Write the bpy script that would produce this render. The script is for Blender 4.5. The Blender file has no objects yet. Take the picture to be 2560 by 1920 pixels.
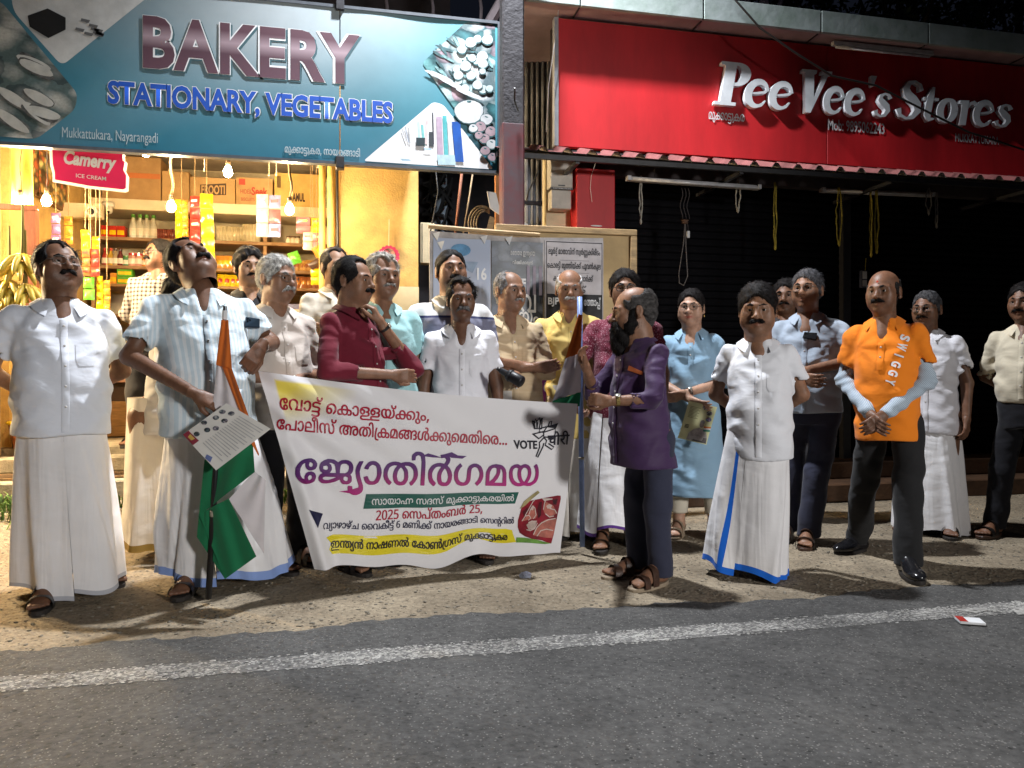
import bpy, bmesh, math, random
import numpy as np
from mathutils import Vector, Matrix, Euler
from mathutils.bvhtree import BVHTree
R = math.radians
SC = bpy.context.scene
COL = SC.collection
# ------------------------------------------------------------------ camera, world, lamps of the street, exposure
ALPHA = R(12.1); FPX = 1850.0; HZ = 940.0; CH = 1.08
VX, VY = math.sin(ALPHA), math.cos(ALPHA)
cam = bpy.data.objects.new('camera', bpy.data.cameras.new('camera'))
COL.objects.link(cam)
cam.location = (0, 0, CH); cam.rotation_euler = (R(90), 0, -ALPHA)
cam.data.sensor_width = 36; cam.data.lens = 36 * FPX / 2560
cam.data.shift_y = -(960 - HZ) / 2560
cam.data.clip_end = 300; cam.data.clip_start = 0.05
SC.camera = cam
SC.view_settings.view_transform = 'Standard'; SC.view_settings.look = 'None'
SC.view_settings.exposure = 0.0; SC.view_settings.gamma = 1.0
SC.view_settings.use_curve_mapping = False
SC.cycles.use_denoising = True
SC.cycles.max_bounces = 6; SC.cycles.diffuse_bounces = 3; SC.cycles.glossy_bounces = 2
SC.cycles.transparent_max_bounces = 8; SC.cycles.sample_clamp_indirect = 6
SC.cycles.caustics_reflective = False; SC.cycles.caustics_refractive = False
world = bpy.data.worlds.new('World'); SC.world = world; world.use_nodes = True
bg = world.node_tree.nodes['Background']
bg.inputs[0].default_value = (.30, .36, .60, 1); bg.inputs[1].default_value = 0.015      # night sky


def lamp(name, kind, loc, watts, color, size=.1, target=None, **kw):
    d = bpy.data.lights.new(name, kind); d.energy = watts; d.color = color
    if kind == 'AREA': d.shape = 'DISK'; d.size = size
    else: d.shadow_soft_size = size
    for k, v in kw.items(): setattr(d, k, v)
    o = bpy.data.objects.new(name, d); COL.objects.link(o); o.location = loc
    if target is not None:
        o.rotation_euler = (Vector(target) - Vector(loc)).to_track_quat('-Z', 'Y').to_euler()
    return o


LAMP_A = (0.85, 4.85, 5.6); LAMP_B = (4.8, -6.2, 2.9)
lamp('street_light', 'SPOT', LAMP_A, 2000, (.92, .95, 1), .10, (1.5, 4.1, 0), spot_size=R(140), spot_blend=.7)
lamp('street_light', 'SPOT', LAMP_B, 2900, (1, .975, .95), .45, (.75, 4.2, 1.0), spot_size=R(42), spot_blend=.9)


# ------------------------------------------------------------------ placing things by what the photograph shows
def D_at(px, Y): return Y / (VY - (px - 1280) / FPX * VX)
def WD(px, py, D):
    r = (px - 1280) / FPX * D
    return Vector((D * VX + r * VY, D * VY - r * VX, CH + (HZ - py) / FPX * D))
def W(px, py, Y): return WD(px, py, D_at(px, Y))
def G(px, py, z=0.0): return WD(px, py, (CH - z) * FPX / (py - HZ))


# ------------------------------------------------------------------ objects
def tag(o, label=None, cat=None, group=None, kind=None):
    if label: o['label'] = label
    if cat: o['category'] = cat
    if group: o['group'] = group
    if kind: o['kind'] = kind
    return o


def thing(name, label, cat, loc=(0, 0, 0), rz=0, group=None):
    o = bpy.data.objects.new(name, None); COL.objects.link(o)
    o.location = loc; o.rotation_euler = (0, 0, rz); o.empty_display_size = .05
    return tag(o, label, cat, group)


def ob(name, me, mat=None, parent=None, loc=(0, 0, 0), rot=(0, 0, 0)):
    o = bpy.data.objects.new(name, me); COL.objects.link(o)
    if mat is not None and me is not None:
        for m in (mat if isinstance(mat, (list, tuple)) else [mat]): me.materials.append(m)
    o.parent = parent; o.location = loc; o.rotation_euler = rot
    return o


def copy_tree(o, parent=None):
    c = o.copy(); COL.objects.link(c); c.parent = parent
    for ch in o.children: copy_tree(ch, c)
    return c


class MB:
    """collects vertices and faces; build() links them as one mesh object"""
    def __init__(s): s.v = []; s.f = []; s.m = []
    def add(s, vs, fs, mi=0):
        n = len(s.v); s.v += [tuple(v) for v in vs]; s.f += [tuple(i + n for i in f) for f in fs]; s.m += [mi] * len(fs); return s
    def box(s, x0, x1, y0, y1, z0, z1, mi=0, M=None):
        vs = [Vector((x, y, z)) for z in (z0, z1) for y in (y0, y1) for x in (x0, x1)]
        if M is not None: vs = [M @ v for v in vs]
        return s.add(vs, [(0, 2, 3, 1), (4, 5, 7, 6), (0, 1, 5, 4), (2, 6, 7, 3), (0, 4, 6, 2), (1, 3, 7, 5)], mi)
    def tube(s, pts, r, n=8, mi=0, cap=True):
        pts = [Vector(p) for p in pts]; rs = r if isinstance(r, (list, tuple)) else [r] * len(pts)
        vs = []; up = Vector((.123, .31, .94)).normalized()
        for i, p in enumerate(pts):
            d = (pts[min(i + 1, len(pts) - 1)] - pts[max(i - 1, 0)]).normalized()
            a = d.cross(up)
            if a.length < .05: a = d.cross(Vector((1, 0, 0)))
            a.normalize(); b = d.cross(a)
            for k in range(n):
                t = 2 * math.pi * k / n; vs.append(p + (a * math.cos(t) + b * math.sin(t)) * rs[i])
        fs = [(i * n + k, i * n + (k + 1) % n, (i + 1) * n + (k + 1) % n, (i + 1) * n + k) for i in range(len(pts) - 1) for k in range(n)]
        if cap: fs += [tuple(range(n))[::-1], tuple((len(pts) - 1) * n + k for k in range(n))]
        return s.add(vs, fs, mi)
    def lathe(s, prof, n=12, c=(0, 0, 0), mi=0):
        vs = [(c[0] + r * math.cos(2 * math.pi * k / n), c[1] + r * math.sin(2 * math.pi * k / n), c[2] + z) for r, z in prof for k in range(n)]
        fs = [(i * n + k, i * n + (k + 1) % n, (i + 1) * n + (k + 1) % n, (i + 1) * n + k) for i in range(len(prof) - 1) for k in range(n)]
        fs += [tuple(range(n))[::-1], tuple((len(prof) - 1) * n + k for k in range(n))]
        return s.add(vs, fs, mi)
    def prism(s, poly, y0, y1, mi=0):
        """polygon in x,z pushed from y0 (front) to y1"""
        n = len(poly)
        return s.add([(x, y0, z) for x, z in poly] + [(x, y1, z) for x, z in poly],
                     [tuple(range(n)), tuple(range(n, 2 * n))[::-1]] + [((i + 1) % n, i, i + n, (i + 1) % n + n) for i in range(n)], mi)
    def grid(s, fn, nu, nv, mi=0):
        vs = [fn(i / nu, j / nv) for j in range(nv + 1) for i in range(nu + 1)]
        fs = [(j * (nu + 1) + i, j * (nu + 1) + i + 1, (j + 1) * (nu + 1) + i + 1, (j + 1) * (nu + 1) + i) for j in range(nv) for i in range(nu)]
        return s.add(vs, fs, mi)
    def mesh(s, name, smooth=False, bevel=0):
        me = bpy.data.meshes.new(name); me.from_pydata(s.v, [], s.f)
        if any(s.m): me.polygons.foreach_set('material_index', s.m)
        if bevel:
            bm = bmesh.new(); bm.from_mesh(me); bmesh.ops.recalc_face_normals(bm, faces=bm.faces)
            bmesh.ops.bevel(bm, geom=[e for e in bm.edges if len(e.link_faces) == 2 and e.calc_face_angle(0) > .5], offset=bevel, segments=1, affect='EDGES')
            bm.to_mesh(me); bm.free()
        if smooth: me.polygons.foreach_set('use_smooth', [True] * len(me.polygons))
        me.update(); return me
    def build(s, name, mat, parent=None, loc=(0, 0, 0), rot=(0, 0, 0), smooth=False, bevel=0):
        return ob(name, s.mesh(name, smooth, bevel), mat, parent, loc, rot)


# ------------------------------------------------------------------ materials
def nod(nt, t, x=None, **kw):
    n = nt.nodes.new('ShaderNode' + t)
    for k, v in kw.items(): setattr(n, k, v)
    if x:
        for k, v in x.items():
            i = n.inputs[k]
            if hasattr(v, 'is_output') or isinstance(v, bpy.types.NodeSocket): nt.links.new(v, i)
            else: i.default_value = v
    return n
def c4(c): return (c[0], c[1], c[2], 1)
MATS = {}
def pm(name, color, rough=.6, noise=.12, nscale=12, bump=0, bscale=60, metal=0, spec=.4, stretch=None, color2=None, emit=0, alpha=1, coat=0):
    """principled material with mottled base colour and fine relief"""
    if name in MATS: return MATS[name]
    m = bpy.data.materials.new(name); m.use_nodes = True; nt = m.node_tree
    b = nt.nodes['Principled BSDF']
    b.inputs['Roughness'].default_value = rough; b.inputs['Metallic'].default_value = metal
    b.inputs['Specular IOR Level'].default_value = spec; b.inputs['Coat Weight'].default_value = coat
    tc = nod(nt, 'TexCoord').outputs['Object']
    if stretch: tc = nod(nt, 'Mapping', {'Vector': tc, 'Scale': stretch}).outputs[0]
    n = nod(nt, 'TexNoise', {'Vector': tc, 'Scale': nscale, 'Detail': 6, 'Roughness': .65})
    c2 = color2 if color2 else [c * (1 - noise * 2.4) for c in color]
    c1 = [c * (1 + noise * .6) for c in color] if not color2 else color
    rmp = nod(nt, 'ValToRGB', {'Fac': n.outputs['Fac']})
    rmp.color_ramp.elements[0].position = .32; rmp.color_ramp.elements[1].position = .68
    rmp.color_ramp.elements[0].color = c4(c2); rmp.color_ramp.elements[1].color = c4(c1)
    nt.links.new(rmp.outputs[0], b.inputs['Base Color'])
    if emit:
        b.inputs['Emission Color'].default_value = c4(color); b.inputs['Emission Strength'].default_value = emit
    if alpha < 1: b.inputs['Alpha'].default_value = alpha
    if bump:
        n2 = nod(nt, 'TexNoise', {'Vector': tc, 'Scale': bscale, 'Detail': 4})
        bp = nod(nt, 'Bump', {'Height': n2.outputs['Fac'], 'Strength': min(bump, 1), 'Distance': .01 * max(bump, 1)})
        nt.links.new(bp.outputs[0], b.inputs['Normal'])
    MATS[name] = m; return m


def set_ramp(ramp, stops):
    el = ramp.elements
    while len(el) > 1: el.remove(el[-1])
    el[0].position = stops[0][0]; el[0].color = c4(stops[0][1])
    for p, c in stops[1:]: e = el.new(p); e.color = c4(c)


def text_mesh(s, size=1.0, bold=0.0, sx=1.0, extrude=0, shear=0, align='LEFT', space=1.0):
    cu = bpy.data.curves.new('lettering', 'FONT'); cu.body = s; cu.size = size; cu.offset = bold; cu.extrude = extrude
    cu.shear = shear; cu.align_x = align; cu.space_character = space; cu.resolution_u = 3
    o = bpy.data.objects.new('lettering', cu); COL.objects.link(o)
    dg = bpy.context.evaluated_depsgraph_get(); me = bpy.data.meshes.new_from_object(o.evaluated_get(dg))
    bpy.data.objects.remove(o); bpy.data.curves.remove(cu)
    me.name = 'lettering'
    if sx != 1: me.transform(Matrix.Diagonal((sx, 1, 1, 1)))
    return me


def fit(me, x0, x1, y0, y1):
    """scale a flat mesh to fill a rectangle"""
    n = len(me.vertices); a = np.empty(n * 3); me.vertices.foreach_get('co', a); a = a.reshape(-1, 3)
    lo, hi = a.min(0), a.max(0)
    a[:, 0] = x0 + (a[:, 0] - lo[0]) / max(hi[0] - lo[0], 1e-6) * (x1 - x0)
    a[:, 1] = y0 + (a[:, 1] - lo[1]) / max(hi[1] - lo[1], 1e-6) * (y1 - y0)
    me.vertices.foreach_set('co', a.ravel()); me.update(); return me


def map_mesh(me, fn):
    """move every vertex (x, y, z) of a mesh to fn(x, y, z)"""
    for v in me.vertices: v.co = fn(*v.co)
    me.update(); return me
GLYPHS = [[309],
[453,[15858,14260,13066,12670,12475,12482,13089,14094,15697,17297,18894,20089,20682,20674,20066,19663,18861,17258],[16467,17267,18070,18473,18677,18481,18085,17687,16888,16088,15286,14883,14679,14674,15070,15668]],
[1495,[21858,20659,19464,18470,18077,17886,18293,18699,19908,19908,18308,17106,16102,15096,14890,14885,15277,16071,17266,17064,16459,15858,14862,13867,13272,12878,12685,12690,12898,13303,13907,14911,15914,17317,19118,20718,22516,24318,25718,27317,28315,29909,31113,32316,34318,35718,37116,38513,39510,40503,41293,41480,40869,40064,39662,38258,36458,34860,34063,33466,32874,32881,33088,33493,34498,35701,36902,38301,37704,36707,34508,33307,32706,31903,31500,31092,31060,30659,29259,28860,28861,28892,28500,28303,27307,26508,25708,26303,26496,26291,25286,26082,26678,26672,26468,25863,24860,23258],[22467,23067,23868,24472,24476,24079,23280,22081,21882,21888,22090,23491,24294,24297,24102,23305,22906,22506,21300,20291,20082,20474,21269],[36268,37067,38068,38671,39074,39280,39287,38889,38092,36892,36291,35489,35286,35079,35274,35670]],
[986,[16039,14840,14042,13444,13048,12853,12857,13261,13664,14667,15868,23868,25669,26871,28075,28680,29088,28897,28303,27307,26108,25307,24906,24303,24097,23872,23671,22071,21872,21873,21697,21500,21104,20507,19308,18108,16706,15904,15703,17502,18700,19694,19886,19480,18674,17671,16070,15071,14273,13676,13079,12883,12689,12694,12900,13505,14310,15314,16717,18518,20317,21515,22911,24516,26518,28116,29512,30505,31098,31286,30878,30069,28663,27261,25659,16058,15257,15054,15052,15450,16648,30448,30846,30639],[15880,16480,17080,17684,17688,17491,17292,16694,15693,14891,14689,15083,15281]],
[1038,[15458,14060,13065,12473,12477,12682,13286,14290,15693,17694,18104,18909,19914,21117,22518,23518,25114,26110,26706,27494,29293,30690,31687,32282,32475,32068,31664,31261,30058,28058,26858,26460,26666,27068,28467,29268,29869,30072,30277,29881,28883,27684,27483,27075,26267,25462,24459,23058,22058,20859,19662,17658],[15668,17067,18069,18270,17878,17684,17284,15683,14879,14676,14872,15269],[21668,22467,23668,24471,24874,25080,25084,23285,20085,19884,19879,20274,20870],[20294,25094,25095,24900,24305,23707,22908,22108,21307,20705,20300,19895]],
[897,[16858,15460,14263,13668,12875,12684,12693,13100,13908,15315,15918,16117,17111,17110,16105,15298,14891,14882,15275,16070,17068,18067,18668,19070,19674,19881,20099,20304,20910,21513,22516,23718,25118,26316,27712,28507,29100,29492,29483,29076,28268,27263,26258,25859,24864,24866,26072,26677,27285,27293,26700,26105,25108,23908,22905,22502,22296,22076,21871,21266,20662,19459,18258]],
[933,[12259,12260,12266,12468,19868,20470,20876,20882,20286,19488,18287,17685,17281,17275,17074,15672,15274,15082,15489,16092,16895,18297,19298,20497,21494,22292,22886,23081,23076,22669,23468,27068,27269,27315,27516,27717,29317,29515,29461,29459]],
[939,[15258,14259,13462,12865,12669,12674,13078,13280,14484,13288,12696,12904,13308,13911,15315,16918,18318,20117,21314,22311,23716,24517,25918,27517,28714,29311,29906,30300,30295,30090,29686,28882,29478,29674,29666,29062,28259,27458,26258,25258,24261,23864,23468,23269,20863,18860,16658],[26466,27467,27671,27674,27475,26477,25476,25273,25270,25468,26067],[15867,17467,19671,21475,20275,16075,15274,14672,14869,15268],[18085,21285,21094,20900,20505,19707,18709,17708,18704,19098,19092],[23285,24685,26085,26887,27489,27893,28098,27903,27505,26508,25308,24507,23905,23703,23499],[15492,16492,17094,17097,17099,16701,16302,15301,14700,14694,15093]],
[563,[16658,14860,12465,12266,12267,13073,13474,14870,16468,17467,18868,19669,20472,20675,20479,20081,19283,15684,13887,13090,12893,12498,12502,13110,14314,15116,16318,18518,20316,22911,23110,22304,21703,20106,18908,17508,16508,15506,14904,14700,14897,15295,15894,19892,21489,22286,22682,22878,22873,22669,22065,21061,19058]],
[1368,[16258,14661,13665,12873,12681,12691,13300,14307,15713,17517,19318,21516,23510,25116,26918,27917,28916,30511,31715,32917,34718,36315,37510,38304,38895,38886,38678,37870,36663,35458,34463,34266,35472,36077,36685,36693,36298,35903,35107,34308,33308,32707,32105,31701,31492,31461,31260,30859,29459,29260,29097,28903,28307,26908,26108,25506,24902,24494,24461,24459,24059,22459,22260,22294,22099,21703,21106,19908,18508,17106,16303,15699,15093,15292,16494,17494,18892,19688,20085,20481,20476,20068,19262,18058],[16268,16867,17468,17869,18272,18276,18081,17683,17084,16485,15683,14880,15272,15670]],
[1014,[21458,20060,18865,18270,17879,17885,18293,18900,20107,20108,18508,17106,15902,15296,14890,14884,15079,15872,17266,17063,16058,15859,14663,13272,12680,12691,12898,13705,14711,16115,17317,18918,20717,22115,22716,24518,26718,28316,29513,30508,31301,31693,31885,31476,30468,29060,28458,28058,27264,27266,28672,29278,29484,29489,29296,28502,27506,26108,24508,24307,25898,26291,26480,26272,25465,24460,23058],[21668,22267,23269,23872,24277,24282,24092,23498,22702,22103,21299,20492,20287,20081,20473,20869]],
[641,[19258,18259,18060,18268,20067,20868,21869,22073,22078,21281,20483,18483,18284,18290,18492,20893,21495,21898,21902,21705,21107,20108,18908,17707,17105,16101,15495,15086,15075,15460,15260,13658,13459,13262,12874,12886,13296,14104,15111,16715,18718,20518,21716,22714,23511,23907,24101,24096,23692,22688,23484,24081,24277,24272,23865,23262,22660,21258]],
[911,[15858,14266,13273,12681,12692,13101,13708,15114,16717,19117,20314,21310,22114,23117,24118,25318,26716,28112,29105,29498,29688,29479,28468,26658,26059,25065,25266,26070,26876,27282,27491,27297,26703,25907,24908,23707,22904,22502,22298,22260,21859,20060,20096,19901,19504,18907,18108,17108,16306,15703,15098,14893,14885,15279,15873,17266,16661]],
[896,[14458,13662,12868,12473,12479,12886,13691,14694,15695,16896,18295,19093,20089,20684,20878,20669,26469,26715,26917,28317,28716,28915,28861,28659,18459,17865,18672,18676,18480,17885,17086,16486,15485,15083,14680,14676,14872,15665,14859]],
[1306,[16258,15259,14262,13665,13269,12874,12681,12687,12894,13704,15111,17116,19318,21316,23511,24716,26718,28517,30113,30709,31305,31699,31893,31881,31476,30869,30868,31068,34468,34669,34916,35317,36916,37114,36860,36459,28259,27666,28673,29278,29687,29694,29299,28704,27907,26908,26108,25506,24904,24700,24494,24460,24059,22459,22261,22293,22100,21704,20907,19308,17707,16704,15699,15093,15292,16494,17694,18692,19290,20087,20481,20476,20270,19664,18860,17658],[16268,16867,17468,17869,18272,18276,18081,17683,17084,16485,15683,14880,15272,15670]],
[654,[19858,17660,17061,16863,17469,17670,19468,21267,22068,22470,22473,22074,19475,18277,17680,17283,17290,17494,18096,19499,21899,22500,22504,22106,21307,20108,18708,17706,16903,16099,15291,15082,15269,15661,15259,13859,13459,13461,12874,12886,13296,14104,14910,16915,18918,20918,22915,24111,24706,24699,24294,23291,22490,19689,19288,19286,20084,22484,23681,24279,24676,24669,24063,23060,21658]],
[723,[13259,13061,13094,13702,14710,15513,16716,18918,21716,22914,23910,24904,25494,25662,25459],[18868,23068,23269,23290,23097,22503,21905,21706,21696,21289,20279,18469,18468],[15270,17479,19090,19494,19500,19505,19107,18308,17307,16505,15900,15496,15289]],
[1035,[18658,16660,14865,13673,12882,12696,13104,13710,14313,15917,17118,18118,19914,21918,23318,24915,25911,26704,27093,26886,26480,25874,24868,25467,26668,27870,28874,29479,29887,29896,29504,28512,28713,30118,30716,31508,31902,32094,32086,31879,31272,30668,29865,28862,26858,24658,22460,20258],[19467,20068,18678,18284,18091,18099,18506,17708,16908,16107,15304,14898,14892,15282,16075,17071,18068],[22470,23072,24079,24686,24893,24700,24304,23507,22708,21908,21105,20501,20295,20487,20881,21475]],
[736,[21058,19860,18863,17870,17677,17682,17888,18493,19097,19699,20701,21702,23101,22105,20308,19308,17507,16504,15499,15096,14890,15081,15674,17266,17265,16058,15659,14663,13272,12682,12693,13503,14108,14911,16516,19118,20917,22116,23313,24708,25699,26094,26287,26280,26074,25669,25064,24261,23058,22058],[21068,21867,22868,23471,23875,24080,24087,23689,22692,21692,20891,20289,19885,19878,20074,20470]],
[674,[16058,14663,13271,12680,12691,13100,13907,15313,16917,19118,21116,22712,23907,24698,25087,24677,23667,22662,21658,21259,20663,20466,21873,22480,22688,22495,22299,21703,20706,18908,17908,17106,16103,15297,14891,14884,15277,16071,17265,16459]],
[859,[13259,13061,13094,13302,13908,14712,15515,16517,18518,20716,21513,22110,22903,23296,23083,23081,15681,15280,15270,15468,19668,25468,25869,25914,26117,27917,28115,28061,27859],[15690,20891,20700,20106,19507,18508,17308,16306,15702,15498,15292]],
[654,[16658,15459,14262,14063,14669,15070,16667,18067,18669,18873,18674,16275,15477,14280,13882,13287,12892,12698,12703,12909,13717,14117,15114,15512,14904,14896,15291,16087,17084,18084,17295,17104,17508,17912,18514,19316,21118,22117,22916,23713,24110,24702,24494,23886,22880,21075,20867,20262,19058,18058],[20285,20685,21688,22092,22296,22500,22304,22107,21508,20909,20108,19706,19303,19300,19495]],
[958,[16058,14862,14067,13272,12680,12690,12898,13505,14310,16115,17317,18518,20917,22513,23709,24304,24698,24893,25087,24880,23868,27468,27868,27870,27915,28117,29916,30114,30061,29859,21659,21259,20466,21873,22478,22686,22495,22100,21305,20307,18908,17708,16505,15700,15094,14885,15277,16071,17265,16459]],
[1149,[14458,13662,12867,12472,12479,12885,13289,14293,15495,16696,18095,19093,20089,20684,20880,20876,20669,24869,24882,22884,22087,21290,20696,20503,20707,21312,22116,22917,24318,25317,26115,26712,27108,27293,28094,29902,30908,31716,32317,33916,33861,33659,18659,18260,17865,18672,18676,18481,17885,17086,16486,15485,15083,14680,14676,14872,15665,14859],[27269,31669,31697,29487,27282],[24492,24892,25093,24904,24508,23508,23107,22905,22702,22898,23494]],
[1223,[30058,29059,28261,27464,27068,26476,26494,26301,26104,25706,24508,23306,22704,22500,22294,22261,22059,21859,20259,20060,20095,19900,19703,18907,17908,16707,15904,15300,15096,14890,14884,15475,16071,17067,17265,16059,15659,14862,13868,12878,12686,12692,12697,13103,13708,14512,15515,16317,17918,19117,20115,21310,22114,23317,24718,26117,27512,27910,28505,28695,28679,29072,29868,31267,32068,32871,33476,33682,33690,33299,32505,31510,31512,32317,32917,34510,35500,36088,35676,34867,34464,33661,32058]],
[504,[15858,14859,13463,12670,12277,12678,14080,14478,15072,15668,16667,17868,18673,19078,19284,19096,18901,18505,17707,17108,16308,15706,14903,14497,14096,12298,12300,12906,13711,14515,15517,16918,18317,19713,20708,21498,21689,21482,21074,20467,19863,18459,17058]],
[228,[13459,13261,13320,12930,12733,12135,11536,10935,9932,9723,8122,7723,7729,7734,8138,8941,9744,10545,11945,12944,13942,14738,15133,15519,15460,15059]],
[228,[13459,13261,13320,12930,12533,12132,11924,11521,10918,9717,8317,7120,6325,6132,6537,7342,8344,9545,11145,12344,13541,14337,14932,15325,15518,15460,15059],[8726,9526,10128,10332,9937,9136,8334,8329]],
[332,[14436,13238,12242,11646,11253,11460,12066,12870,14474,15089,15299,15106,14308,12708,12510,12316,13518,14918,16116,16912,17308,17502,17497,17287,16673,18266,18862,19057,18848,18244,17841,16437],[14645,15445,16047,16448,16851,16856,16660,16262,15664,15064,14463,13861,13458,13454,13650,14247]],
[332,[14436,13039,12242,11647,11253,11460,12066,12870,14474,15089,15299,15106,14308,12708,12510,12316,13718,14918,16116,16912,17308,17502,17497,17287,16673,18266,18862,19057,19052,18848,18244,17841,16237,15636],[15045,16246,16848,17051,17052,16250,15249,14449,13452,13251,13449,13847],[14659,15458,16060,16063,15664,15065,14263,14260]],
[243,[12027,10629,9633,9038,8845,9048,9452,10657,12458,14457,13078,12687,12900,13913,14516,16117,16516,15302,14890,15281,16857,17046,16638,15632,14829,13828],[12037,13237,13838,14440,14642,14845,13848,12249,11648,11246,11044,11041,11438]],
[715,[16058,15259,14262,13665,13070,12875,12681,12686,12894,13704,15311,17116,19518,21517,23513,24706,25499,25891,25884,25477,24467,23060,22258,21265,21266,22674,23280,23687,23297,22702,21706,20508,19508,17907,16704,15698,15093,16494,17694,18692,19490,20086,20481,20475,20269,19664,18860,17658],[16268,16867,17668,18070,18273,18278,18081,17683,17084,16485,15483,14680,15072,15669]],
[595,[18258,17059,15861,14665,13869,13074,12681,12686,12695,13100,13705,14510,15313,16716,17917,19118,20518,22115,22911,23506,23500,22894,22091,20889,19489,18492,17895,17500,17307,16706,15903,15499,15095,14886,15278,16072,17269,17276,17882,19086,20687,21885,22682,23276,23270,22663,21660,20058],[19467,19666,20267,21069,21274,20877,20078,19476,19072],[20098,20898,21301,21305,20708,19709,19506,19302,19699]],
[1430,[16058,15259,14262,13665,13070,12875,12681,12686,12894,13704,15311,17116,19518,21517,23513,24706,25499,25891,25884,25477,24467,23060,22258,21265,21266,22674,23280,23687,23297,22702,21706,20508,19508,17907,16704,15698,15093,16494,17694,18692,19490,20086,20481,20475,20269,19664,18860,17658],[30458,29859,28662,27865,27469,27075,26882,27093,28104,29511,31516,33718,35917,37713,38907,39899,40088,39877,38867,37460,36858,36458,35465,35666,37073,37680,37888,37497,37101,36105,35108,33908,32507,31305,30300,29494,29492,30694,31894,33291,34087,34680,34670,34266,33863,33260,32258],[16268,16867,17668,18070,18273,18278,18081,17683,17084,16485,15483,14680,15072,15669],[30468,31267,31868,32270,32674,32676,32481,31684,31085,29883,29080,29275,29472,30069]],
[0,[9118,7720,6525,6130,6133,6137,6342,6543,8141,8140,8134,8530,9327,10527,10928,11531,11736,11741,13343,13741,13735,13529,13125,12522,11519,10518]],
[1519,[16258,14860,13864,13071,12678,12687,13097,13905,14911,16916,19118,21316,23510,24515,25717,26918,27718,29315,30510,32115,33517,35318,37316,38322,38325,38128,37730,37331,35530,35331,34937,34938,35339,36740,37940,38939,39935,40331,40528,40522,40117,39311,40704,41495,41886,41875,41469,40864,40061,38858,37258,36059,34862,34067,33476,33487,34096,34701,35707,35508,34108,33107,32504,31900,31495,31488,31460,31259,30859,29459,29260,29293,29099,28903,28307,27508,26308,25506,24902,24497,24460,24259,22859,22459,22260,22294,22101,21505,20907,19908,18508,17506,16303,15498,15093,15292,16494,17694,18692,19290,19888,20283,20477,20472,20066,19061,17658],[16268,16867,17468,17869,18272,18276,18081,17683,17084,16485,15683,14880,15272,15670],[37068,38067,38669,39272,39677,39682,39490,38896,38102,37703,36698,36093,35686,35681,35874,36469]],
[1062,[27858,26460,25463,24670,24475,24285,24490,25299,26507,26308,24908,23906,23103,22699,22290,22261,22059,20459,20060,20098,19704,18707,17708,16507,15702,15096,14889,15080,16072,17266,17064,16260,15858,15659,14265,13471,12878,12691,12899,13707,14713,16317,18118,19916,21510,22715,24317,26118,28116,29122,29125,29128,28730,28131,26330,25738,26139,27540,29340,30736,31133,31329,31526,31321,30111,31305,32296,32689,32679,32270,31866,31262,29858,28858],[27868,28867,29669,30272,30478,30484,30291,29697,29102,28503,27699,27093,26686,26479,26873,27269]],
[736,[21258,20259,18863,18269,17876,17884,18092,18900,19907,19708,18308,16906,15901,15094,14889,15080,15674,17266,17063,16258,15858,14663,13668,12878,12690,12898,13302,14309,15313,17317,19318,21516,21917,22522,22725,22528,22130,21731,20130,19730,19337,19539,20940,22140,23538,24335,24929,24924,24518,23511,24904,25895,26286,26075,25467,24461,23258,22458],[21468,22467,23069,23672,23877,24082,23690,23296,22502,21903,21098,20493,20086,20081,20274,20669]],
[1198,[21458,20060,18865,18270,17879,17885,18294,18900,20108,19109,17307,16103,15297,14890,14884,15079,15872,17266,16460,16058,15261,14265,13272,12878,12685,12693,13099,13705,14711,15313,16716,17918,20318,22514,24317,26518,28717,30715,31318,31923,31926,31529,30931,29130,28931,28536,28739,29140,30340,31740,33137,33932,34128,33922,33517,32710,34302,35291,35486,35478,35272,34666,33661,32859,31658,30858,29659,28263,27667,27272,27079,27084,27292,27696,29106,27908,25508,24707,24506,25898,26290,26480,26070,25465,24460,22658],[21668,22267,23269,23872,24277,24282,24092,23696,22702,22303,21499,20493,20287,20081,20473,20869],[30668,31667,32269,32872,33077,33282,33090,32496,31701,31103,30299,29693,29286,29281,29474,29869]],
[1044,[16858,15460,14263,13667,13074,12681,12690,12898,13505,14311,15918,16117,17112,17311,17110,15903,15096,14887,15079,15473,16469,17467,18869,19270,19674,20098,20302,21310,22314,23316,25518,27916,28721,28926,28728,28330,27531,26130,25731,25537,25539,25739,27340,29140,30137,30733,31127,30922,30718,29711,31104,31897,32092,32485,32480,31869,31264,30661,29659,28658,26659,25661,25064,24270,24075,23886,24291,24697,26108,25908,24908,23706,23104,22700,22292,21874,21669,21064,20261,19058,18058],[27468,28667,29269,29873,30078,30085,29892,29497,28502,28303,28103,27098,26491,26284,26279,26473,26869]],
[1038,[15458,14060,13065,12473,12477,12682,13286,14290,15693,17694,18104,18909,19914,21117,22518,23518,25114,26110,26706,27494,29293,30690,31687,32282,32475,32068,31664,31261,30058,28058,26858,26460,26666,27068,28467,29268,29869,30072,30277,29881,28883,27684,27483,27075,26267,25462,24459,23058,22058,20859,19662,17658],[15668,17067,18069,18270,17878,17684,17284,15683,14879,14676,14872,15269],[21668,22467,23668,24471,24874,25080,25084,23285,20085,19884,19879,20274,20870],[20294,25094,25095,24900,24305,23707,22908,22108,21307,20705,20300,19895],[29518,28122,27127,26734,26738,27143,28542,28941,28932,29529,30327,31528,32129,32332,32541,34143,34539,34532,34126,33523,32921,31718,30318]],
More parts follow.
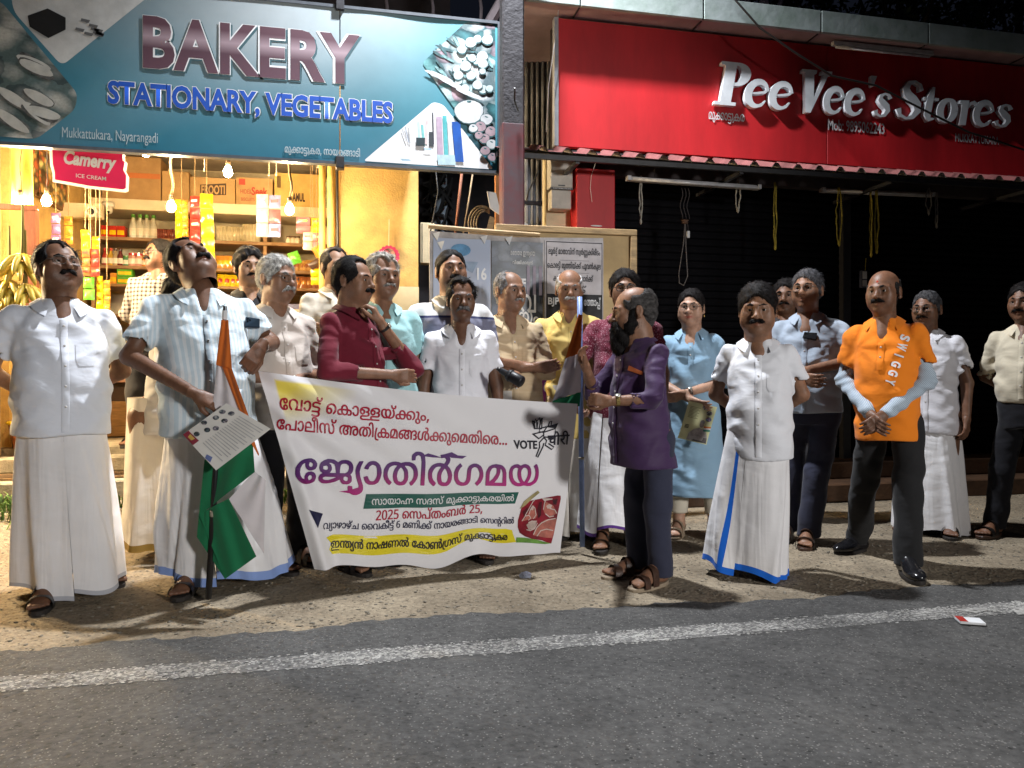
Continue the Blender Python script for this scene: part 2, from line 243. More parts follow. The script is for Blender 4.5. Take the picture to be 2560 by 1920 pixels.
[1014,[21458,20060,18865,18270,17879,17885,18293,18900,20107,20108,18508,17106,15902,15296,14890,14884,15079,15872,17266,17063,16058,15859,14663,13272,12680,12691,12898,13705,14711,16115,17317,18918,20717,22115,22716,24518,26718,28316,29513,30508,31301,31693,31885,31476,30468,29060,28458,28058,27264,27266,28672,29278,29484,29489,29296,28502,27506,26108,24508,24307,25898,26291,26480,26272,25465,24460,23058],[21668,22267,23269,23872,24277,24282,24092,23498,22702,22103,21299,20492,20287,20081,20473,20869],[29118,27522,26728,26334,26339,26743,27942,28541,28533,28730,29128,29927,31128,31730,31933,31941,32342,33743,33938,33932,33526,32923,32320,31118]],
[911,[15858,14266,13273,12681,12692,13101,13708,15114,16717,19117,20314,21310,22114,23117,24118,25318,26716,28112,29105,29498,29688,29479,28468,26658,26059,25065,25266,26070,26876,27282,27491,27297,26703,25907,24908,23707,22904,22502,22298,22260,21859,20060,20096,19901,19504,18907,18108,17108,16306,15703,15098,14893,14885,15279,15873,17266,16661],[27318,25721,24726,24331,24334,24542,24943,26341,26333,26530,26928,28127,29128,29530,29932,29941,31543,31941,31933,31728,31124,30521,29519,28718]],
[896,[14458,13662,12868,12473,12479,12886,13691,14694,15695,16896,18295,19093,20089,20684,20878,20669,26469,26715,26917,28317,28716,28915,28861,28659,18459,17865,18672,18676,18480,17885,17086,16486,15485,15083,14680,14676,14872,15665,14859],[27518,26119,25122,24724,24128,23932,24141,24543,25942,26140,26133,26330,26928,28127,28928,29330,29534,29541,30142,31143,31542,31738,31530,31125,30121,29119]],
[1035,[18658,16660,15464,14269,13277,12685,12696,12903,13710,14313,15316,17118,18717,19914,21317,22518,23917,25114,25911,26506,26900,27093,26886,26480,25874,24868,25667,27269,28272,29277,29683,29890,29896,29503,28711,28512,29717,29918,28121,27326,26733,26738,27142,27343,28741,28734,28931,29528,30327,31528,32130,32334,32340,32541,33943,34142,34341,34332,33724,33121,32319,30517,31706,32094,32086,31879,31273,30669,29865,28862,26858,24658,22460,20258],[19467,20068,18678,18284,18091,18099,18506,17708,16908,16107,15304,14898,14892,15282,16075,17071,18068],[22470,23072,24079,24686,24893,24700,24304,23507,22708,21908,21105,20501,20295,20487,20881,21475]],
[654,[16658,15459,14262,14063,14669,15070,16667,18067,18669,18873,18674,16275,15477,14280,13882,13287,12892,12698,12703,12909,13717,14117,15114,15512,14904,14896,15291,16087,17084,18084,17295,17104,17508,17912,18514,19316,20118,21718,22916,23713,24110,24702,24494,23886,22880,21075,20867,20262,19058,18058],[20285,20685,21688,22092,22296,22500,22304,22107,21508,20909,20108,19706,19303,19300,19495],[22518,21718,20721,19923,19526,19330,19134,19342,19743,21141,21340,21333,21530,22327,23327,24129,24531,24734,24741,26343,26742,26937,26729,25923,25120,23918]],
[1223,[30058,29059,28261,27464,27068,26476,26494,26301,26104,25706,24508,23306,22704,22500,22294,22261,22059,21859,20259,20060,20095,19900,19703,18907,17908,16707,15904,15300,15096,14890,14884,15475,16071,17067,17265,16059,15659,14862,13868,12878,12686,12692,12697,13103,13708,14512,15515,16317,17918,19117,20115,21310,22114,23317,24718,26117,27512,27910,28505,28695,28679,29072,29868,31267,32068,32871,33476,33682,33690,33299,32505,31510,31512,32317,32917,34510,35500,36088,35676,34867,34464,33661,32058],[33318,31722,30926,30535,30540,30742,31143,32541,32533,32730,33328,34127,35328,35930,36132,36141,36542,37943,38137,38131,37726,37123,36520,35518,34718]],
[243,[12032,10834,9838,9044,8852,9255,11054,11253,11445,11843,12442,12841,13842,14243,14645,14649,14656,13275,12884,12693,13104,14316,16117,16516,15302,14890,15279,16857,17048,16844,16440,15235,13832]],
[228,[8243,8046,8051,8252,13053,13253,13315,13717,15316,15514,15444,15043]],
[244,[16441,15442,14644,14046,13450,12859,12671,13083,13493,15116,15316,16916,17316,17314,16303,15487,14871,15062,15256,16051,17250,18450,18850,19043,19041,18641]],
[1506,[15458,13861,13264,12868,12472,12476,12681,12884,13688,14491,15693,17694,18305,19312,20917,22718,24117,25713,26706,27101,27494,27694,28694,29703,30509,31713,33316,35118,36518,38315,39711,40706,41299,41692,41481,41073,40267,38459,38258,37859,37064,37066,38472,39078,39487,39294,38700,37905,36907,35308,33907,32905,31700,31095,31294,32894,34292,35289,36083,36277,36069,35463,34460,33458,32058,30859,29862,29266,28671,28478,28484,28285,27685,27484,27075,26267,25462,24459,23058,22058,20859,19662,17658],[32467,33267,33669,34072,34076,33880,33482,32284,30684,30479,30674,31070,31668],[15668,17067,18069,18270,17878,17684,17284,15683,14879,14676,14872,15269],[21668,22467,23668,24471,24874,25080,25084,23285,20085,19884,19879,20274,20870],[20294,25094,25095,24900,24305,23707,22908,22108,21307,20705,20300,19895]],
[1561,[16058,14661,13466,12675,12686,12894,13903,14909,16714,18516,20318,23318,25715,27518,29118,31316,32512,33508,35114,37118,39118,40915,41910,42504,42500,42294,41891,41088,42084,42481,42676,42671,42265,41461,40258,38658,37258,36860,37067,37468,39067,39868,40471,40476,40279,39482,37283,37084,37090,37492,39293,40096,40300,40303,39905,39307,38108,36907,35905,35101,34698,34492,34460,34059,32659,32260,32261,32092,31900,31504,30707,30108,28908,29702,29896,29691,28686,29482,29878,30075,30070,29665,28861,27859,26458,24858,23261,22266,21673,21281,21492,22300,23308,22908,20108,17705,16300,15496,15293,16494,17694,18493,19490,20086,20282,20478,20472,19866,19061,17658],[25667,26267,27268,27872,27876,27479,26680,25481,25282,25288,25490,26891,27494,27698,27501,26505,25705,24500,23691,23482,23874,24669],[16268,16867,17668,18070,18274,18278,18081,17683,16885,15483,14680,15072,15669]],
[563,[16634,14835,12441,12242,12243,13049,13449,15246,16444,17843,19044,19845,20448,20651,20455,20058,19459,12859,12661,12667,13068,18468,19469,20070,20472,20678,20281,19483,15484,14286,13488,12893,12498,12704,13109,13512,14515,15517,16918,18118,20116,22113,22911,23110,22505,21902,19707,17908,16508,15707,15305,14903,14700,14897,15494,16693,20092,21489,22485,22879,22671,22467,21864,22658,22854,22847,22242,21237,20035,18434]],
[1368,[21225,20228,19432,18839,18846,19053,19858,20462,22066,22267,22294,21901,21704,20907,20108,18908,17707,17106,16303,15498,15094,15092,16894,18493,19689,20284,20481,20472,20067,19663,18459,16658,15459,14063,13467,12873,12681,12690,13097,13905,14709,15713,17116,18117,19918,21117,22115,23510,25116,26518,27318,28716,30510,31515,32317,33318,34718,36116,37311,38106,38697,38887,38680,38072,37265,38258,38651,38640,37832,36625,36226,35430,35433,36237,36441,36645,36651,36454,35857,35259,34459,33857,33453,33227,33026,31426,31228,31249,31254,31056,30658,29459,28657,28254,28027,27826,26426,26228,26048,25853,25456,25058,23459,22056,21454,21252,22853,23651,24249,24843,25039,24834,24430,23627,22425],[21634,22434,23037,23042,22643,22244,21244,20842,21037],[27063,29268,29293,29101,28705,27907,26908,25706,25103,24700,24494,24469,24668,25866],[32263,32463,33466,34868,35673,36278,36688,36495,36102,35306,34508,33108,32306,31702,31491,31467],[16267,17267,17668,18271,18274,18278,18081,17484,16884,15884,15082,14880,14875,15272,15869]],
[1759,[21458,20060,18864,18272,17879,17885,18293,18900,20107,20108,18508,17106,15902,15296,14890,14884,15079,15872,17266,17064,16258,16058,15659,14265,13272,12880,12686,12695,13302,13906,14912,16115,17317,18918,20917,22315,24318,26318,28314,29709,31515,33318,35318,37315,38917,40718,42317,43316,44512,45507,46300,46692,46684,46477,45669,44663,43659,43058,42065,42066,43674,44280,44487,44294,43899,43303,42306,41508,40109,39308,40897,41486,41274,40466,39460,37658,35658,34262,33269,32875,32881,32888,33295,34101,35108,34109,33108,32306,31704,31100,30896,30690,30660,30459,28659,28661,28488,28300,27704,26907,26308,25109,24308,25698,26291,26480,26070,25665,24460,23058],[21668,22667,23469,24073,24277,24282,24092,23498,22702,22103,21299,20492,20287,20081,20473,20869],[36468,37267,38269,38672,39076,39284,39090,38498,37702,37304,37104,36099,35292,35086,35079,35273,35869]],
[641,[18834,16636,15039,14841,15647,15848,18044,20043,21244,22048,22051,22054,21657,21258,20859,18459,18259,18061,18067,18268,21069,21670,22072,22078,21481,20483,18483,18284,18285,18291,18492,20693,21695,21900,21703,21107,19708,18107,17105,16301,15696,15287,15079,15661,15260,13659,13261,13071,12885,13294,13903,14708,15713,17717,18918,20717,21916,22914,23311,23907,24102,24096,23692,22888,23684,24277,24270,23463,24255,24250,24045,23439,22235,20634]],
[1061,[25625,24829,24034,23640,23447,23652,24056,24660,25463,24472,24278,24285,24894,26508,25508,23907,23304,22700,22497,22288,22261,22059,21859,20259,20060,20095,19703,18907,17908,16907,16105,15501,15096,14890,14885,15475,17266,16059,15858,14464,13471,12878,12687,12697,13305,14311,15916,17318,18917,20115,21310,23115,24517,26318,28116,28518,29122,29125,29128,28730,28131,26330,26131,25738,26139,27340,28940,30338,31133,31527,31323,30918,30111,31106,31900,32494,32688,32679,32673,32067,31262,32057,32652,32843,32639,32234,31429,30625,30226,29231,30036,30640,30645,30252,29856,29057,27858,27057,26053,25649,25646,25839,27031,26026],[28067,28867,29669,30273,30478,30485,30092,29896,28902,28503,27498,26893,26686,26479,26873,27269]],
[1335,[27858,26660,25663,24869,24475,24284,24693,25500,26708,25909,24708,23906,23104,22699,22292,22261,22059,21859,20259,20060,20095,19900,19703,18907,17908,16907,16105,15500,15096,14890,14884,15475,16071,17067,17265,16059,15858,15459,14265,13471,12878,12687,12695,13102,13910,15315,16917,18917,20115,21310,23316,24518,26918,28715,30517,32318,34716,35714,36510,37702,38096,38290,38078,37471,36666,35861,34858,34459,33664,33666,34872,35679,35885,35694,35101,34106,32908,31108,30907,32099,32691,32880,32673,32065,31061,29658],[28068,28667,29869,30473,30678,30683,30491,30096,29102,28704,27900,27095,26688,26481,26874,27269]],
[896,[16827,15833,15440,15648,16652,17655,18456,20055,20853,21649,22044,22037,26436,26638,26657,26458,26259,18459,17865,18673,18680,18282,17885,16686,15685,15083,14880,14676,14872,15865,14859,14458,14259,13265,12671,12478,12684,13490,14092,15295,16896,18095,18894,19691,20288,20683,20878,20468,26468,26670,26715,26916,28516,28716,28914,28628,28227,20227,20028,19633,20038,20043,19646,18847,17845,17443,17438,18232,17228]],
[1240,[13259,13062,13090,13096,13502,14106,14710,15513,16716,17717,18918,20517,22514,24507,26114,27717,29318,30718,32915,33912,34509,35304,35698,35891,35861,35659],[18868,23068,23269,23290,23097,22503,21905,21706,21696,21289,20279,18469,18468],[29268,33268,33669,33692,33299,32703,32105,31905,32099,31690,30680,28869,28868],[15270,17479,19090,19494,19500,19505,19107,18308,17307,16505,15900,15496,15289],[25670,26673,27880,29288,29694,29899,29904,29506,28708,27707,26905,26100,25895,25688]],
[1431,[16039,14840,14042,13444,13048,12853,12857,13261,13664,14667,15868,21668,22869,23471,23875,23679,23081,22282,21083,20885,20891,21092,22493,23095,23498,23503,23105,22506,20708,18308,16906,16103,17502,18301,19098,19694,19888,19883,19277,18674,17671,16070,14672,13676,13081,12686,12693,12899,13304,14108,14912,16315,18317,20518,22916,23915,24712,25310,25506,25699,25493,24488,25682,25878,26073,25869,25465,24261,22459,15858,15257,15055,15052,15450,16848,26848,27049,27055,27059,27462,28065,28867,30068,32668,36468,37269,37671,37876,37878,37480,36482,35083,34885,35092,36493,37094,37697,37701,37504,36906,36108,35108,32508,31106,30304,30303,30303,31503,32302,33298,33891,33883,33276,32272,30470,28872,27875,27280,26888,26895,27301,28107,29112,30715,32918,35518,37516,38912,39706,39900,39693,38688,39285,39882,40078,40074,39869,39665,38862,38260,36459,30058,29658,29256,29252,29650,30848,39648,39846,39639],[15880,16480,17080,17482,17685,17688,17491,17093,16694,15693,14891,14689,15083,15281],[30080,30480,31280,31482,31885,31887,31691,31293,30894,29693,28889,29083,29481]],
[1040,[19625,18827,18029,17233,16837,16642,16648,17057,15859,14662,14065,13270,12876,12683,12695,13302,14109,15717,16118,16317,17112,17310,15903,15096,14887,15079,15473,16269,17467,18468,19271,19675,20096,20505,21712,23316,25318,26917,28116,30111,30709,31503,32096,32290,32278,32073,31467,30261,31055,31449,31437,30831,29626,28625,27825,27026,26228,25831,25236,25240,25446,25851,26453,27254,28455,27258,25858,25056,24453,24248,24037,23230,22628,21826,20825],[27834,28834,29437,29443,28846,27846,27243,27040,27237,27435],[20234,21235,21837,22041,22250,22657,23462,24466,23872,23679,23887,24292,25097,26300,27502,29101,28703,27906,26308,24908,23706,22701,22293,22077,21871,20864,19658,19054,18648,18643,18839,19436],[27267,28267,29068,29471,29875,30282,30087,29690,28892,28092,27091,26489,26085,25879,26073,26470]],
[1426,[36658,35663,35466,36672,37278,37886,37892,37500,36904,36107,35308,34508,33707,33305,32901,32694,32461,32259,30859,30460,30298,30102,29705,29107,28508,27508,26505,25700,25293,25285,25678,26272,27266,27264,26459,18459,17866,18672,18676,18679,18083,17286,16686,15485,14882,14677,14871,15865,14859,14458,14260,13264,12868,12474,12479,12684,13490,14092,15295,16296,17695,18494,19292,19890,20486,20682,20878,20468,23868,24069,23475,23081,22892,23099,23705,24310,25113,26517,27518,28718,29517,30515,31510,32514,33517,34518,36117,36916,37914,38908,39899,40090,39879,39071,38264,37059]],
[250,[12646,12448,13472,13873,15673,15871,15868,14247,13846]],
[268,[14458,13859,13461,13264,13268,13470,13872,14273,15073,15672,16070,16268,16263,16061,15659,15058]],
[572,[17058,16059,15262,14266,13671,12884,12892,12905,13317,13923,14528,15330,16132,17734,18533,19732,20928,21524,22119,22706,22898,22688,22480,22074,21265,20461,19459,18258],[17668,18869,19874,20280,20490,20505,20116,19122,18523,17924,17324,16722,15717,15310,15098,15282,15674,16669]],
[572,[13059,12861,12868,18699,19505,19911,19915,19718,18723,17524,16323,14317,13918,13322,13124,14530,16333,17934,19932,21128,21922,22116,22110,21905,21299,20493,16070,16269,22469,22668,22660,22259]],
[572,[15858,14459,13262,13063,13071,13472,14869,16068,18268,18869,19672,20076,20281,20286,20088,19691,19093,17495,14494,13498,14132,14333,17533,21532,21730,21723,21322,16122,15705,15904,17905,19104,20103,21100,21896,22491,22685,22680,22475,22070,21666,20662,19459,18658,17658]],
[572,[17258,16259,15062,14266,13473,13278,12887,12896,13106,13714,14522,15126,16330,18733,20134,21333,21731,21724,21323,19924,17722,16718,15711,15301,15301,16905,18106,19705,20903,21899,22492,22884,22676,22068,20861,19258],[17868,19068,19871,20275,20682,20290,19893,19096,18097,16895,16093,15490,15286,15279,15873,16869]]]
LINES = {'vote': [32,22,25,52,34,0,31,4,25,60,44,50,28,1,63], 'police': [32,13,25,20,27,46,0,2,10,26,49,4,16,51,39,50,28,31,16,10,26,31,18,64,64,64], 'title': [32,7,47,25,10,26,37,5,16,17], 'meet': [24,25,17,25,62,0,24,11,46,0,16,28,50,25,52,28,4,18,17,26,38], 'date': [66,65,66,67,0,31,24,43,10,1,14,37,0,66,67,63], 'day': [22,47,25,21,25,45,6,0,33,22,4,27,52,34,0,68,0,16,9,26,50,34,0,12,25,17,18,51,25,8,26,0,31,24,56,19,26,38], 'party': [3,57,47,36,0,12,25,23,9,38,0,32,4,25,35,49,5,46,0,16,28,50,25,52,28,4,18], 'place': [16,28,50,25,52,28,4,18], 'place2': [16,28,50,25,52,28,4,18,63,0,12,25,17,18,51,25,8,26], 'n1': [20,29,37,55,34,0,16,25,10,25,22,26,42,0,24,48,37,53,50,26,18,27,8,1], 'n2': [31,4,25,18,52,26,0,16,28,54,26,44,50,34,0,13,29,22,36,4,28,20], 'n3': [4,12,47,25,49,46,10,27,0,2,59,16,25,37,50,34], 'n4': [40], 'n5': [32,54,25,58,34], 'n6': [10,30,61,29,18,26,38,0,16,49,57,26], 'w1': [22], 'w2': [17,1], 'pra': [49,13], 'w3': [16,32,10,10,18,0,3,57,47,31,17], 'w4': [22,26,15,7,26,50,18,28,41]}
def glyph_contours(i):
    """advance and outlines of one Malayalam glyph; each point is packed as x * 200 + y, in hundredths of the letter height"""
    g = GLYPHS[i]; return g[0], [[((n // 200 - 60) * 10, (n % 200 - 60) * 10) for n in c] for c in g[1:]]


def outline_mesh(contours, bold=0, extrude=0, name='lettering'):
    cu = bpy.data.curves.new(name, 'CURVE'); cu.dimensions = '2D'; cu.fill_mode = 'BOTH'; cu.offset = bold; cu.extrude = extrude
    for p in contours:
        sp = cu.splines.new('POLY'); sp.points.add(len(p) - 1); sp.use_cyclic_u = True
        sp.points.foreach_set('co', [v for x, y in p for v in (x, y, 0, 1)])
    o = bpy.data.objects.new(name, cu); COL.objects.link(o)
    dg = bpy.context.evaluated_depsgraph_get(); me = bpy.data.meshes.new_from_object(o.evaluated_get(dg))
    bpy.data.objects.remove(o); bpy.data.curves.remove(cu); me.name = name; return me


def mal_mesh(key, bold=0, shear=0):
    x = 0; cs = []
    for g in LINES[key]:
        adv, c = glyph_contours(g); cs += [[((px + x) / 1000 + shear * py / 1000, py / 1000) for px, py in k] for k in c]; x += adv
    return outline_mesh(cs, 0)


# serif italic capitals and small letters of the shop name, drawn as outlines (unit: x-height 1, capitals 1.55)
def band(pts, ws):
    """stroke of changing width along a polyline, as one closed outline"""
    L = []; Rr = []
    for i, (x, y) in enumerate(pts):
        a = pts[max(i - 1, 0)]; b = pts[min(i + 1, len(pts) - 1)]; dx, dy = b[0] - a[0], b[1] - a[1]; l = math.hypot(dx, dy) or 1
        L.append((x - dy / l * ws[i] / 2, y + dx / l * ws[i] / 2)); Rr.append((x + dy / l * ws[i] / 2, y - dx / l * ws[i] / 2))
    return L + Rr[::-1]
def arc(cx, cy, rx, ry, a0, a1, n=14): return [(cx + rx * math.cos(R(a0 + (a1 - a0) * i / n)), cy + ry * math.sin(R(a0 + (a1 - a0) * i / n))) for i in range(n + 1)]
def thick(n, lo, hi, ph=0): return [lo + (hi - lo) * abs(math.sin(math.pi * i / (n - 1) + ph)) ** 1.3 for i in range(n)]
def letter(ch):
    if ch == 'P': return [[(.18, .12), (.18, 1.43), (.02, 1.43), (.02, 1.55), (.55, 1.55), (.55, .12), (.72, .12), (.72, 0), (0, 0), (0, .12)],
                          [(.50, 1.55)] + arc(.62, 1.13, .46, .42, 90, -90) + [(.50, .71), (.50, .83)] + arc(.60, 1.13, .14, .30, -90, 90) + [(.50, 1.43)]], .98
    if ch == 'e': return [band(arc(.40, .5, .33, .44, 15, 330, 22), [.10] + [.10 + .17 * abs(math.sin(math.pi * i / 21 * 1.15)) for i in range(20)] + [.07, .05]),
                          band([(.14, .50), (.40, .53), (.62, .58), (.70, .66)], [.06, .09, .10, .12])], .80
    if ch == 'V': return [[(-.02, 1.43), (-.02, 1.55), (.56, 1.55), (.56, 1.43), (.46, 1.43), (.58, .55), (.86, 1.43), (.74, 1.43), (.74, 1.55), (1.16, 1.55), (1.16, 1.43), (1.04, 1.43), (.54, -.02), (.34, -.02), (.10, 1.43)]], 1.0
    if ch == "'": return [[(.10, 1.15), (.02, 1.55), (.26, 1.55), (.17, 1.15)]], .30
    if ch == 's': return [band([(.60, .74), (.52, .88), (.36, .92), (.22, .84), (.20, .70), (.34, .57), (.50, .45), (.56, .30), (.46, .12), (.28, .07), (.12, .14), (.06, .28)], [.17, .11, .08, .14, .20, .24, .24, .20, .13, .08, .11, .18])], .66
    if ch == 'S': return [band([(.84, 1.16), (.76, 1.38), (.56, 1.48), (.34, 1.42), (.24, 1.20), (.34, .98), (.56, .82), (.76, .62), (.80, .38), (.64, .14), (.40, .07), (.16, .18), (.06, .42)], [.16, .11, .10, .18, .26, .30, .32, .30, .26, .17, .10, .12, .20])], .92
    if ch == 't': return [band([(.34, 1.34), (.28, 1.0), (.25, .60), (.24, .28), (.34, .10), (.52, .14)], [.10, .24, .27, .26, .17, .06]), [(.02, .84), (.02, .94), (.60, .94), (.60, .84)]], .56
    if ch == 'o': return [band(arc(.40, .5, .28, .41, 0, 360, 26), [.12 + .15 * abs(math.cos(2 * math.pi * i / 26)) for i in range(27)])], .80
    if ch == 'r': return [[(.10, 0), (.10, .80), (.0, .82), (.0, .94), (.36, .96), (.36, .0)], band([(.30, .62), (.42, .84), (.56, .90), (.66, .80)], [.10, .12, .15, .20])], .62
    return [], .30


def serif_word(word, thick_=.12, shear=.16):
    """each letter a solid with its own thickness; returns meshes with their advance already applied"""
    x = 0; out = []
    for ch in word:
        cs, adv = letter(ch)
        for k, c in enumerate(cs):
            me = outline_mesh([[(px + x + shear * py, py) for px, py in c]], 0, thick_ / 2)
            for v in me.vertices: v.co.z += k * .004
            out.append((ch, me))
        x += adv + .04
    return out, x
# ------------------------------------------------------------------ ground, road, shoulder
def ground_z(x, y):
    t = max(0, min(1, (y - 4.9) / .85)); t = t * t * (3 - 2 * t)
    return .19 * t * max(0, min(1, (1.6 - x) / 1.2))


def road_edge(x): return 3.27 + .03 * math.sin(2.1 * x + .6) + .02 * math.sin(5.3 * x) + .012 * math.sin(13 * x + 1) - .02 * max(0, x - 1)


def mix_noise(nt, tc, scale, lo, hi, ca, cb, detail=8):
    n = nod(nt, 'TexNoise', {'Vector': tc, 'Scale': scale, 'Detail': detail, 'Roughness': .7})
    r = nod(nt, 'ValToRGB', {'Fac': n.outputs['Fac']}); r.color_ramp.elements[0].position = lo; r.color_ramp.elements[1].position = hi
    r.color_ramp.elements[0].color = c4(ca); r.color_ramp.elements[1].color = c4(cb); return r.outputs[0]


def ground_material(name, base, dark, light, speck, sscale, sthr, rough, bump, pit=0.0):
    m = bpy.data.materials.new(name); m.use_nodes = True; nt = m.node_tree; b = nt.nodes['Principled BSDF']
    tc = nod(nt, 'TexCoord').outputs['Object']
    c0 = mix_noise(nt, tc, 2.2, .3, .72, dark, base); c1 = mix_noise(nt, tc, 34, .35, .65, (0, 0, 0), (1, 1, 1))
    m1 = nod(nt, 'Mix', {0: .30, 6: c0, 7: c1}, data_type='RGBA', blend_type='OVERLAY')
    v = nod(nt, 'TexVoronoi', {'Vector': tc, 'Scale': sscale}); v2 = nod(nt, 'TexVoronoi', {'Vector': tc, 'Scale': sscale * .45})
    wn = nod(nt, 'TexWhiteNoise', {'Vector': v.outputs['Position']}, noise_dimensions='3D')
    pick = nod(nt, 'Math', {0: wn.outputs['Value'], 1: sthr}, operation='GREATER_THAN'); rad = nod(nt, 'Math', {0: wn.outputs['Value'], 1: sthr}, operation='SUBTRACT'); ra2 = nod(nt, 'Math', {0: rad.outputs[0], 1: .42 / (1 - sthr)}, operation='MULTIPLY')
    wob = nod(nt, 'TexNoise', {'Vector': tc, 'Scale': sscale * 3, 'Detail': 1}); dv = nod(nt, 'Math', {0: wob.outputs['Fac'], 1: .35, 2: v.outputs['Distance']}, operation='MULTIPLY_ADD'); dv2 = nod(nt, 'Math', {0: dv.outputs[0], 1: .17}, operation='SUBTRACT')
    ls = nod(nt, 'Math', {0: dv2.outputs[0], 1: ra2.outputs[0]}, operation='LESS_THAN')
    f = nod(nt, 'Math', {0: ls.outputs[0], 1: pick.outputs[0]}, operation='MULTIPLY')
    m2 = nod(nt, 'Mix', {0: f.outputs[0], 6: m1.outputs[2], 7: c4(speck)}, data_type='RGBA')
    wn2 = nod(nt, 'TexWhiteNoise', {'Vector': v2.outputs['Position']}, noise_dimensions='3D'); ls2 = nod(nt, 'Math', {0: v2.outputs['Distance'], 1: .30}, operation='LESS_THAN')
    pk2 = nod(nt, 'Math', {0: wn2.outputs['Value'], 1: .80 - pit}, operation='GREATER_THAN'); f2 = nod(nt, 'Math', {0: ls2.outputs[0], 1: pk2.outputs[0]}, operation='MULTIPLY')
    m3 = nod(nt, 'Mix', {0: f2.outputs[0], 6: m2.outputs[2], 7: c4([c * .5 for c in dark])}, data_type='RGBA')
    big = mix_noise(nt, tc, .55, .35, .68, (.62, .62, .62), (1.12, 1.11, 1.09), 4); n5 = mix_noise(nt, tc, 7, .66, .74, (1, 1, 1), (.72, .71, .70), 3)
    m4 = nod(nt, 'Mix', {0: 1, 6: m3.outputs[2], 7: big}, data_type='RGBA', blend_type='MULTIPLY'); m5 = nod(nt, 'Mix', {0: 1, 6: m4.outputs[2], 7: n5}, data_type='RGBA', blend_type='MULTIPLY')
    nt.links.new(m5.outputs[2], b.inputs['Base Color']); b.inputs['Roughness'].default_value = rough; b.inputs['Specular IOR Level'].default_value = .25
    n3 = nod(nt, 'TexNoise', {'Vector': tc, 'Scale': 90, 'Detail': 5, 'Roughness': .7}); n4 = nod(nt, 'TexNoise', {'Vector': tc, 'Scale': 14, 'Detail': 4})
    b0 = nod(nt, 'Bump', {'Height': n4.outputs['Fac'], 'Strength': .5, 'Distance': .03 * bump})
    b1 = nod(nt, 'Bump', {'Height': v2.outputs['Distance'], 'Strength': .6, 'Distance': .012 * bump, 'Normal': b0.outputs[0]})
    b2 = nod(nt, 'Bump', {'Height': n3.outputs['Fac'], 'Strength': .8, 'Distance': .010 * bump, 'Normal': b1.outputs[0]}); nt.links.new(b2.outputs[0], b.inputs['Normal'])
    return m


EARTH = ground_material('trodden_earth', (.39, .325, .235), (.25, .20, .14), (.4, .38, .33), (.42, .37, .29), 110, .74, .9, .8, .06)
ASPH = ground_material('worn_asphalt', (.115, .113, .110), (.080, .079, .077), (.2, .2, .2), (.235, .228, .217), 105, .50, .75, .8, -.10)
mb = MB()
xs = np.concatenate([[-60, -30, -12], np.arange(-6, 9.01, .15), [14, 30, 60]]); ys = np.concatenate([[-60, -25, -10], np.arange(0, 8.01, .125), [10, 16, 30, 60]])
rg = random.Random(4)
gz = lambda x, y: ground_z(x, y) + (.010 * math.sin(3.1 * x + 1.3 * y) * math.sin(2.7 * y - x) + .004 * math.sin(11 * x + 3 * y) * math.sin(9 * y) if y > 3.45 else 0)
mb.add([(x, y, gz(x, y)) for y in ys for x in xs], [(j * len(xs) + i, j * len(xs) + i + 1, (j + 1) * len(xs) + i + 1, (j + 1) * len(xs) + i) for j in range(len(ys) - 1) for i in range(len(xs) - 1)])
tag(mb.build('ground', EARTH, smooth=True), kind='structure')
mb = MB(); ex = np.concatenate([[-60, -20], np.arange(-8, 10.01, .04), [20, 60]])
mb.add([(x, y, .004 + (.004 if k == 0 else 0)) for k, yy in enumerate((-25, 0, 1)) for x in ex for y in ((yy if k < 2 else road_edge(x) + .012 * math.sin(37 * x) + .008 * math.sin(71 * x + 2)),)],
       [(j * len(ex) + i, j * len(ex) + i + 1, (j + 1) * len(ex) + i + 1, (j + 1) * len(ex) + i) for j in range(2) for i in range(len(ex) - 1)])
for v_i in range(len(mb.v)): mb.v[v_i] = (mb.v[v_i][0], mb.v[v_i][1], .006)
tag(mb.build('road', ASPH), kind='structure')
# the edge line: paint worn to a crust of flecks on the stones
pm_ = ground_material('line_paint', (.60, .59, .56), (.34, .33, .31), (.8, .8, .8), (.70, .69, .66), 60, .5, .7, 1.2)
mb = MB(); r_ = random.Random(11)
lx = np.arange(-8, 9.01, .1); l2 = MB(); l2.add([(x, 2.885 - .006 * x + k * .066 + .006 * math.sin(9 * x + k), .0072) for k in (-1, 1) for x in lx], [(i, i + 1, i + 1 + len(lx), i + len(lx)) for i in range(len(lx) - 1)])
tag(l2.build('road_edge_line', ground_material('worn_line_paint', (.30, .295, .285), (.12, .118, .115), (.5, .5, .5), (.66, .65, .62), 75, .42, .75, .9, .05)), kind='structure')
for q in range(15000):
    x = -4.6 + 12.8 * r_.random(); y = 2.885 + r_.gauss(0, .048) - .006 * x + (.10 * (r_.random() - .5) if r_.random() < .5 else 0)
    if abs(y - 2.885 + .006 * x) > .080 or (r_.random() < .5 and math.sin(2.3 * x) * math.sin(7.7 * x + 1) > .35): continue
    k = r_.randint(5, 7); a0 = r_.random() * 6.3; rad = r_.uniform(.003, .0085)
    mb.add([(x + rad * r_.uniform(.6, 1.5) * math.cos(a0 + 6.283 * i / k), y + rad * r_.uniform(.5, 1) * math.sin(a0 + 6.283 * i / k), .0078 + .0010 * r_.random()) for i in range(k)], [tuple(range(k))])
tag(mb.build('road_edge_line', pm_), kind='structure')
for pq_ in (((2391, 1530), (2440, 1524), (2474, 1530), (2440, 1538)), ((2528, 1528), (2580, 1524), (2600, 1540), (2545, 1542))):
    tag(MB().add([(p.x, p.y, .0105) for p in (G(*k) for k in pq_)], [(3, 2, 1, 0)]).build('road_edge_line', pm_), kind='structure')
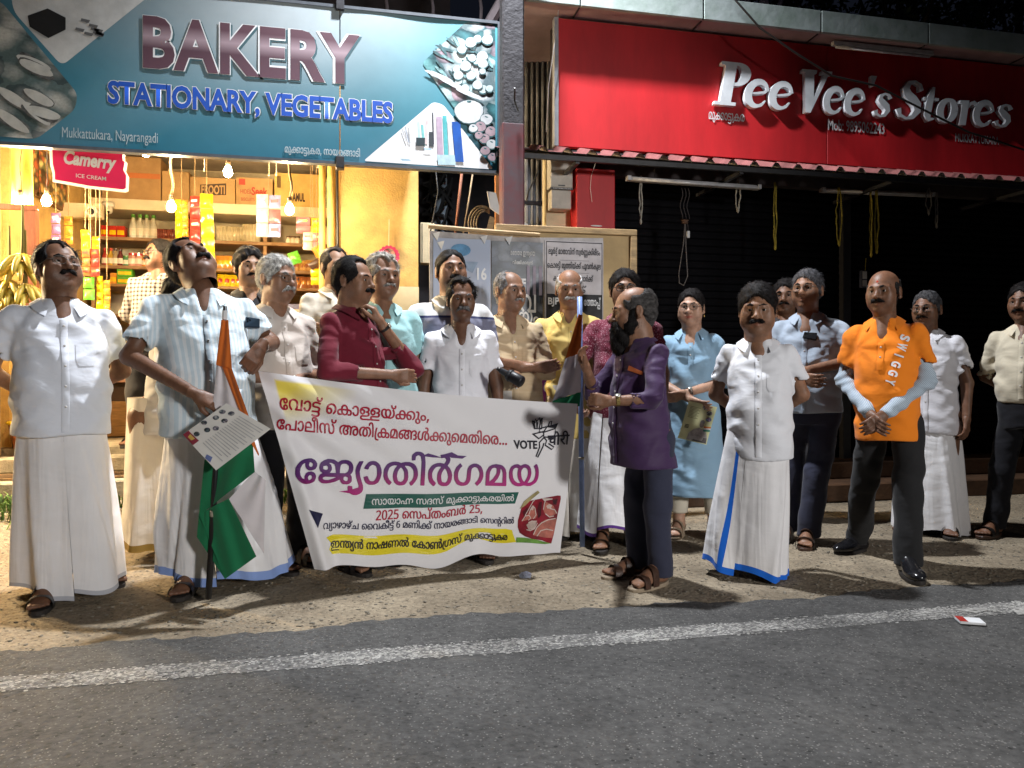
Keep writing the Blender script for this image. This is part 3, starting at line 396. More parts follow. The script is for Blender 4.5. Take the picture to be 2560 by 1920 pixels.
# loose stones on the shoulder
def stone_mesh(seed):
    bm = bmesh.new(); bmesh.ops.create_icosphere(bm, subdivisions=1, radius=1); r = random.Random(seed)
    for v in bm.verts: v.co *= r.uniform(.65, 1.15); v.co.z *= .55
    me = bpy.data.meshes.new('stone'); bm.to_mesh(me); bm.free(); return me
st = [stone_mesh(i) for i in range(5)]; mb = MB(); r_ = random.Random(5)
for q in range(5200):
    x = r_.uniform(-3.6, 6.5); y = road_edge(x) + (abs(r_.gauss(0, .9)) + .02 if q % 5 else -abs(r_.gauss(0, .10)))
    if y > 5.9: continue
    m_ = st[q % 5]; k = r_.choice((.003, .004, .005, .006, .009)); a = r_.random() * 6.3; z = gz(x, y)
    mb.add([(x + k * (v.co.x * math.cos(a) - v.co.y * math.sin(a)) * 1.2, y + k * (v.co.x * math.sin(a) + v.co.y * math.cos(a)), z + k * .25 + k * v.co.z) for v in m_.vertices], [tuple(p.vertices) for p in m_.polygons])
tag(mb.build('gravel', pm('gravel_stone', (.27, .24, .19), .9, .3, 3)), kind='stuff')

# ------------------------------------------------------------------ bakery: platform, room, walls
PLASTER = pm('yellow_plaster', (.62, .40, .13), .8, .14, 5, .4, 60); CREAM = pm('cream_paint', (.66, .56, .36), .75, .10, 6, .2, 50)
CEMENT = pm('cement', (.36, .31, .23), .85, .22, 6, .6, 70); WOOD = pm('brown_wood', (.20, .095, .035), .55, .25, 7, .25, 40, stretch=(12, 2, 1)); PLANK = pm('pale_wood', (.46, .31, .15), .6, .2, 5, .25, 40, stretch=(1.2, 8, 8))
CEIL = pm('ceiling_paint', (.42, .34, .24), .85, .12, 4); DARKM = pm('dark_steel', (.03, .03, .035), .45, .2, 20, .1, 60)
XL, XR = -2.74, -.16; FZ = .50
bk = thing('bakery_building', 'yellow plastered bakery shop with an open front, lit by bare bulbs', 'shop', (0, 6.6, 0))
def P_(mbx, name, mat, par, **k): return mbx.build(name, mat, par, loc=-Vector(par.location), **k)
P_(MB().box(-7, XR + .1, 6.62, 9.0, .05, FZ), 'floor', CEMENT, bk)
P_(MB().box(-7, .56, 5.84, 6.61, .0, .325), 'step', CEMENT, bk, bevel=.012); P_(MB().box(-7, .56, 6.40, 6.615, .327, .44), 'step', CEMENT, bk, bevel=.01)
P_(MB().box(-7, XR + .1, 8.9, 9.0, FZ, 3.4), 'back_wall', CREAM, bk); P_(MB().box(XL - .14, XL, 6.75, 8.9, FZ, 3.4), 'side_wall', PLASTER, bk); P_(MB().box(XR + .02, XR + .12, 6.68, 8.9, FZ, 3.4), 'side_wall', PLASTER, bk)
P_(MB().box(-7, .56, 5.70, 9.1, 3.4, 3.55), 'ceiling', CEIL, bk)
P_(MB().box(-7, XL - .1, 6.5, 6.7, 0, 3.4), 'front_wall', PLASTER, bk)
P_(MB().box(-.115, .555, 6.50, 6.72, 1.86, 3.4), 'front_wall', PLASTER, bk); P_(MB().box(-.12, .56, 6.495, 6.72, .05, 1.858), 'front_wall', pm('cream_dado', (.70, .62, .42), .7, .08, 5), bk)
P_(MB().tube([(-.185, 6.55, .3), (-.185, 6.55, 3.4)], .035, 8), 'pipe', pm('pipe_yellow', (.60, .42, .12), .5, .15, 8), bk, smooth=True); P_(MB().tube([(-.262, 6.58, .3), (-.262, 6.58, 3.4)], .03, 8), 'pipe', pm('pipe_yellow', (.6, .42, .12)), bk, smooth=True)
P_(MB().tube([(-.135, 6.50, .6), (-.142, 6.49, 1.4), (-.130, 6.49, 2.2), (-.138, 6.49, 3.3)], .012, 6), 'cable', pm('black_cable', (.02, .02, .02), .5), bk, smooth=True)
P_(MB().box(XL - .08, XL + .02, 6.46, 6.56, .3, 3.4), 'door_post', PLANK, bk, bevel=.008)
# slots of the drain cover let into the lower step
for k, (px, py) in enumerate(((90, 1190), (345, 1190))):
    p = W(px, 1190, 6.12); t = thing('drain_cover', ('slotted iron drain cover in the step by the grass tuft', 'slotted iron drain cover in the step behind the white mundus')[k], 'drain cover', (p.x, 6.12, .327))
    MB().box(-.30, .30, -.16, .16, 0, .012).build('plate', pm('rusty_iron', (.22, .13, .06), .7, .3, 20), t)
    for i in range(14): x = -.27 + i * .04; MB().add([(x, -.13, .016), (x + .014, -.13, .016), (x + .074, .13, .016), (x + .06, .13, .016)], [(0, 1, 2, 3)]).build('slot', pm('slot_dark', (.02, .014, .01), .9), t)

# sign of the bakery ------------------------------------------------
SY = 5.55; sz0, sz1 = 2.645, 3.765
def SP(px, py, d=0): p = W(px, py, SY); return (p.x, p.z)
sg = thing('shop_sign', 'long teal sign reading BAKERY over the lit shop', 'sign', (-.9, SY, sz0))
def sgp(mbx, name, mat, par=None, **k):
    par = par or sg; base = Vector(sg.location); return mbx.build(name, mat, par, loc=-base if par is sg else (0, 0, 0), **k)
def flex_material():
    m = bpy.data.materials.new('printed_flex'); m.use_nodes = True; nt = m.node_tree; b = nt.nodes['Principled BSDF']
    g = nod(nt, 'Attribute', attribute_name='print'); n = nod(nt, 'TexNoise', {'Vector': nod(nt, 'TexCoord').outputs['Object'], 'Scale': 9, 'Detail': 5})
    mx = nod(nt, 'Mix', {0: .10, 6: g.outputs['Color'], 7: n.outputs['Fac']}, data_type='RGBA', blend_type='OVERLAY'); nt.links.new(mx.outputs[2], b.inputs['Base Color'])
    b.inputs['Roughness'].default_value = .5; b.inputs['Specular IOR Level'].default_value = .3; return m
FLEX = flex_material()
def sign_print(x, z):
    u = (x + 2.3) / 3.37; v = (z - sz0) / (sz1 - sz0)
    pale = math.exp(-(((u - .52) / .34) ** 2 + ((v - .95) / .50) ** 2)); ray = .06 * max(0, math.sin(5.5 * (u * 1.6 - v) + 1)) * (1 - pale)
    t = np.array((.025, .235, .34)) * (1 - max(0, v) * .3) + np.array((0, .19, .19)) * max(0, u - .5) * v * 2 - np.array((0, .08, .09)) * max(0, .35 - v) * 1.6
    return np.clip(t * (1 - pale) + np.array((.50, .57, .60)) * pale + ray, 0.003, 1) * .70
for x0, x1 in ((-3.3, -.100), (-.092, 1.075)):
    nx, nz = max(8, int((x1 - x0) * 22)), 22; q = MB().grid(lambda u, v: (x0 + (x1 - x0) * u, SY + .003 * math.sin(9 * u + 3 * v), sz0 + (sz1 - sz0) * v), nx, nz)
    me = q.mesh('print_panel', True); a = me.color_attributes.new('print', 'FLOAT_COLOR', 'POINT')
    a.data.foreach_set('color', [c for v in me.vertices for c in (*sign_print(v.co.x, v.co.z), 1)]); ob('print_panel', me, FLEX, sg, -Vector(sg.location))
    sgp(MB().box(x0, x1, SY + .012, SY + .06, sz0 + .005, sz1 - .005), 'backing', DARKM)
for (a, b, c, d) in ((-3.3, 1.075, sz1, sz1 + .022), (-3.3, 1.075, sz0 - .022, sz0), (1.076, 1.098, sz0 - .02, sz1 + .02)): sgp(MB().box(a, b, SY - .012, SY + .05, c, d), 'frame', pm('sign_frame', (.09, .10, .115), .4, .1, 20))
for z in (sz0 - .05, sz1 - .02): sgp(MB().box(-.125, -.065, SY - .03, SY + .06, z, z + .085), 'bracket', DARKM, bevel=.005)
def flat(par, poly, mat, name, d=.004, base=None):
    """flat printed piece on a vertical board: polygon of (x, z)"""
    q = MB(); q.add([(x, SY - d, z) for x, z in poly], [tuple(range(len(poly)))]); return sgp(q, name, mat)
def rnd_poly(pts, r=.05):
    out = []
    for i, p in enumerate(pts):
        a = Vector(pts[i - 1]); b = Vector(p); c = Vector(pts[(i + 1) % len(pts)])
        for t in np.linspace(0, 1, 6):
            A_ = b + (a - b).normalized() * r; C_ = b + (c - b).normalized() * r; out.append(tuple(A_ * (1 - t) ** 2 + b * 2 * t * (1 - t) + C_ * t * t))
    return out
def veg_material(name, cols, scale, seed):
    m = bpy.data.materials.new(name); m.use_nodes = True; nt = m.node_tree; b = nt.nodes['Principled BSDF']
    tc = nod(nt, 'Mapping', {'Vector': nod(nt, 'TexCoord').outputs['Object'], 'Location': (seed, seed * 2, seed), 'Scale': (1, 1, 1.25)}).outputs[0]
    w = nod(nt, 'TexNoise', {'Vector': tc, 'Scale': 5, 'Detail': 3}); mxv = nod(nt, 'Mix', {0: .16, 6: tc, 7: w.outputs['Color']}, data_type='RGBA', blend_type='ADD')
    v = nod(nt, 'TexVoronoi', {'Vector': mxv.outputs[2], 'Scale': scale}); wn = nod(nt, 'TexWhiteNoise', {'Vector': v.outputs['Position']}, noise_dimensions='3D')
    r = nod(nt, 'ValToRGB', {'Fac': wn.outputs['Value']}); el = r.color_ramp.elements
    set_ramp(r.color_ramp, [(i / len(cols), c) for i, c in enumerate(cols)])
    r.color_ramp.interpolation = 'CONSTANT'
    e = nod(nt, 'ValToRGB', {'Fac': v.outputs['Distance']}); e.color_ramp.elements[0].position = .25; e.color_ramp.elements[0].color = (1, 1, 1, 1); e.color_ramp.elements[1].position = .62; e.color_ramp.elements[1].color = (.18, .26, .28, 1)
    n2 = nod(nt, 'TexNoise', {'Vector': tc, 'Scale': 60, 'Detail': 3}); mx = nod(nt, 'Mix', {0: 1, 6: r.outputs[0], 7: e.outputs[0]}, data_type='RGBA', blend_type='MULTIPLY')
    m2 = nod(nt, 'Mix', {0: .35, 6: mx.outputs[2], 7: n2.outputs['Fac']}, data_type='RGBA', blend_type='OVERLAY'); nt.links.new(m2.outputs[2], b.inputs['Base Color']); b.inputs['Roughness'].default_value = .4
    return m
VEG = veg_material('vegetable_print', ((.55, .58, .60), (.42, .54, .55), (.13, .32, .33), (.58, .58, .57), (.42, .30, .34), (.50, .56, .55), (.05, .18, .20)), 9, 1.3)
VEG2 = veg_material('banana_print', ((.42, .42, .38), (.35, .35, .32), (.47, .47, .43), (.22, .23, .22)), 5, 4.1)
PW = pm('print_white', (.70, .71, .72), .6, .05, 6); PG = pm('print_grey', (.52, .53, .52), .4, .14, 4)
flat(sg, rnd_poly([SP(*p) for p in ((1055, 158), (1165, 55), (1238, 62), (1238, 415), (1225, 395))], .03), VEG, 'vegetable_picture', .003)
flat(sg, rnd_poly([SP(*p) for p in ((908, 403), (1083, 255), (1108, 262), (1234, 424))], .03), PW, 'stationery_picture', .004)
flat(sg, rnd_poly([SP(*p) for p in ((-160, 40), (0, 0), (195, 235), (188, 275), (92, 348), (-160, 330))], .05), VEG2, 'fruit_picture', .003)
flat(sg, rnd_poly([SP(*p) for p in ((20, -60), (365, -60), (380, -15), (155, 165), (35, 30))], .05), PG, 'basket_picture', .003)
flat(sg, [SP(*p) for p in ((70, 40), (120, 22), (165, 45), (165, 75), (122, 96), (75, 68))], pm('print_black', (.02, .02, .02), .4), 'basket', .006)
rr = random.Random(8)
PVD = pm('print_leaf_dark', (.045, .13, .145), .6, .4, 30); PVL = pm('print_leaf', (.22, .40, .41), .6, .3, 30); PCA = pm('print_cauliflower', (.50, .56, .56), .6, .25, 40, color2=(.34, .43, .44)); PRD = pm('print_radish', (.56, .58, .58), .6, .08, 12, color2=(.42, .44, .46)); PTO = pm('print_tomato', (.42, .31, .34), .6, .2, 14, color2=(.27, .19, .22))
def blob(cx, cy, rx, ry, ang, mat, nm, d, n=16):
    c, s_ = math.cos(R(ang)), math.sin(R(ang)); P = []
    for k in range(n): a = 2 * math.pi * k / n; x, y = rx * math.cos(a) * (1 + .06 * math.sin(3 * a + cx)), ry * math.sin(a); P.append(SP(min(cx + x * c - y * s_, 1237), cy + x * s_ + y * c))
    flat(sg, P, mat, nm, d)
for i in range(26): cx, cy = rr.uniform(1085, 1232), rr.uniform(85, 235); cx = max(cx, 1075 + abs(cy - 155) * 1.1); blob(cx, cy, rr.uniform(14, 24), 3.5, rr.uniform(10, 60), PVD if i % 3 else PVL, 'leaf', .0052 + .0001 * i)
for i in range(20): cx, cy = rr.uniform(1135, 1230), rr.uniform(95, 225); cx = max(cx, 1100 + abs(cy - 155) * .95); r0 = rr.uniform(8, 14); blob(cx, cy + 1.5, r0 + 1.2, r0 + 1, 0, PVD, 'leaf', .0086 + .0002 * i); blob(cx, cy, r0, r0 * .9, 0, PCA, 'cauliflower', .0087 + .0002 * i)
for i in range(8): blob(1098 + 11 * i, 192 + 6.5 * i, 38, 5.5, 24 + rr.uniform(-7, 7), PRD, 'radish', .0130 + .0002 * i)
blob(1172, 282, 38, 31, 0, PVD, 'leaf', .0150); blob(1172, 281, 36, 29, 0, PRD, 'pumpkin', .0153); blob(1172, 256, 6, 3, 0, PVD, 'stalk', .0156)
for i, (cx, cy, r0) in enumerate(((1215, 300, 15), (1200, 318, 14), (1226, 330, 14), (1182, 322, 11), (1210, 348, 13), (1196, 340, 10), (1228, 362, 13), (1212, 378, 12), (1230, 394, 11))): blob(cx, cy + 1, r0 + 1.3, r0 + .6, 0, PVD, 'leaf', .0158 + .0004 * i); blob(cx, cy, r0, r0 * .88, 0, PTO if i % 3 else PRD, 'tomato', .0160 + .0004 * i); blob(cx, cy - r0 * .4, r0 * .3, 1.6, 20, PVD, 'stalk', .0161 + .0004 * i)
for i in range(9): cx, cy = rr.uniform(0, 120), rr.uniform(120, 330); cx = min(cx, 170 - abs(cy - 255) * .9); blob(cx, cy, rr.uniform(38, 55), 15, rr.uniform(15, 40), pm('print_shade', (.13, .13, .125), .6, .3, 20), 'shade', .0050 + .0004 * i); blob(cx, cy - 2, rr.uniform(36, 48), 12.5, rr.uniform(15, 40), pm('print_banana', (.47, .47, .43), .6, .12, 9), 'banana', .0052 + .0004 * i)
for i in range(9):
    x, y = 185 + rr.random() * 60, 45 + rr.random() * 40; flat(sg, [SP(x, y), SP(x + 22, y + 5), SP(x + 18, y + 12), SP(x - 2, y + 6)], pm('print_dark_grey', (.12, .12, .12), .4), 'berry', .006)
for i, (x0, x1, y0, y1, sk, c) in enumerate(((1043, 1049, 305, 362, 3, (.45, .70, .70)), (1052, 1058, 312, 365, 5, (.2, .5, .5)), (1064, 1070, 300, 362, -2, (.65, .55, .55)), (1072, 1084, 330, 368, 0, (.05, .06, .07)), (1080, 1083, 282, 362, 2, (.03, .03, .05)), (1090, 1104, 292, 398, 4, (.45, .35, .45)), (1106, 1116, 290, 400, 5, (.1, .45, .48)), (1117, 1128, 298, 402, 6, (.62, .66, .68)), (1129, 1150, 305, 406, 9, (.01, .09, .40)), (1012, 1014, 318, 358, 9, (.25, .3, .4)), (1020, 1022, 320, 360, 4, (.3, .3, .3)), (1003, 1006, 322, 356, 12, (.5, .5, .52)), (1040, 1062, 345, 366, 0, (.03, .05, .06)), (1092, 1136, 388, 414, 3, (.45, .62, .68)), (1000, 1022, 398, 404, 6, (.35, .5, .6)), (1058, 1076, 372, 376, 3, (.3, .5, .7)))):
    flat(sg, [SP(x0, y0), SP(x1, y0 + 1), SP(x1 + sk, y1), SP(x0 + sk, y1 - 1)], pm('print_stationery_%d' % i, c, .4, .1, 20), 'pen' if x1 - x0 < 9 else 'book', .0055 + .0006 * i)
def sign_text(me, px0, py0, px1, py1, mat, name, d, par=None, lx=0, hz=None):
    """stand a flat mesh on the sign between two corners given as seen in the photo"""
    x0, z0 = SP(px0, py0); x1, z1 = SP(px1, py1); fit(me, x0, x1, z0, z1); map_mesh(me, lambda x, y, z: (x - sg.location.x, -d + z, y - sz0)); return ob(name, me, mat, sg)
def word_on_sign(s, px0, pyt, pyb, px1, mats, bold=.0, hgt=None, space=1.0):
    """capital letters; glow, shade and face in three printed layers"""
    xa, zt = SP(px0, pyt); _, zb = SP(px0, pyb); xb = SP(px1, pyt)[0]
    for k, (mat, bo, dx, dz) in enumerate(mats):
        me = text_mesh(s, 1, bold + bo, space=space); x0, x1, y0, y1 = xa - bo * .15 + dx, xb + bo * .15 + dx, zb - bo * .15 + dz, zt + bo * .15 + dz
        fit(me, x0, x1, y0, y1); map_mesh(me, lambda x, y, z: (x - sg.location.x, -.004 - k * .0012, y - sz0)); ob('lettering', me, mat, sg)
def ramp_mat(name, z0, z1, stops, rough=.6):
    m = bpy.data.materials.new(name); m.use_nodes = True; nt = m.node_tree; b = nt.nodes['Principled BSDF']
    z = nod(nt, 'SeparateXYZ', {0: nod(nt, 'TexCoord').outputs['Object']}).outputs[2]; f = nod(nt, 'MapRange', {0: z, 1: z0, 2: z1})
    r = nod(nt, 'ValToRGB', {'Fac': f.outputs[0]}); set_ramp(r.color_ramp, stops)
    nt.links.new(r.outputs[0], b.inputs['Base Color']); b.inputs['Roughness'].default_value = rough; return m
zb_, zt_ = SP(600, 170)[1] - sz0, SP(600, 70)[1] - sz0
BM = ramp_mat('plum_print', .55, 1.02, ((0, (.10, .045, .065)), (.35, (.075, .032, .047)), (.52, (.30, .22, .25)), (.70, (.085, .035, .05)), (1, (.10, .045, .06))))
SHD = pm('print_shadow', (.06, .12, .14), .45, .05, 10)
word_on_sign('BAKERY', 360, 40, 168, 898, ((SHD, .056, .012, -.012), (PW, .058, 0, 0), (BM, .036, 0, 0)), .0, space=1.1)
word_on_sign('STATIONARY, VEGETABLES', 272, 203, 268, 980, ((SHD, .060, .009, -.010), (PW, .066, 0, 0), (pm('print_blue', (.01, .075, .42), .65, .06, 8), .036, 0, 0)), .0)
sign_text(text_mesh('Mukkattukara, Nayarangadi', 1, .0), 156, 352, 395, 333, pm('print_pale', (.42, .50, .53), .4), 'lettering', .006)
sign_text(mal_mesh('place2', .01), 712, 388, 900, 371, pm('print_pale', (.42, .5, .53)), 'lettering', .006)
# ------------------------------------------------------------------ people: one skin grown from a distance field per figure
class Vol:
    def __init__(s, lo, hi, h):
        s.lo = np.array(lo, float); s.h = h; s.n = np.ceil((np.array(hi) - s.lo) / h).astype(int) + 1
        s.F = np.full(s.n, 1.0, np.float32)
        s.ax = [(s.lo[i] + np.arange(s.n[i]) * h).astype(np.float32) for i in range(3)]
    def sub(s, lo, hi):
        i0 = np.clip(np.floor((np.array(lo) - s.lo) / s.h).astype(int), 0, s.n - 1); i1 = np.clip(np.ceil((np.array(hi) - s.lo) / s.h).astype(int) + 1, 1, s.n)
        sl = tuple(slice(a, b) for a, b in zip(i0, i1))
        return sl, s.ax[0][sl[0]][:, None, None], s.ax[1][sl[1]][None, :, None], s.ax[2][sl[2]][None, None, :]
    def comb(s, sl, d, k, mode=0):
        a = s.F[sl]
        if mode == 0:
            r = np.minimum(a, d)
            if k > 0: h = np.maximum(k - np.abs(a - d), 0) / k; r = r - h * h * k * .25
        else:
            d = -d; r = np.maximum(a, d)
            if k > 0: h = np.maximum(k - np.abs(a - d), 0) / k; r = r + h * h * k * .25
        s.F[sl] = r
    def cap(s, a, b, ra, rb=None, k=.02, mode=0):
        rb = ra if rb is None else rb; a = np.array(a, float); b = np.array(b, float); m = max(ra, rb) + k + 2.5 * s.h
        sl, x, y, z = s.sub(np.minimum(a, b) - m, np.maximum(a, b) + m); d = b - a; L = max(d @ d, 1e-9)
        t = np.clip(((x - a[0]) * d[0] + (y - a[1]) * d[1] + (z - a[2]) * d[2]) / L, 0, 1)
        dd = np.sqrt((x - a[0] - t * d[0]) ** 2 + (y - a[1] - t * d[1]) ** 2 + (z - a[2] - t * d[2]) ** 2) - (ra + (rb - ra) * t)
        s.comb(sl, dd, k, mode); return s
    def ell(s, c, r, k=.02, mode=0):
        c = np.array(c, float); r = np.array(r, float); m = r + k + 2.5 * s.h
        sl, x, y, z = s.sub(c - m, c + m); u = (x - c[0]) / r[0]; v = (y - c[1]) / r[1]; w = (z - c[2]) / r[2]
        q = np.sqrt(u * u + v * v + w * w); g = np.sqrt((u / r[0]) ** 2 + (v / r[1]) ** 2 + (w / r[2]) ** 2) + 1e-6
        s.comb(sl, q * (q - 1) / g, k, mode); return s
    def profile(s, rows, k=.03, p=2.12, xc=0):
        """stack of rounded sections (z, half width, front depth, back depth, centre y); xc: sideways lean per metre"""
        rows = sorted(rows); A = np.array(rows, float); zz = s.ax[2]
        a, bf, bb, yc = [np.interp(zz, A[:, 0], A[:, i]).astype(np.float32)[None, None, :] for i in (1, 2, 3, 4)]
        x = s.ax[0][:, None, None] - xc * zz[None, None, :]; y = s.ax[1][None, :, None] - yc
        b = np.where(y < 0, bf, bb); q = ((np.abs(x) / a) ** p + (np.abs(y) / b) ** p) ** (1 / p)
        d = (q - 1) * np.minimum(a, b)
        d = np.maximum(d, np.maximum(A[0, 0] - zz, zz - A[-1, 0])[None, None, :])
        s.comb((slice(None),) * 3, d, k); return s
    def clip_below(s, fn):
        x = s.ax[0][:, None, None]; y = s.ax[1][None, :, None]; z = s.ax[2][None, None, :]
        s.F = np.maximum(s.F, fn(x, y) - z).astype(np.float32); return s
    def disp(s, fn):
        x = s.ax[0][:, None, None]; y = s.ax[1][None, :, None]; z = s.ax[2][None, None, :]
        s.F = (s.F + fn(x, y, z)).astype(np.float32); return s
    def nets(s):
        F = s.F; I = F < 0; nx, ny, nz = F.shape
        cor = [I[i:nx - 1 + i, j:ny - 1 + j, k:nz - 1 + k] for i in (0, 1) for j in (0, 1) for k in (0, 1)]
        al = cor[0].copy(); an = cor[0].copy()
        for c in cor[1:]: al &= c; an |= c
        ci = np.argwhere(an & ~al)
        if len(ci) == 0: return np.zeros((0, 3)), []
        vid = np.full((nx - 1, ny - 1, nz - 1), -1, np.int32); vid[ci[:, 0], ci[:, 1], ci[:, 2]] = np.arange(len(ci))
        acc = np.zeros((len(ci), 3)); cnt = np.zeros(len(ci))
        off = [(i, j, k) for i in (0, 1) for j in (0, 1) for k in (0, 1)]
        vals = {o: F[ci[:, 0] + o[0], ci[:, 1] + o[1], ci[:, 2] + o[2]] for o in off}
        for o in off:
            for a in range(3):
                if o[a]: continue
                o2 = list(o); o2[a] = 1; o2 = tuple(o2); f0, f1 = vals[o], vals[o2]; m = (f0 < 0) != (f1 < 0)
                t = np.where(m, f0 / np.where(m, f0 - f1, 1), 0)
                p = np.tile(np.array(o, float), (len(ci), 1)); p[:, a] = t
                acc += p * m[:, None]; cnt += m
        V = s.lo + (ci + acc / cnt[:, None]) * s.h
        Q = []
        for a in range(3):
            b, c = (a + 1) % 3, (a + 2) % 3
            s0 = [slice(None)] * 3; s1 = [slice(None)] * 3; s0[a] = slice(0, -1); s1[a] = slice(1, None)
            A0, A1 = I[tuple(s0)], I[tuple(s1)]; e = np.argwhere(A0 != A1)
            e = e[(e[:, b] > 0) & (e[:, c] > 0) & (e[:, b] < F.shape[b] - 1) & (e[:, c] < F.shape[c] - 1)]
            if not len(e): continue
            def at(db, dc):
                q = e.copy(); q[:, b] -= db; q[:, c] -= dc; return vid[q[:, 0], q[:, 1], q[:, 2]]
            q = np.stack([at(1, 1), at(0, 1), at(0, 0), at(1, 0)], 1); fl = ~A0[e[:, 0], e[:, 1], e[:, 2]]
            q[fl] = q[fl][:, ::-1]; Q.append(q)
        return V, np.concatenate(Q)


def np_mesh(name, V, Q, smooth=True):
    me = bpy.data.meshes.new(name); n, m = len(V), len(Q)
    me.vertices.add(n); me.vertices.foreach_set('co', np.asarray(V, np.float32).ravel())
    me.loops.add(m * 4); me.loops.foreach_set('vertex_index', np.asarray(Q, np.int32).ravel())
    me.polygons.add(m); me.polygons.foreach_set('loop_start', np.arange(0, m * 4, 4, dtype=np.int32))
    me.polygons.foreach_set('use_smooth', np.full(m, smooth)); me.update(calc_edges=True)
    return me


def rot_np(yaw=0, pitch=0, roll=0):
    return np.array(Matrix.Rotation(R(yaw), 3, 'Z') @ Matrix.Rotation(R(-pitch), 3, 'X') @ Matrix.Rotation(R(roll), 3, 'Y'))


def sm(x, a, b): t = np.clip((x - a) / (b - a), 0, 1); return t * t * (3 - 2 * t)


def skin_mat(name, col):
    if name in MATS: return MATS[name]
    m = pm(name, col, .50, .13, 24, .13, 150, spec=.38)
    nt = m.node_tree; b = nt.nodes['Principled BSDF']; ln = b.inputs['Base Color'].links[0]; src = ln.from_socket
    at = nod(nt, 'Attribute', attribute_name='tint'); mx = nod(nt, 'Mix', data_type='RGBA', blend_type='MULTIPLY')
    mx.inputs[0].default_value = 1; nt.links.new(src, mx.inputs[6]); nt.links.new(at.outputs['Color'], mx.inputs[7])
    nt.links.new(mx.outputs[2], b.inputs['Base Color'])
    b.inputs['Subsurface Weight'].default_value = .12; b.inputs['Subsurface Radius'].default_value = (.012, .005, .003); b.inputs['Subsurface Scale'].default_value = .6
    return m


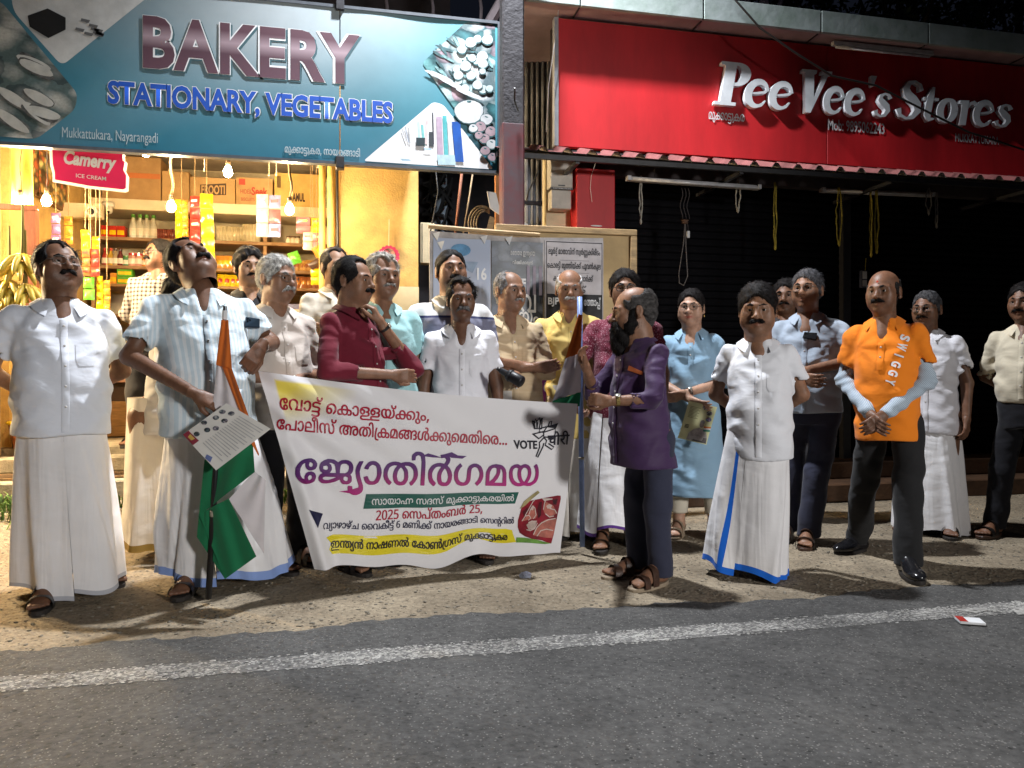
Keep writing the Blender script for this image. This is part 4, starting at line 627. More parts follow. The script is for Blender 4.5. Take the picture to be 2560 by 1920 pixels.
def cloth_mat(name, col, pat=None, col2=(0, 0, 0), rough=.85, wr=1.0, sc=1.0, sheer=0):
    """woven cloth: fine weave, creases as relief, an optional woven or printed pattern"""
    if name in MATS: return MATS[name]
    m = bpy.data.materials.new(name); m.use_nodes = True; nt = m.node_tree; b = nt.nodes['Principled BSDF']
    b.inputs['Roughness'].default_value = rough; b.inputs['Specular IOR Level'].default_value = .2
    b.inputs['Sheen Weight'].default_value = .12
    tc = nod(nt, 'TexCoord').outputs['Object']; sp = nod(nt, 'SeparateXYZ', {0: tc})
    n = nod(nt, 'TexNoise', {'Vector': tc, 'Scale': 7, 'Detail': 5})
    base = nod(nt, 'Mix', {0: n.outputs['Fac'], 6: c4([c * .9 for c in col]), 7: c4([min(c * 1.06, 1) for c in col])}, data_type='RGBA').outputs[2]
    fac = None
    def mth(op, a, bb=0, cc=0):
        q = nod(nt, 'Math', operation=op)
        for i, v in enumerate((a, bb, cc)):
            if isinstance(v, (int, float)): q.inputs[i].default_value = v
            else: nt.links.new(v, q.inputs[i])
        return q.outputs[0]
    X, Y, Z = sp.outputs
    if pat == 'stripes':
        fac = mth('GREATER_THAN', mth('SINE', mth('MULTIPLY', mth('ADD', X, mth('MULTIPLY', Y, .35)), 2 * math.pi / .024 * sc)), .1)
    elif pat == 'fine':
        fac = mth('GREATER_THAN', mth('SINE', mth('MULTIPLY', mth('ADD', X, mth('MULTIPLY', Z, .8)), 2 * math.pi / .009)), .1)
    elif pat == 'checks':
        k = 2 * math.pi / .034
        a = mth('GREATER_THAN', mth('SINE', mth('MULTIPLY', X, k)), .15); c = mth('GREATER_THAN', mth('SINE', mth('MULTIPLY', Z, k)), .15)
        fac = mth('MULTIPLY', mth('ADD', a, c), .5)
    elif pat == 'slub':
        w = nod(nt, 'TexNoise', {'Vector': nod(nt, 'Mapping', {'Vector': tc, 'Scale': (6, 6, 90)}).outputs[0], 'Scale': 1, 'Detail': 3})
        fac = mth('MULTIPLY', w.outputs['Fac'], .9)
    elif pat == 'floral':
        v = nod(nt, 'TexNoise', {'Vector': nod(nt, 'Mapping', {'Vector': tc, 'Scale': (55, 55, 55)}).outputs[0], 'Scale': 1.2, 'Detail': 2, 'Distortion': 2.5})
        fac = mth('GREATER_THAN', v.outputs['Fac'], .60)
    elif pat == 'bands':
        r = nod(nt, 'ValToRGB', {'Fac': mth('DIVIDE', Z, 1.8)}); r.color_ramp.interpolation = 'CONSTANT'
        set_ramp(r.color_ramp, [(0, (.45, .46, .50)), (1.08 / 1.8, (.03, .035, .10)), (1.167 / 1.8, (.60, .60, .62)), (1.217 / 1.8, (.16, .165, .23)), (1.435 / 1.8, (.03, .035, .10)), (1.452 / 1.8, (.68, .68, .69))])
        base = r.outputs[0]
    if fac is not None:
        mx = nod(nt, 'Mix', {6: base, 7: c4(col2)}, data_type='RGBA'); nt.links.new(fac, mx.inputs[0]); base = mx.outputs[2]
    nt.links.new(base, b.inputs['Base Color'])
    w1 = nod(nt, 'TexNoise', {'Vector': nod(nt, 'Mapping', {'Vector': tc, 'Scale': (1, 1, 1.5), 'Rotation': (.3, .6, 0)}).outputs[0], 'Scale': 4.2, 'Detail': 1.2, 'Roughness': .4, 'Distortion': 1.1})
    w3 = nod(nt, 'TexNoise', {'Vector': nod(nt, 'Mapping', {'Vector': tc, 'Scale': (1, 1, 2.2), 'Rotation': (0, -.7, 0)}).outputs[0], 'Scale': 11, 'Detail': 2, 'Roughness': .5, 'Distortion': .5})
    w2 = nod(nt, 'TexNoise', {'Vector': tc, 'Scale': 380, 'Detail': 1})
    b2 = nod(nt, 'Bump', {'Height': w2.outputs['Fac'], 'Strength': .2, 'Distance': .0015})
    b3 = nod(nt, 'Bump', {'Height': w3.outputs['Fac'], 'Strength': .6, 'Distance': .006 * wr, 'Normal': b2.outputs[0]})
    if 'mundu' in name:      # long hanging folds
        w4 = nod(nt, 'TexNoise', {'Vector': nod(nt, 'Mapping', {'Vector': tc, 'Scale': (9, 9, .9), 'Rotation': (0, .12, 0)}).outputs[0], 'Scale': 1.6, 'Detail': 2.5, 'Roughness': .5, 'Distortion': .5})
        b3 = nod(nt, 'Bump', {'Height': w4.outputs['Fac'], 'Strength': .4, 'Distance': .03, 'Normal': b3.outputs[0]})
    b1 = nod(nt, 'Bump', {'Height': w1.outputs['Fac'], 'Strength': .7, 'Distance': .035 * wr, 'Normal': b3.outputs[0]})
    nt.links.new(b1.outputs[0], b.inputs['Normal'])
    MATS[name] = m; return m


def crease(seed, amp=.004):
    r = random.Random(seed); w = [(r.uniform(14, 34), r.uniform(-26, 26), r.uniform(10, 38), r.uniform(0, 6.3), r.uniform(.5, 1)) for _ in range(6)]
    def fn(x, y, z):
        t = 0
        for a, b, c, p, g in w: t = t + g * np.sin(a * x + b * y + c * z + p + 1.2 * np.sin(7 * x + 9 * z + p))
        return (amp / 3) * t
    return fn


HAIRBLACK = (.012, .010, .010); HAIRGREY = (.42, .40, .38)
SKIN = {'dark': (.165, .078, .044), 'mid': (.265, .135, .080), 'light': (.34, .19, .115), 'fair': (.46, .27, .185)}


def hand_mesh(curl, side, h=.0055, thumb=.5):
    """hand-local: wrist at origin, knuckles towards -z, palm towards +y, thumb on side*x"""
    v = Vol((-.09, -.05, -.22), (.09, .12, .04), h); s_ = side
    xs = [.030, .011, -.009, -.028]; ln = [.92, 1.0, .95, .78]
    v.cap((0, 0, .03), (0, 0, -.015), .026, .027, .01)
    for i, x in enumerate(xs):
        v.cap((s_ * x * .6, 0, -.012), (s_ * x, 0, -.085), .0135, .0125, .016)
        p = np.array([s_ * x, 0, -.086]); a = 0
        for sg, (L, r0, r1) in enumerate(((.043, .0105, .0092), (.026, .0092, .0084), (.021, .0084, .0068))):
            a += R((38, 60, 40)[sg]) * curl * (1 + .08 * i) + R(4)
            q = p + L * ln[i] * np.array([s_ * x * .9 * (1 - curl) * 1.2, math.sin(a), -math.cos(a)]); v.cap(p, q, r0, r1, .003); p = q
    a = np.array([s_ * .020, .006, -.022]); b = a + np.array([s_ * .026, .016 + .012 * thumb, -.034]); c = b + np.array([s_ * (.014 - .022 * thumb), .012 + .010 * thumb, -.032]); d = c + np.array([s_ * (.002 - .012 * thumb), .006 + .006 * thumb, -.024])
    v.cap(a, b, .016, .0125, .014); v.cap(b, c, .0122, .0108, .003); v.cap(c, d, .0105, .0078, .003)
    return v.nets()


def foot_vol(h=.007):
    v = Vol((-.07, -.22, -.01), (.07, .09, .16), h)
    v.cap((0, .035, .038), (0, .015, .13), .034, .040, .02); v.cap((0, .03, .034), (0, -.07, .034), .034, .030, .03)
    v.cap((0, 0, .075), (0, -.08, .036), .034, .026, .03); v.ell((.002, -.095, .026), (.046, .05, .024), .02)
    return v


def foot_mesh(side):
    v = foot_vol(.0078)
    for i, (x, y, r) in enumerate(((-.034, -.172, .0135), (-.012, -.172, .0105), (.006, -.166, .0098), (.022, -.156, .0092), (.036, -.142, .0088))):
        v.cap((x * .8, -.11, .024), (x, y, .017), r, r * .95, .006)
    V, Q = v.nets(); V[:, 2] = np.maximum(V[:, 2], .003)
    if side < 0: return V, Q
    V[:, 0] *= -1; return V, Q[:, ::-1]


def sole_outline(w=1.0, n=22):
    pts = []
    for k in range(n):
        t = 2 * math.pi * k / n; y = -.06 + .135 * -math.cos(t); wd = (.049 - .013 * (1 + math.cos(t)) * .5) if False else .046 - .010 * (1 - math.cos(t)) * .5
        wd = .050 if math.cos(t) > 0 else .040
        wd = .045 + .006 * math.cos(t)
        pts.append((math.copysign(abs(math.sin(t)) ** .75, math.sin(t)) * wd * w, -.062 - .140 * math.cos(t)))
    return pts


def footwear(kind, side, root, mat, mat2, M):
    """kind: sandal, slipper (thong straps), shoe"""
    o = sole_outline(1.06); n = len(o); mb = MB()
    z1 = .022
    rows = [(0, .94), (.004, 1.0), (z1 - .004, 1.02), (z1, .97)]
    vs = [(x * k, -.062 + (y + .062) * (1 + (k - 1) * .4), z) for z, k in rows for x, y in o]
    fs = [(i * n + k, i * n + (k + 1) % n, (i + 1) * n + (k + 1) % n, (i + 1) * n + k) for i in range(3) for k in range(n)] + [tuple(range(n))[::-1], tuple(3 * n + k for k in range(n))]
    nm = {'sandal': 'sandal', 'slipper': 'slipper', 'shoe': 'shoe'}[kind]
    if kind == 'shoe':
        v = Vol((-.08, -.24, -.01), (.08, .10, .16), .007)
        v.cap((0, .035, .045), (0, .02, .085), .040, .046, .02); v.cap((0, .035, .040), (0, -.07, .036), .039, .036, .03)
        v.cap((0, 0, .078), (0, -.10, .045), .036, .030, .03); v.ell((0, -.12, .034), (.050, .095, .034), .02)
        V, Q = v.nets(); V[:, 2] = np.maximum(V[:, 2], .012); V[:, 2] += .006
        me = np_mesh(nm, V, Q); me.transform(M); sh = ob(nm, me, mat, root)
        mb.add(vs, fs); m2 = mb.mesh('sole'); m2.transform(M); ob('sole', m2, mat2, sh)
        return
    mb.add(vs, fs); me = mb.mesh(nm); me.transform(M); sh = ob(nm, me, mat2, root)
    def strap(y0, y1, w, hgt, wid=.5):
        def fn(u, t):
            a = math.pi * u; x = -math.cos(a) * w; z = z1 - .006 + math.sin(a) ** .7 * hgt
            return (x, y0 + (y1 - y0) * u + (t - .5) * wid + .012 * math.sin(a), z)
        q = MB().grid(fn, 12, 3)
        q.grid(lambda u, t: tuple(c * k for c, k in zip(fn(1 - u, t), (.96, 1, .985))), 12, 3)
        m_ = q.mesh('strap', True); m_.transform(M); ob('strap', m_, mat, sh)
    if kind == 'sandal':
        strap(-.126, -.126, .057, .060, .040); strap(-.058, -.058, .049, .098, .044)
        def bk(u, t):
            a = math.pi * (u * 1.3 - .15); return (math.cos(a) * .044, .028 + math.sin(a) * .050, .055 + .022 * t - .02 * abs(u - .5))
        q = MB().grid(bk, 12, 1).grid(lambda u, t: tuple(c * k for c, k in zip(bk(1 - u, t), (.95, .97, 1))), 12, 1).mesh('strap', True); q.transform(M); ob('strap', q, mat, sh)
    else:
        strap(-.075, -.122, .054, .078, .032); strap(-.122, -.075, .054, .074, .032)


def strand_faces(V, Q, n, length, width, seed, comb, lift=.35, keep=None):
    """thin tapered locks rooted on a hair surface, lying along the comb direction"""
    r = np.random.RandomState(seed); Q = np.asarray(Q); q = Q[r.randint(0, len(Q), n)]; w = r.dirichlet((1, 1, 1, 1), n); P0 = (V[q] * w[:, :, None]).sum(1)
    N = np.cross(V[q[:, 2]] - V[q[:, 0]], V[q[:, 3]] - V[q[:, 1]]); N /= np.linalg.norm(N, axis=1)[:, None] + 1e-9
    D = comb(P0) + r.normal(0, .30, (n, 3)); D -= N * (D * N).sum(1)[:, None]; D /= np.linalg.norm(D, axis=1)[:, None] + 1e-9
    S = np.cross(N, D); L = length * r.uniform(.5, 1.3, n)[:, None]; wd = width * r.uniform(.6, 1.4, n)[:, None]
    a = P0 - N * .002; b = P0 + D * L * .5 + N * L * lift * .35; c = P0 + D * L + N * L * lift * r.uniform(-.2, .6, n)[:, None]
    X = np.stack([a - S * wd, a + S * wd, b - S * wd * .8, b + S * wd * .8, c - S * wd * .15, c + S * wd * .15], 1).reshape(-1, 3)
    i = np.arange(n)[:, None] * 6; F = np.concatenate([i + [0, 1, 3, 2], i + [2, 3, 5, 4]]) + len(V)
    return np.concatenate([V, X]), np.concatenate([Q, F])


def head_of(P, fine=.0052):
    """head in its own frame (face towards -y); returns meshes of the skin, with tint, and of hair, brows, moustache, beard"""
    w = P.get('hw', 1.0); f = P.get('fat', 0.0); jaw = P.get('jaw', 0.0)
    v = Vol((-.115, -.145, -.19), (.115, .14, .135), fine)
    v.ell((0, .012, .035), (.076 * w, .097, .083), .02)
    v.ell((0, -.030, -.028), (.064 * w + f * .01, .063, .088), .03)
    v.ell((0, -.028, -.072), (.053 * w + f * .014 + jaw * .006, .053, .042), .03)
    v.ell((0, -.072, -.097), (.024, .020, .018), .025)
    for s_ in (-1, 1):
        v.cap((s_ * .012, -.088, .021), (s_ * .047, -.074, .020), .011, .009, .018)
        v.ell((s_ * .044, -.060, -.018), (.024, .024, .024), .03)
        v.ell((s_ * (.036 + f * .008), -.055, -.055), (.024 + f * .008, .026, .03), .03)
        v.ell((s_ * .031, -.096, .003), (.019, .018, .0125), .014, 1)
        v.cap((s_ * .016, -.083, .004), (s_ * .030, -.0865, .0115), .0052, .0058, .004); v.cap((s_ * .030, -.0865, .0115), (s_ * .045, -.079, .004), .0058, .0048, .004)
        v.cap((s_ * .018, -.083, -.003), (s_ * .031, -.085, -.009), .0048, .005, .005); v.cap((s_ * .031, -.085, -.009), (s_ * .044, -.078, -.001), .005, .0046, .005)
        e = s_ * .074 * w
        v.ell((e + s_ * .007, .014, -.002), (.0085, .019, .030), .006); v.cap((e + s_ * .008, .016, -.03), (e + s_ * .006, .006, -.034), .008, .007, .006)
        v.ell((e + s_ * .016, .011, .002), (.006, .011, .019), .005, 1)
    nl = P.get('nose', 1.0)
    v.cap((0, -.086, .014), (0, -.106 - .006 * nl, -.026), .0085, .0125, .016); v.ell((0, -.108 - .006 * nl, -.030), (.0125, .012, .011), .010)
    for s_ in (-1, 1):
        v.ell((s_ * .0135, -.098, -.033), (.0095, .012, .009), .006)
        v.ell((s_ * .0065, -.106, -.0405), (.004, .006, .004), .003, 1)
        v.cap((s_ * .023, -.086, -.0585), (s_ * .004, -.0955, -.0555), .0045, .0068, .008); v.cap((s_ * .020, -.086, -.067), (s_ * .003, -.0925, -.0705), .0048, .0072, .008)
    v.cap((-.024, -.0965, -.0625), (.024, -.0965, -.0625), .0028, .0028, .004, 1)
    v.cap((0, .018, -.02), (0, .026, -.16), .052 + f * .008, .056 + f * .012, .03)
    v.cap((0, -.030, -.105), (0, -.004, -.165), .036 + f * .012, .044 + f * .012, .03)
    if f > .8: v.ell((0, -.035, -.108), (.042, .036, .022), .03)
    V, Q = v.nets(); keep = V[:, 2] > -.155
    Q = Q[keep[Q].all(1)]
    x, y, z = V.T
    tint = np.ones((len(V), 4), np.float32)
    lip = np.exp(-((x / .024) ** 2 + ((z + .0630) / .0100) ** 2)) * (y < -.08); lip = np.clip(lip * 1.25, 0, 1)
    tint[:, :3] *= 1 + lip[:, None] * (np.array(P.get('lips', (.92, .70, .68))) - 1)
    socket_shade = np.exp(-(((np.abs(x) - .031) / .022) ** 2 + ((z - .002) / .014) ** 2)) * (y < -.05)  # shade of the eye sockets, put into the skin tint
    tint[:, :3] *= 1 - .22 * socket_shade[:, None]
    stub = P.get('stubble', .12)
    if stub: 
        mk = sm(-z, .045, .065) * sm(-y, -.02, .03) * (1 - lip) * (z > -.125); tint[:, :3] *= 1 - stub * mk[:, None] * np.array((1.0, .9, .8))
    out = {'skin': (V, Q, tint)}
    rs = np.random.RandomState(P.get('seed', 1)); ph = rs.uniform(0, 6.3, 9)
    def strands(amp):
        return lambda X, Yy, Z: amp * (np.sin(210 * X + 60 * Yy + 40 * Z + ph[0] + 2 * np.sin(33 * Yy + ph[1])) * .6 + np.sin(150 * X - 120 * Z + 70 * Yy + ph[2]) * .4 + np.sin(70 * X + 95 * Yy + 55 * Z + ph[3]))
    hs = P.get('hair', 'full')
    if hs and hs != 'none':
        hv = Vol((-.125, -.135, -.20), (.125, .20, .16), .0058)
        th = P.get('hth', .011)
        hv.ell((0, .014, .036), (.076 * w + th, .097 + th, .083 + th * 1.15), .0)
        hv.cap((0, .052, -.02), (0, .050, -.055), .060, .046, .03)
        for s_ in (-1, 1): hv.cap((s_ * .072 * w, -.016, .02), (s_ * .073 * w, -.010, -.014), .010, .005, .012)
        if hs == 'bun':
            hv.ell((0, .10, -.02), (.05, .045, .05), .02); hv.cap((0, .06, -.03), (0, .075, -.14), .055, .03, .03)
        zt = P.get('hairline', .067)
        # the face is cut out of the hair: forehead, temples, then everything before the ears
        hv.ell((0, -.100, zt - .085), (.066 * w, .084, .087), .016, 1)
        if hs in ('receding', 'thin'):
            for s_ in (-1, 1): hv.ell((s_ * .034, -.075, zt + .005), (.032, .052, .040), .008, 1)
        if hs == 'thin': hv.ell((0, -.06, .105), (.050, .090, .045), .01, 1)
        if hs == 'bald': hv.ell((0, -.025, .110), (.095, .135, .092), .012, 1)
        if hs == 'horseshoe':
            hv.ell((0, -.045, .112), (.085, .125, .085), .012, 1)
        hv.ell((0, -.075, -.075), (.09, .088, .066), .006, 1)
        for s_ in (-1, 1): hv.ell((s_ * .088 * w, .012, -.010), (.022, .024, .034), .004, 1)
        if hs != 'bun': hv.ell((0, .05, -.13), (.12, .12, .055), .01, 1)
        hv.disp(strands(P.get('tex', .0022)))
        hV, hQ = hv.nets()
        if len(hQ): out['hair'] = strand_faces(hV, hQ, 2600 if P.get('lod', 0) < 2 else 900, .026 if th > .008 else .010, .0011, P.get('seed', 1), (lambda p: np.stack([p[:, 0] * 6 + .35 * np.sign(P.get('part', 1)), .55 + 0 * p[:, 0], -.35 + (p[:, 2] < .06) * -.6], 1)) if hs != 'bun' else (lambda p: np.stack([-p[:, 0] * 2, 1 + 0 * p[:, 0], -.4 + 0 * p[:, 0]], 1)), .30 if hs != 'bun' else .05)
    def brow(s_):
        b = Vol((-.075, -.12, -.01), (.075, -.05, .05), .0033)
        b.cap((s_ * .012, -.0955, .0215), (s_ * .030, -.0935, .0275), .0046, .0046, .004); b.cap((s_ * .030, -.0935, .0275), (s_ * .050, -.079, .0225), .0044, .0028, .004)
        b.disp(strands(.0010)); return b.nets()
    if P.get('brows', 1): out['brow'] = [brow(-1), brow(1)]
    ms = P.get('moustache')
    if ms:
        b = Vol((-.07, -.14, -.11), (.07, -.05, -.01), .0036); t = {'thin': .0055, 'full': .0085, 'bushy': .0105, 'droop': .0095}[ms]
        for s_ in (-1, 1):
            b.cap((s_ * .003, -.106, -.047), (s_ * .019, -.1015, -.0495), t * .85, t, .006)
            e = (s_ * .037, -.084, -.058) if ms != 'droop' else (s_ * .040, -.084, -.068)
            b.cap((s_ * .019, -.1015, -.0495), e, t, t * .42, .006)
        b.disp(strands(.0013)); mV, mQ = b.nets(); out['moustache'] = strand_faces(mV, mQ, 500, .010, .0007, 3, lambda p: np.stack([np.sign(p[:, 0]) * .6, 0 * p[:, 0], -1 + 0 * p[:, 0]], 1), .25)
    if P.get('beard'):
        L = P['beard']
        b = Vol((-.12, -.17, -.24), (.12, .06, .04), .0046)
        b.ell((0, -.034, -.068), (.070 * w, .074, .058), .02); b.ell((0, -.078, -.110 - .03 * L), (.052, .052, .045 + .04 * L), .04)
        for s_ in (-1, 1): b.cap((s_ * .068 * w, -.012, .012), (s_ * .058, -.035, -.06), .014, .024, .02)
        b.ell((0, -.105, -.063), (.021, .03, .0085), .006, 1); b.ell((0, -.085, -.005), (.052, .07, .040), .012, 1)
        for s_ in (-1, 1): b.cap((s_ * .003, -.108, -.047), (s_ * .036, -.088, -.060), .010, .009, .008)
        b.disp(strands(.0028)); mV, mQ = b.nets(); out['beard'] = strand_faces(mV, mQ, 2400, .024, .0010, 3, lambda p: np.stack([p[:, 0] * 4, -.3 + 0 * p[:, 0], -1 + 0 * p[:, 0]], 1), .35)
    return out


EYE = None
def eye_mesh():
    """eyeball in three materials: white, iris, pupil, looking towards -y"""
    global EYE
    if EYE: return EYE
    n = 14; rows = [(0, 2), (.20, 2), (.26, 1), (.45, 1), (.56, 1), (.64, 0), (1.0, 0), (1.5, 0), (2.2, 0), (3.14, 0)]
    vs = []; fs = []; mi = []; r = .0122
    for i, (a, _) in enumerate(rows):
        for k in range(n): t = 2 * math.pi * k / n; vs.append((r * math.sin(a) * math.cos(t), -r * math.cos(a), r * math.sin(a) * math.sin(t)))
    for i in range(len(rows) - 1):
        for k in range(n): fs.append((i * n + k, (i + 1) * n + k, (i + 1) * n + (k + 1) % n, i * n + (k + 1) % n)); mi.append(rows[i][1] if i else 2)
    mb = MB(); mb.v = vs; mb.f = fs; mb.m = mi; EYE = mb.mesh('eye', True)
    for m in (pm('eye_white', (.42, .38, .34), .2, .03, 40), pm('eye_iris', (.018, .010, .006), .12, .1, 40), pm('eye_pupil', (.004, .004, .004), .1, .02, 9)): EYE.materials.append(m)
    return EYE


def spectacles(root, Mh, mat, rim=.0016, wide=1.0):
    def ring(s_):
        pts = []
        for k in range(21):
            t = 2 * math.pi * k / 20; cx, sx = math.cos(t), math.sin(t)
            pts.append((s_ * .032 + .0245 * math.copysign(abs(cx) ** .7, cx) * wide, -.1085 + .010 * (abs(s_ * .032 + .0245 * cx) / .056) ** 2, .000 + .0175 * math.copysign(abs(sx) ** .75, sx)))
        return pts
    mb = MB()
    for s_ in (-1, 1):
        mb.tube(ring(s_), rim, 6, cap=False)
        mb.tube([(s_ * .056, -.101, .005), (s_ * .074, -.085, .006), (s_ * .080, .0, .004), (s_ * .079, .022, -.012)], rim, 6)
    mb.tube([(-.009, -.109, .002), (0, -.112, .005), (.009, -.109, .002)], rim, 6)
    me = mb.mesh('spectacles', True); me.transform(Mh); sp = ob('spectacles', me, mat, root)
    gm = MATS.get('spectacle_lens')
    if gm is None:
        gm = bpy.data.materials.new('spectacle_lens'); gm.use_nodes = True; nt = gm.node_tree
        g = nod(nt, 'BsdfGlossy', {'Roughness': .05, 'Color': (1, 1, 1, 1)}); t = nod(nt, 'BsdfTransparent'); fr = nod(nt, 'Fresnel', {'IOR': 1.35})
        mx = nod(nt, 'MixShader', {0: fr.outputs[0], 1: t.outputs[0], 2: g.outputs[0]}); nt.links.new(mx.outputs[0], nt.nodes['Material Output'].inputs[0]); MATS['spectacle_lens'] = gm
    for s_ in (-1, 1):
        q = MB(); p = ring(s_)[:-1]; q.add(p, [tuple(range(len(p)))]); m2 = q.mesh('lens'); m2.transform(Mh); ob('lens', m2, gm, sp)


def drape(bvh, pts, off=.003, dirn=(0, 1, 0)):
    """drop points (x, z) onto the front of a garment"""
    out = []; last = None
    for x, z in pts:
        h = bvh.ray_cast(Vector((x, -1.2, z)), Vector(dirn))
        y = h[0].y - off if h[0] is not None else last
        if y is None: y = -.1
        last = y; out.append((x, y, z))
    return out


def person(label, loc, face, P, group=None):
    """loc: ground point below the figure; face: heading (degrees, 0 faces the camera, + turns to the right of the picture)"""
    Ht = P.get('H', 1.68); s = Ht / 1.725; seed = P.get('seed', 1); rnd = random.Random(seed)
    d = Vector((-loc[0], -loc[1])); rz = math.atan2(d.x, -d.y) + R(face)
    root = thing('person', label, 'person', loc, rz, group)
    skin = skin_mat('skin_' + P.get('skin', 'mid'), SKIN[P.get('skin', 'mid')])
    W_ = P.get('w', 1.0); B = P.get('belly', 0.0); lod = P.get('lod', 0); hg = (.0095, .0125, .016)[lod]
    lean = np.array(P.get('lean', (0, 0)), float)          # shift of the shoulders from the feet
    def lz(z): return lean * np.clip(z / 1.45, 0, 1.1) 
    pts = lambda p: np.array(p, float) * s
    sh = {q: pts((q * .174 * W_ + lean[0], .008 + lean[1], 1.358)) for q in (-1, 1)}
    pose = {'back': ((.252, .085, 1.11), (.10, .205, .98)), 'side': ((.232, .03, 1.08), (.242, -.03, .84)), 'crossed': ((.236, -.05, 1.10), (-.115, -.19, 1.125)),
            'clasp': ((.228, .01, 1.09), (.035, -.215, .90)), 'fold': ((.235, -.02, 1.08), (-.03, -.225, 1.03))}
    arms = {}
    for q in (-1, 1):
        a = P.get('armL' if q > 0 else 'armR', P.get('arms', 'side'))
        if isinstance(a, str): e, w = pose[a]; e = (q * e[0] * W_, e[1], e[2]); w = (q * w[0], w[1] - (B * .6 if a in ('crossed', 'clasp', 'fold') else 0), w[2])
        else: e, w = a
        if a == 'crossed' and q > 0: w = (w[0], w[1] - .045, w[2] + .03)
        arms[q] = (pts((e[0] + lean[0], e[1] + lean[1], e[2])), pts((w[0] + lean[0], w[1] + lean[1], w[2])))
    # ---- head
    hy, hp, hr = P.get('head', (0, 0, 0)); RM = rot_np(hy, hp, hr); hs_ = P.get('hscale', 1.07) * (.5 + .5 * s)
    piv = pts((lean[0] * 1.05, .012 + lean[1] * 1.05, 1.480)) + np.array(P.get('hoff', (0, 0, 0)))
    hc = piv + RM @ (np.array([0, -.014, .118]) * hs_)
    Mh = Matrix.Translation(Vector(hc)) @ Matrix([list(r) + [0] for r in RM] + [[0, 0, 0, 1]]) @ Matrix.Scale(hs_, 4)
    H = head_of(P); xf = lambda V: (V * hs_) @ RM.T + hc
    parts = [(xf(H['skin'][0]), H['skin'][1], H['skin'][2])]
    # ---- body below the head
    lo = pts((-.42 * W_ - .06, -.48, .02)); hi = pts((.42 * W_ + .06, .40, 1.56)); b = Vol(lo, hi, .0145 if lod == 0 else .018)
    f_ = P.get('fat', 0)
    b.cap(hc + RM @ np.array([0, .015, -.06]), pts((lean[0], .028 + lean[1], 1.40)), .048 * s, .060 * s, .03)
    b.cap(hc + RM @ np.array([0, -.012, -.115]), pts((lean[0], -.01 + lean[1], 1.40)), .040, .058 * s, .03)
    cx, cy = lean
    b.cap(pts((cx, -.012 + cy, 1.45)), pts((cx, -.062 + cy, 1.34)), .058 * s, .050 * s, .02)
    b.ell(pts((cx * .9, .0 + cy * .9, 1.24)), pts((.150 * W_, .098, .17)), .05); b.ell(pts((cx * .7, -.01 - B * .4 + cy * .7, 1.05)), pts((.140 * W_ + B * .2, .095 + B * .6, .15)), .06)
    b.ell(pts((0, .01, .88)), pts((.138, .088, .11)), .05); b.cap(sh[-1] + pts((.06, .01, .0)), sh[1] + pts((-.06, .01, .0)), .036 * s, None, .03)
    leg = P.get('feet', ((-.10, 0), (.10, 0))); ft = {-1: leg[0], 1: leg[1]}; toe = P.get('toe', 12)
    for q in (-1, 1):
        e, w = arms[q]; b.cap(sh[q] + pts((0, 0, -.02)), e, .044 * s, .040 * s, .02); b.cap(e, w, .0415 * s, .0275 * s, .02)
        hipj = pts((q * .085, .01, .86)); an = np.array([ft[q][0], ft[q][1] + .02, .09]) ; kn = (hipj + an) / 2 + np.array([q * .008, -.03, .03])
        b.cap(hipj, kn, .078 * s, .054 * s, .03); b.cap(kn, an, .052 * s, .036 * s, .02)
    V, Q = b.nets(); keep = V[:, 2] < hc[2] - .02 + .03; Q = Q[keep[Q].all(1)]
    parts.append((V, Q, np.ones((len(V), 4), np.float32)))
    # ---- hands
    for q in (-1, 1):
        if (P.get('nohand') or '').find('L' if q > 0 else 'R') >= 0: continue
        e, w = arms[q]; hd = P.get('handL' if q > 0 else 'handR', {}); curl = hd.get('curl', .35)
        dr = hd.get('dir'); dr = np.array(dr, float) if dr is not None else (w - e); dr /= np.linalg.norm(dr)
        nrm = np.array(hd.get('palm', (-q, .1, 0)), float)
        if isinstance(P.get('armL' if q > 0 else 'armR', P.get('arms', 'side')), str) and 'palm' not in hd:
            nrm = np.array({'side': (-q, .25, 0), 'back': (0, -1, .3), 'crossed': (0, .9, .25), 'clasp': (-q * .5, .9, 0), 'fold': (0, .9, -.2)}[P.get('armL' if q > 0 else 'armR', P.get('arms', 'side'))])
        nrm = nrm - dr * (nrm @ dr); nrm /= np.linalg.norm(nrm)
        zc = -dr; yc = nrm; xc = np.cross(yc, zc); A = np.stack([xc, yc, zc], 1)
        # thumb side: towards the front of the body for a hanging arm
        hv, hq = hand_mesh(curl, q if hd.get('flip') is None else -q, (.0058, .0070, .009)[lod], hd.get('thumb', .5))
        parts.append(((hv * .98 * s) @ A.T + w, hq, np.full((len(hv), 4), hd.get('tone', 1.0), np.float32)))
    # ---- feet
    fk = P.get('shoes', 'sandal'); fm = {}
    for q in (-1, 1):
        ang = R(q * toe + P.get('turn', 0)); Mf = Matrix.Translation((ft[q][0], ft[q][1], 0)) @ Matrix.Rotation(ang, 4, 'Z'); fm[q] = Mf
        if fk == 'none': continue
        if fk != 'shoe':
            fv, fq = foot_mesh(q); A = np.array(Mf.to_3x3()); parts.append((fv @ A.T + np.array([ft[q][0], ft[q][1], .020]), fq, np.ones((len(fv), 4), np.float32)))
    off = 0; VV = []; QQ = []; TT = []
    for V, Q, T in parts: VV.append(V); QQ.append(np.asarray(Q) + off); TT.append(T); off += len(V)
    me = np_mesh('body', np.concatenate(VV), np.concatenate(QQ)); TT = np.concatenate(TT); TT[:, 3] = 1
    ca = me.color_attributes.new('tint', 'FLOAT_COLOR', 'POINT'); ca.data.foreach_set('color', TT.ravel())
    ob('body', me, skin, root)
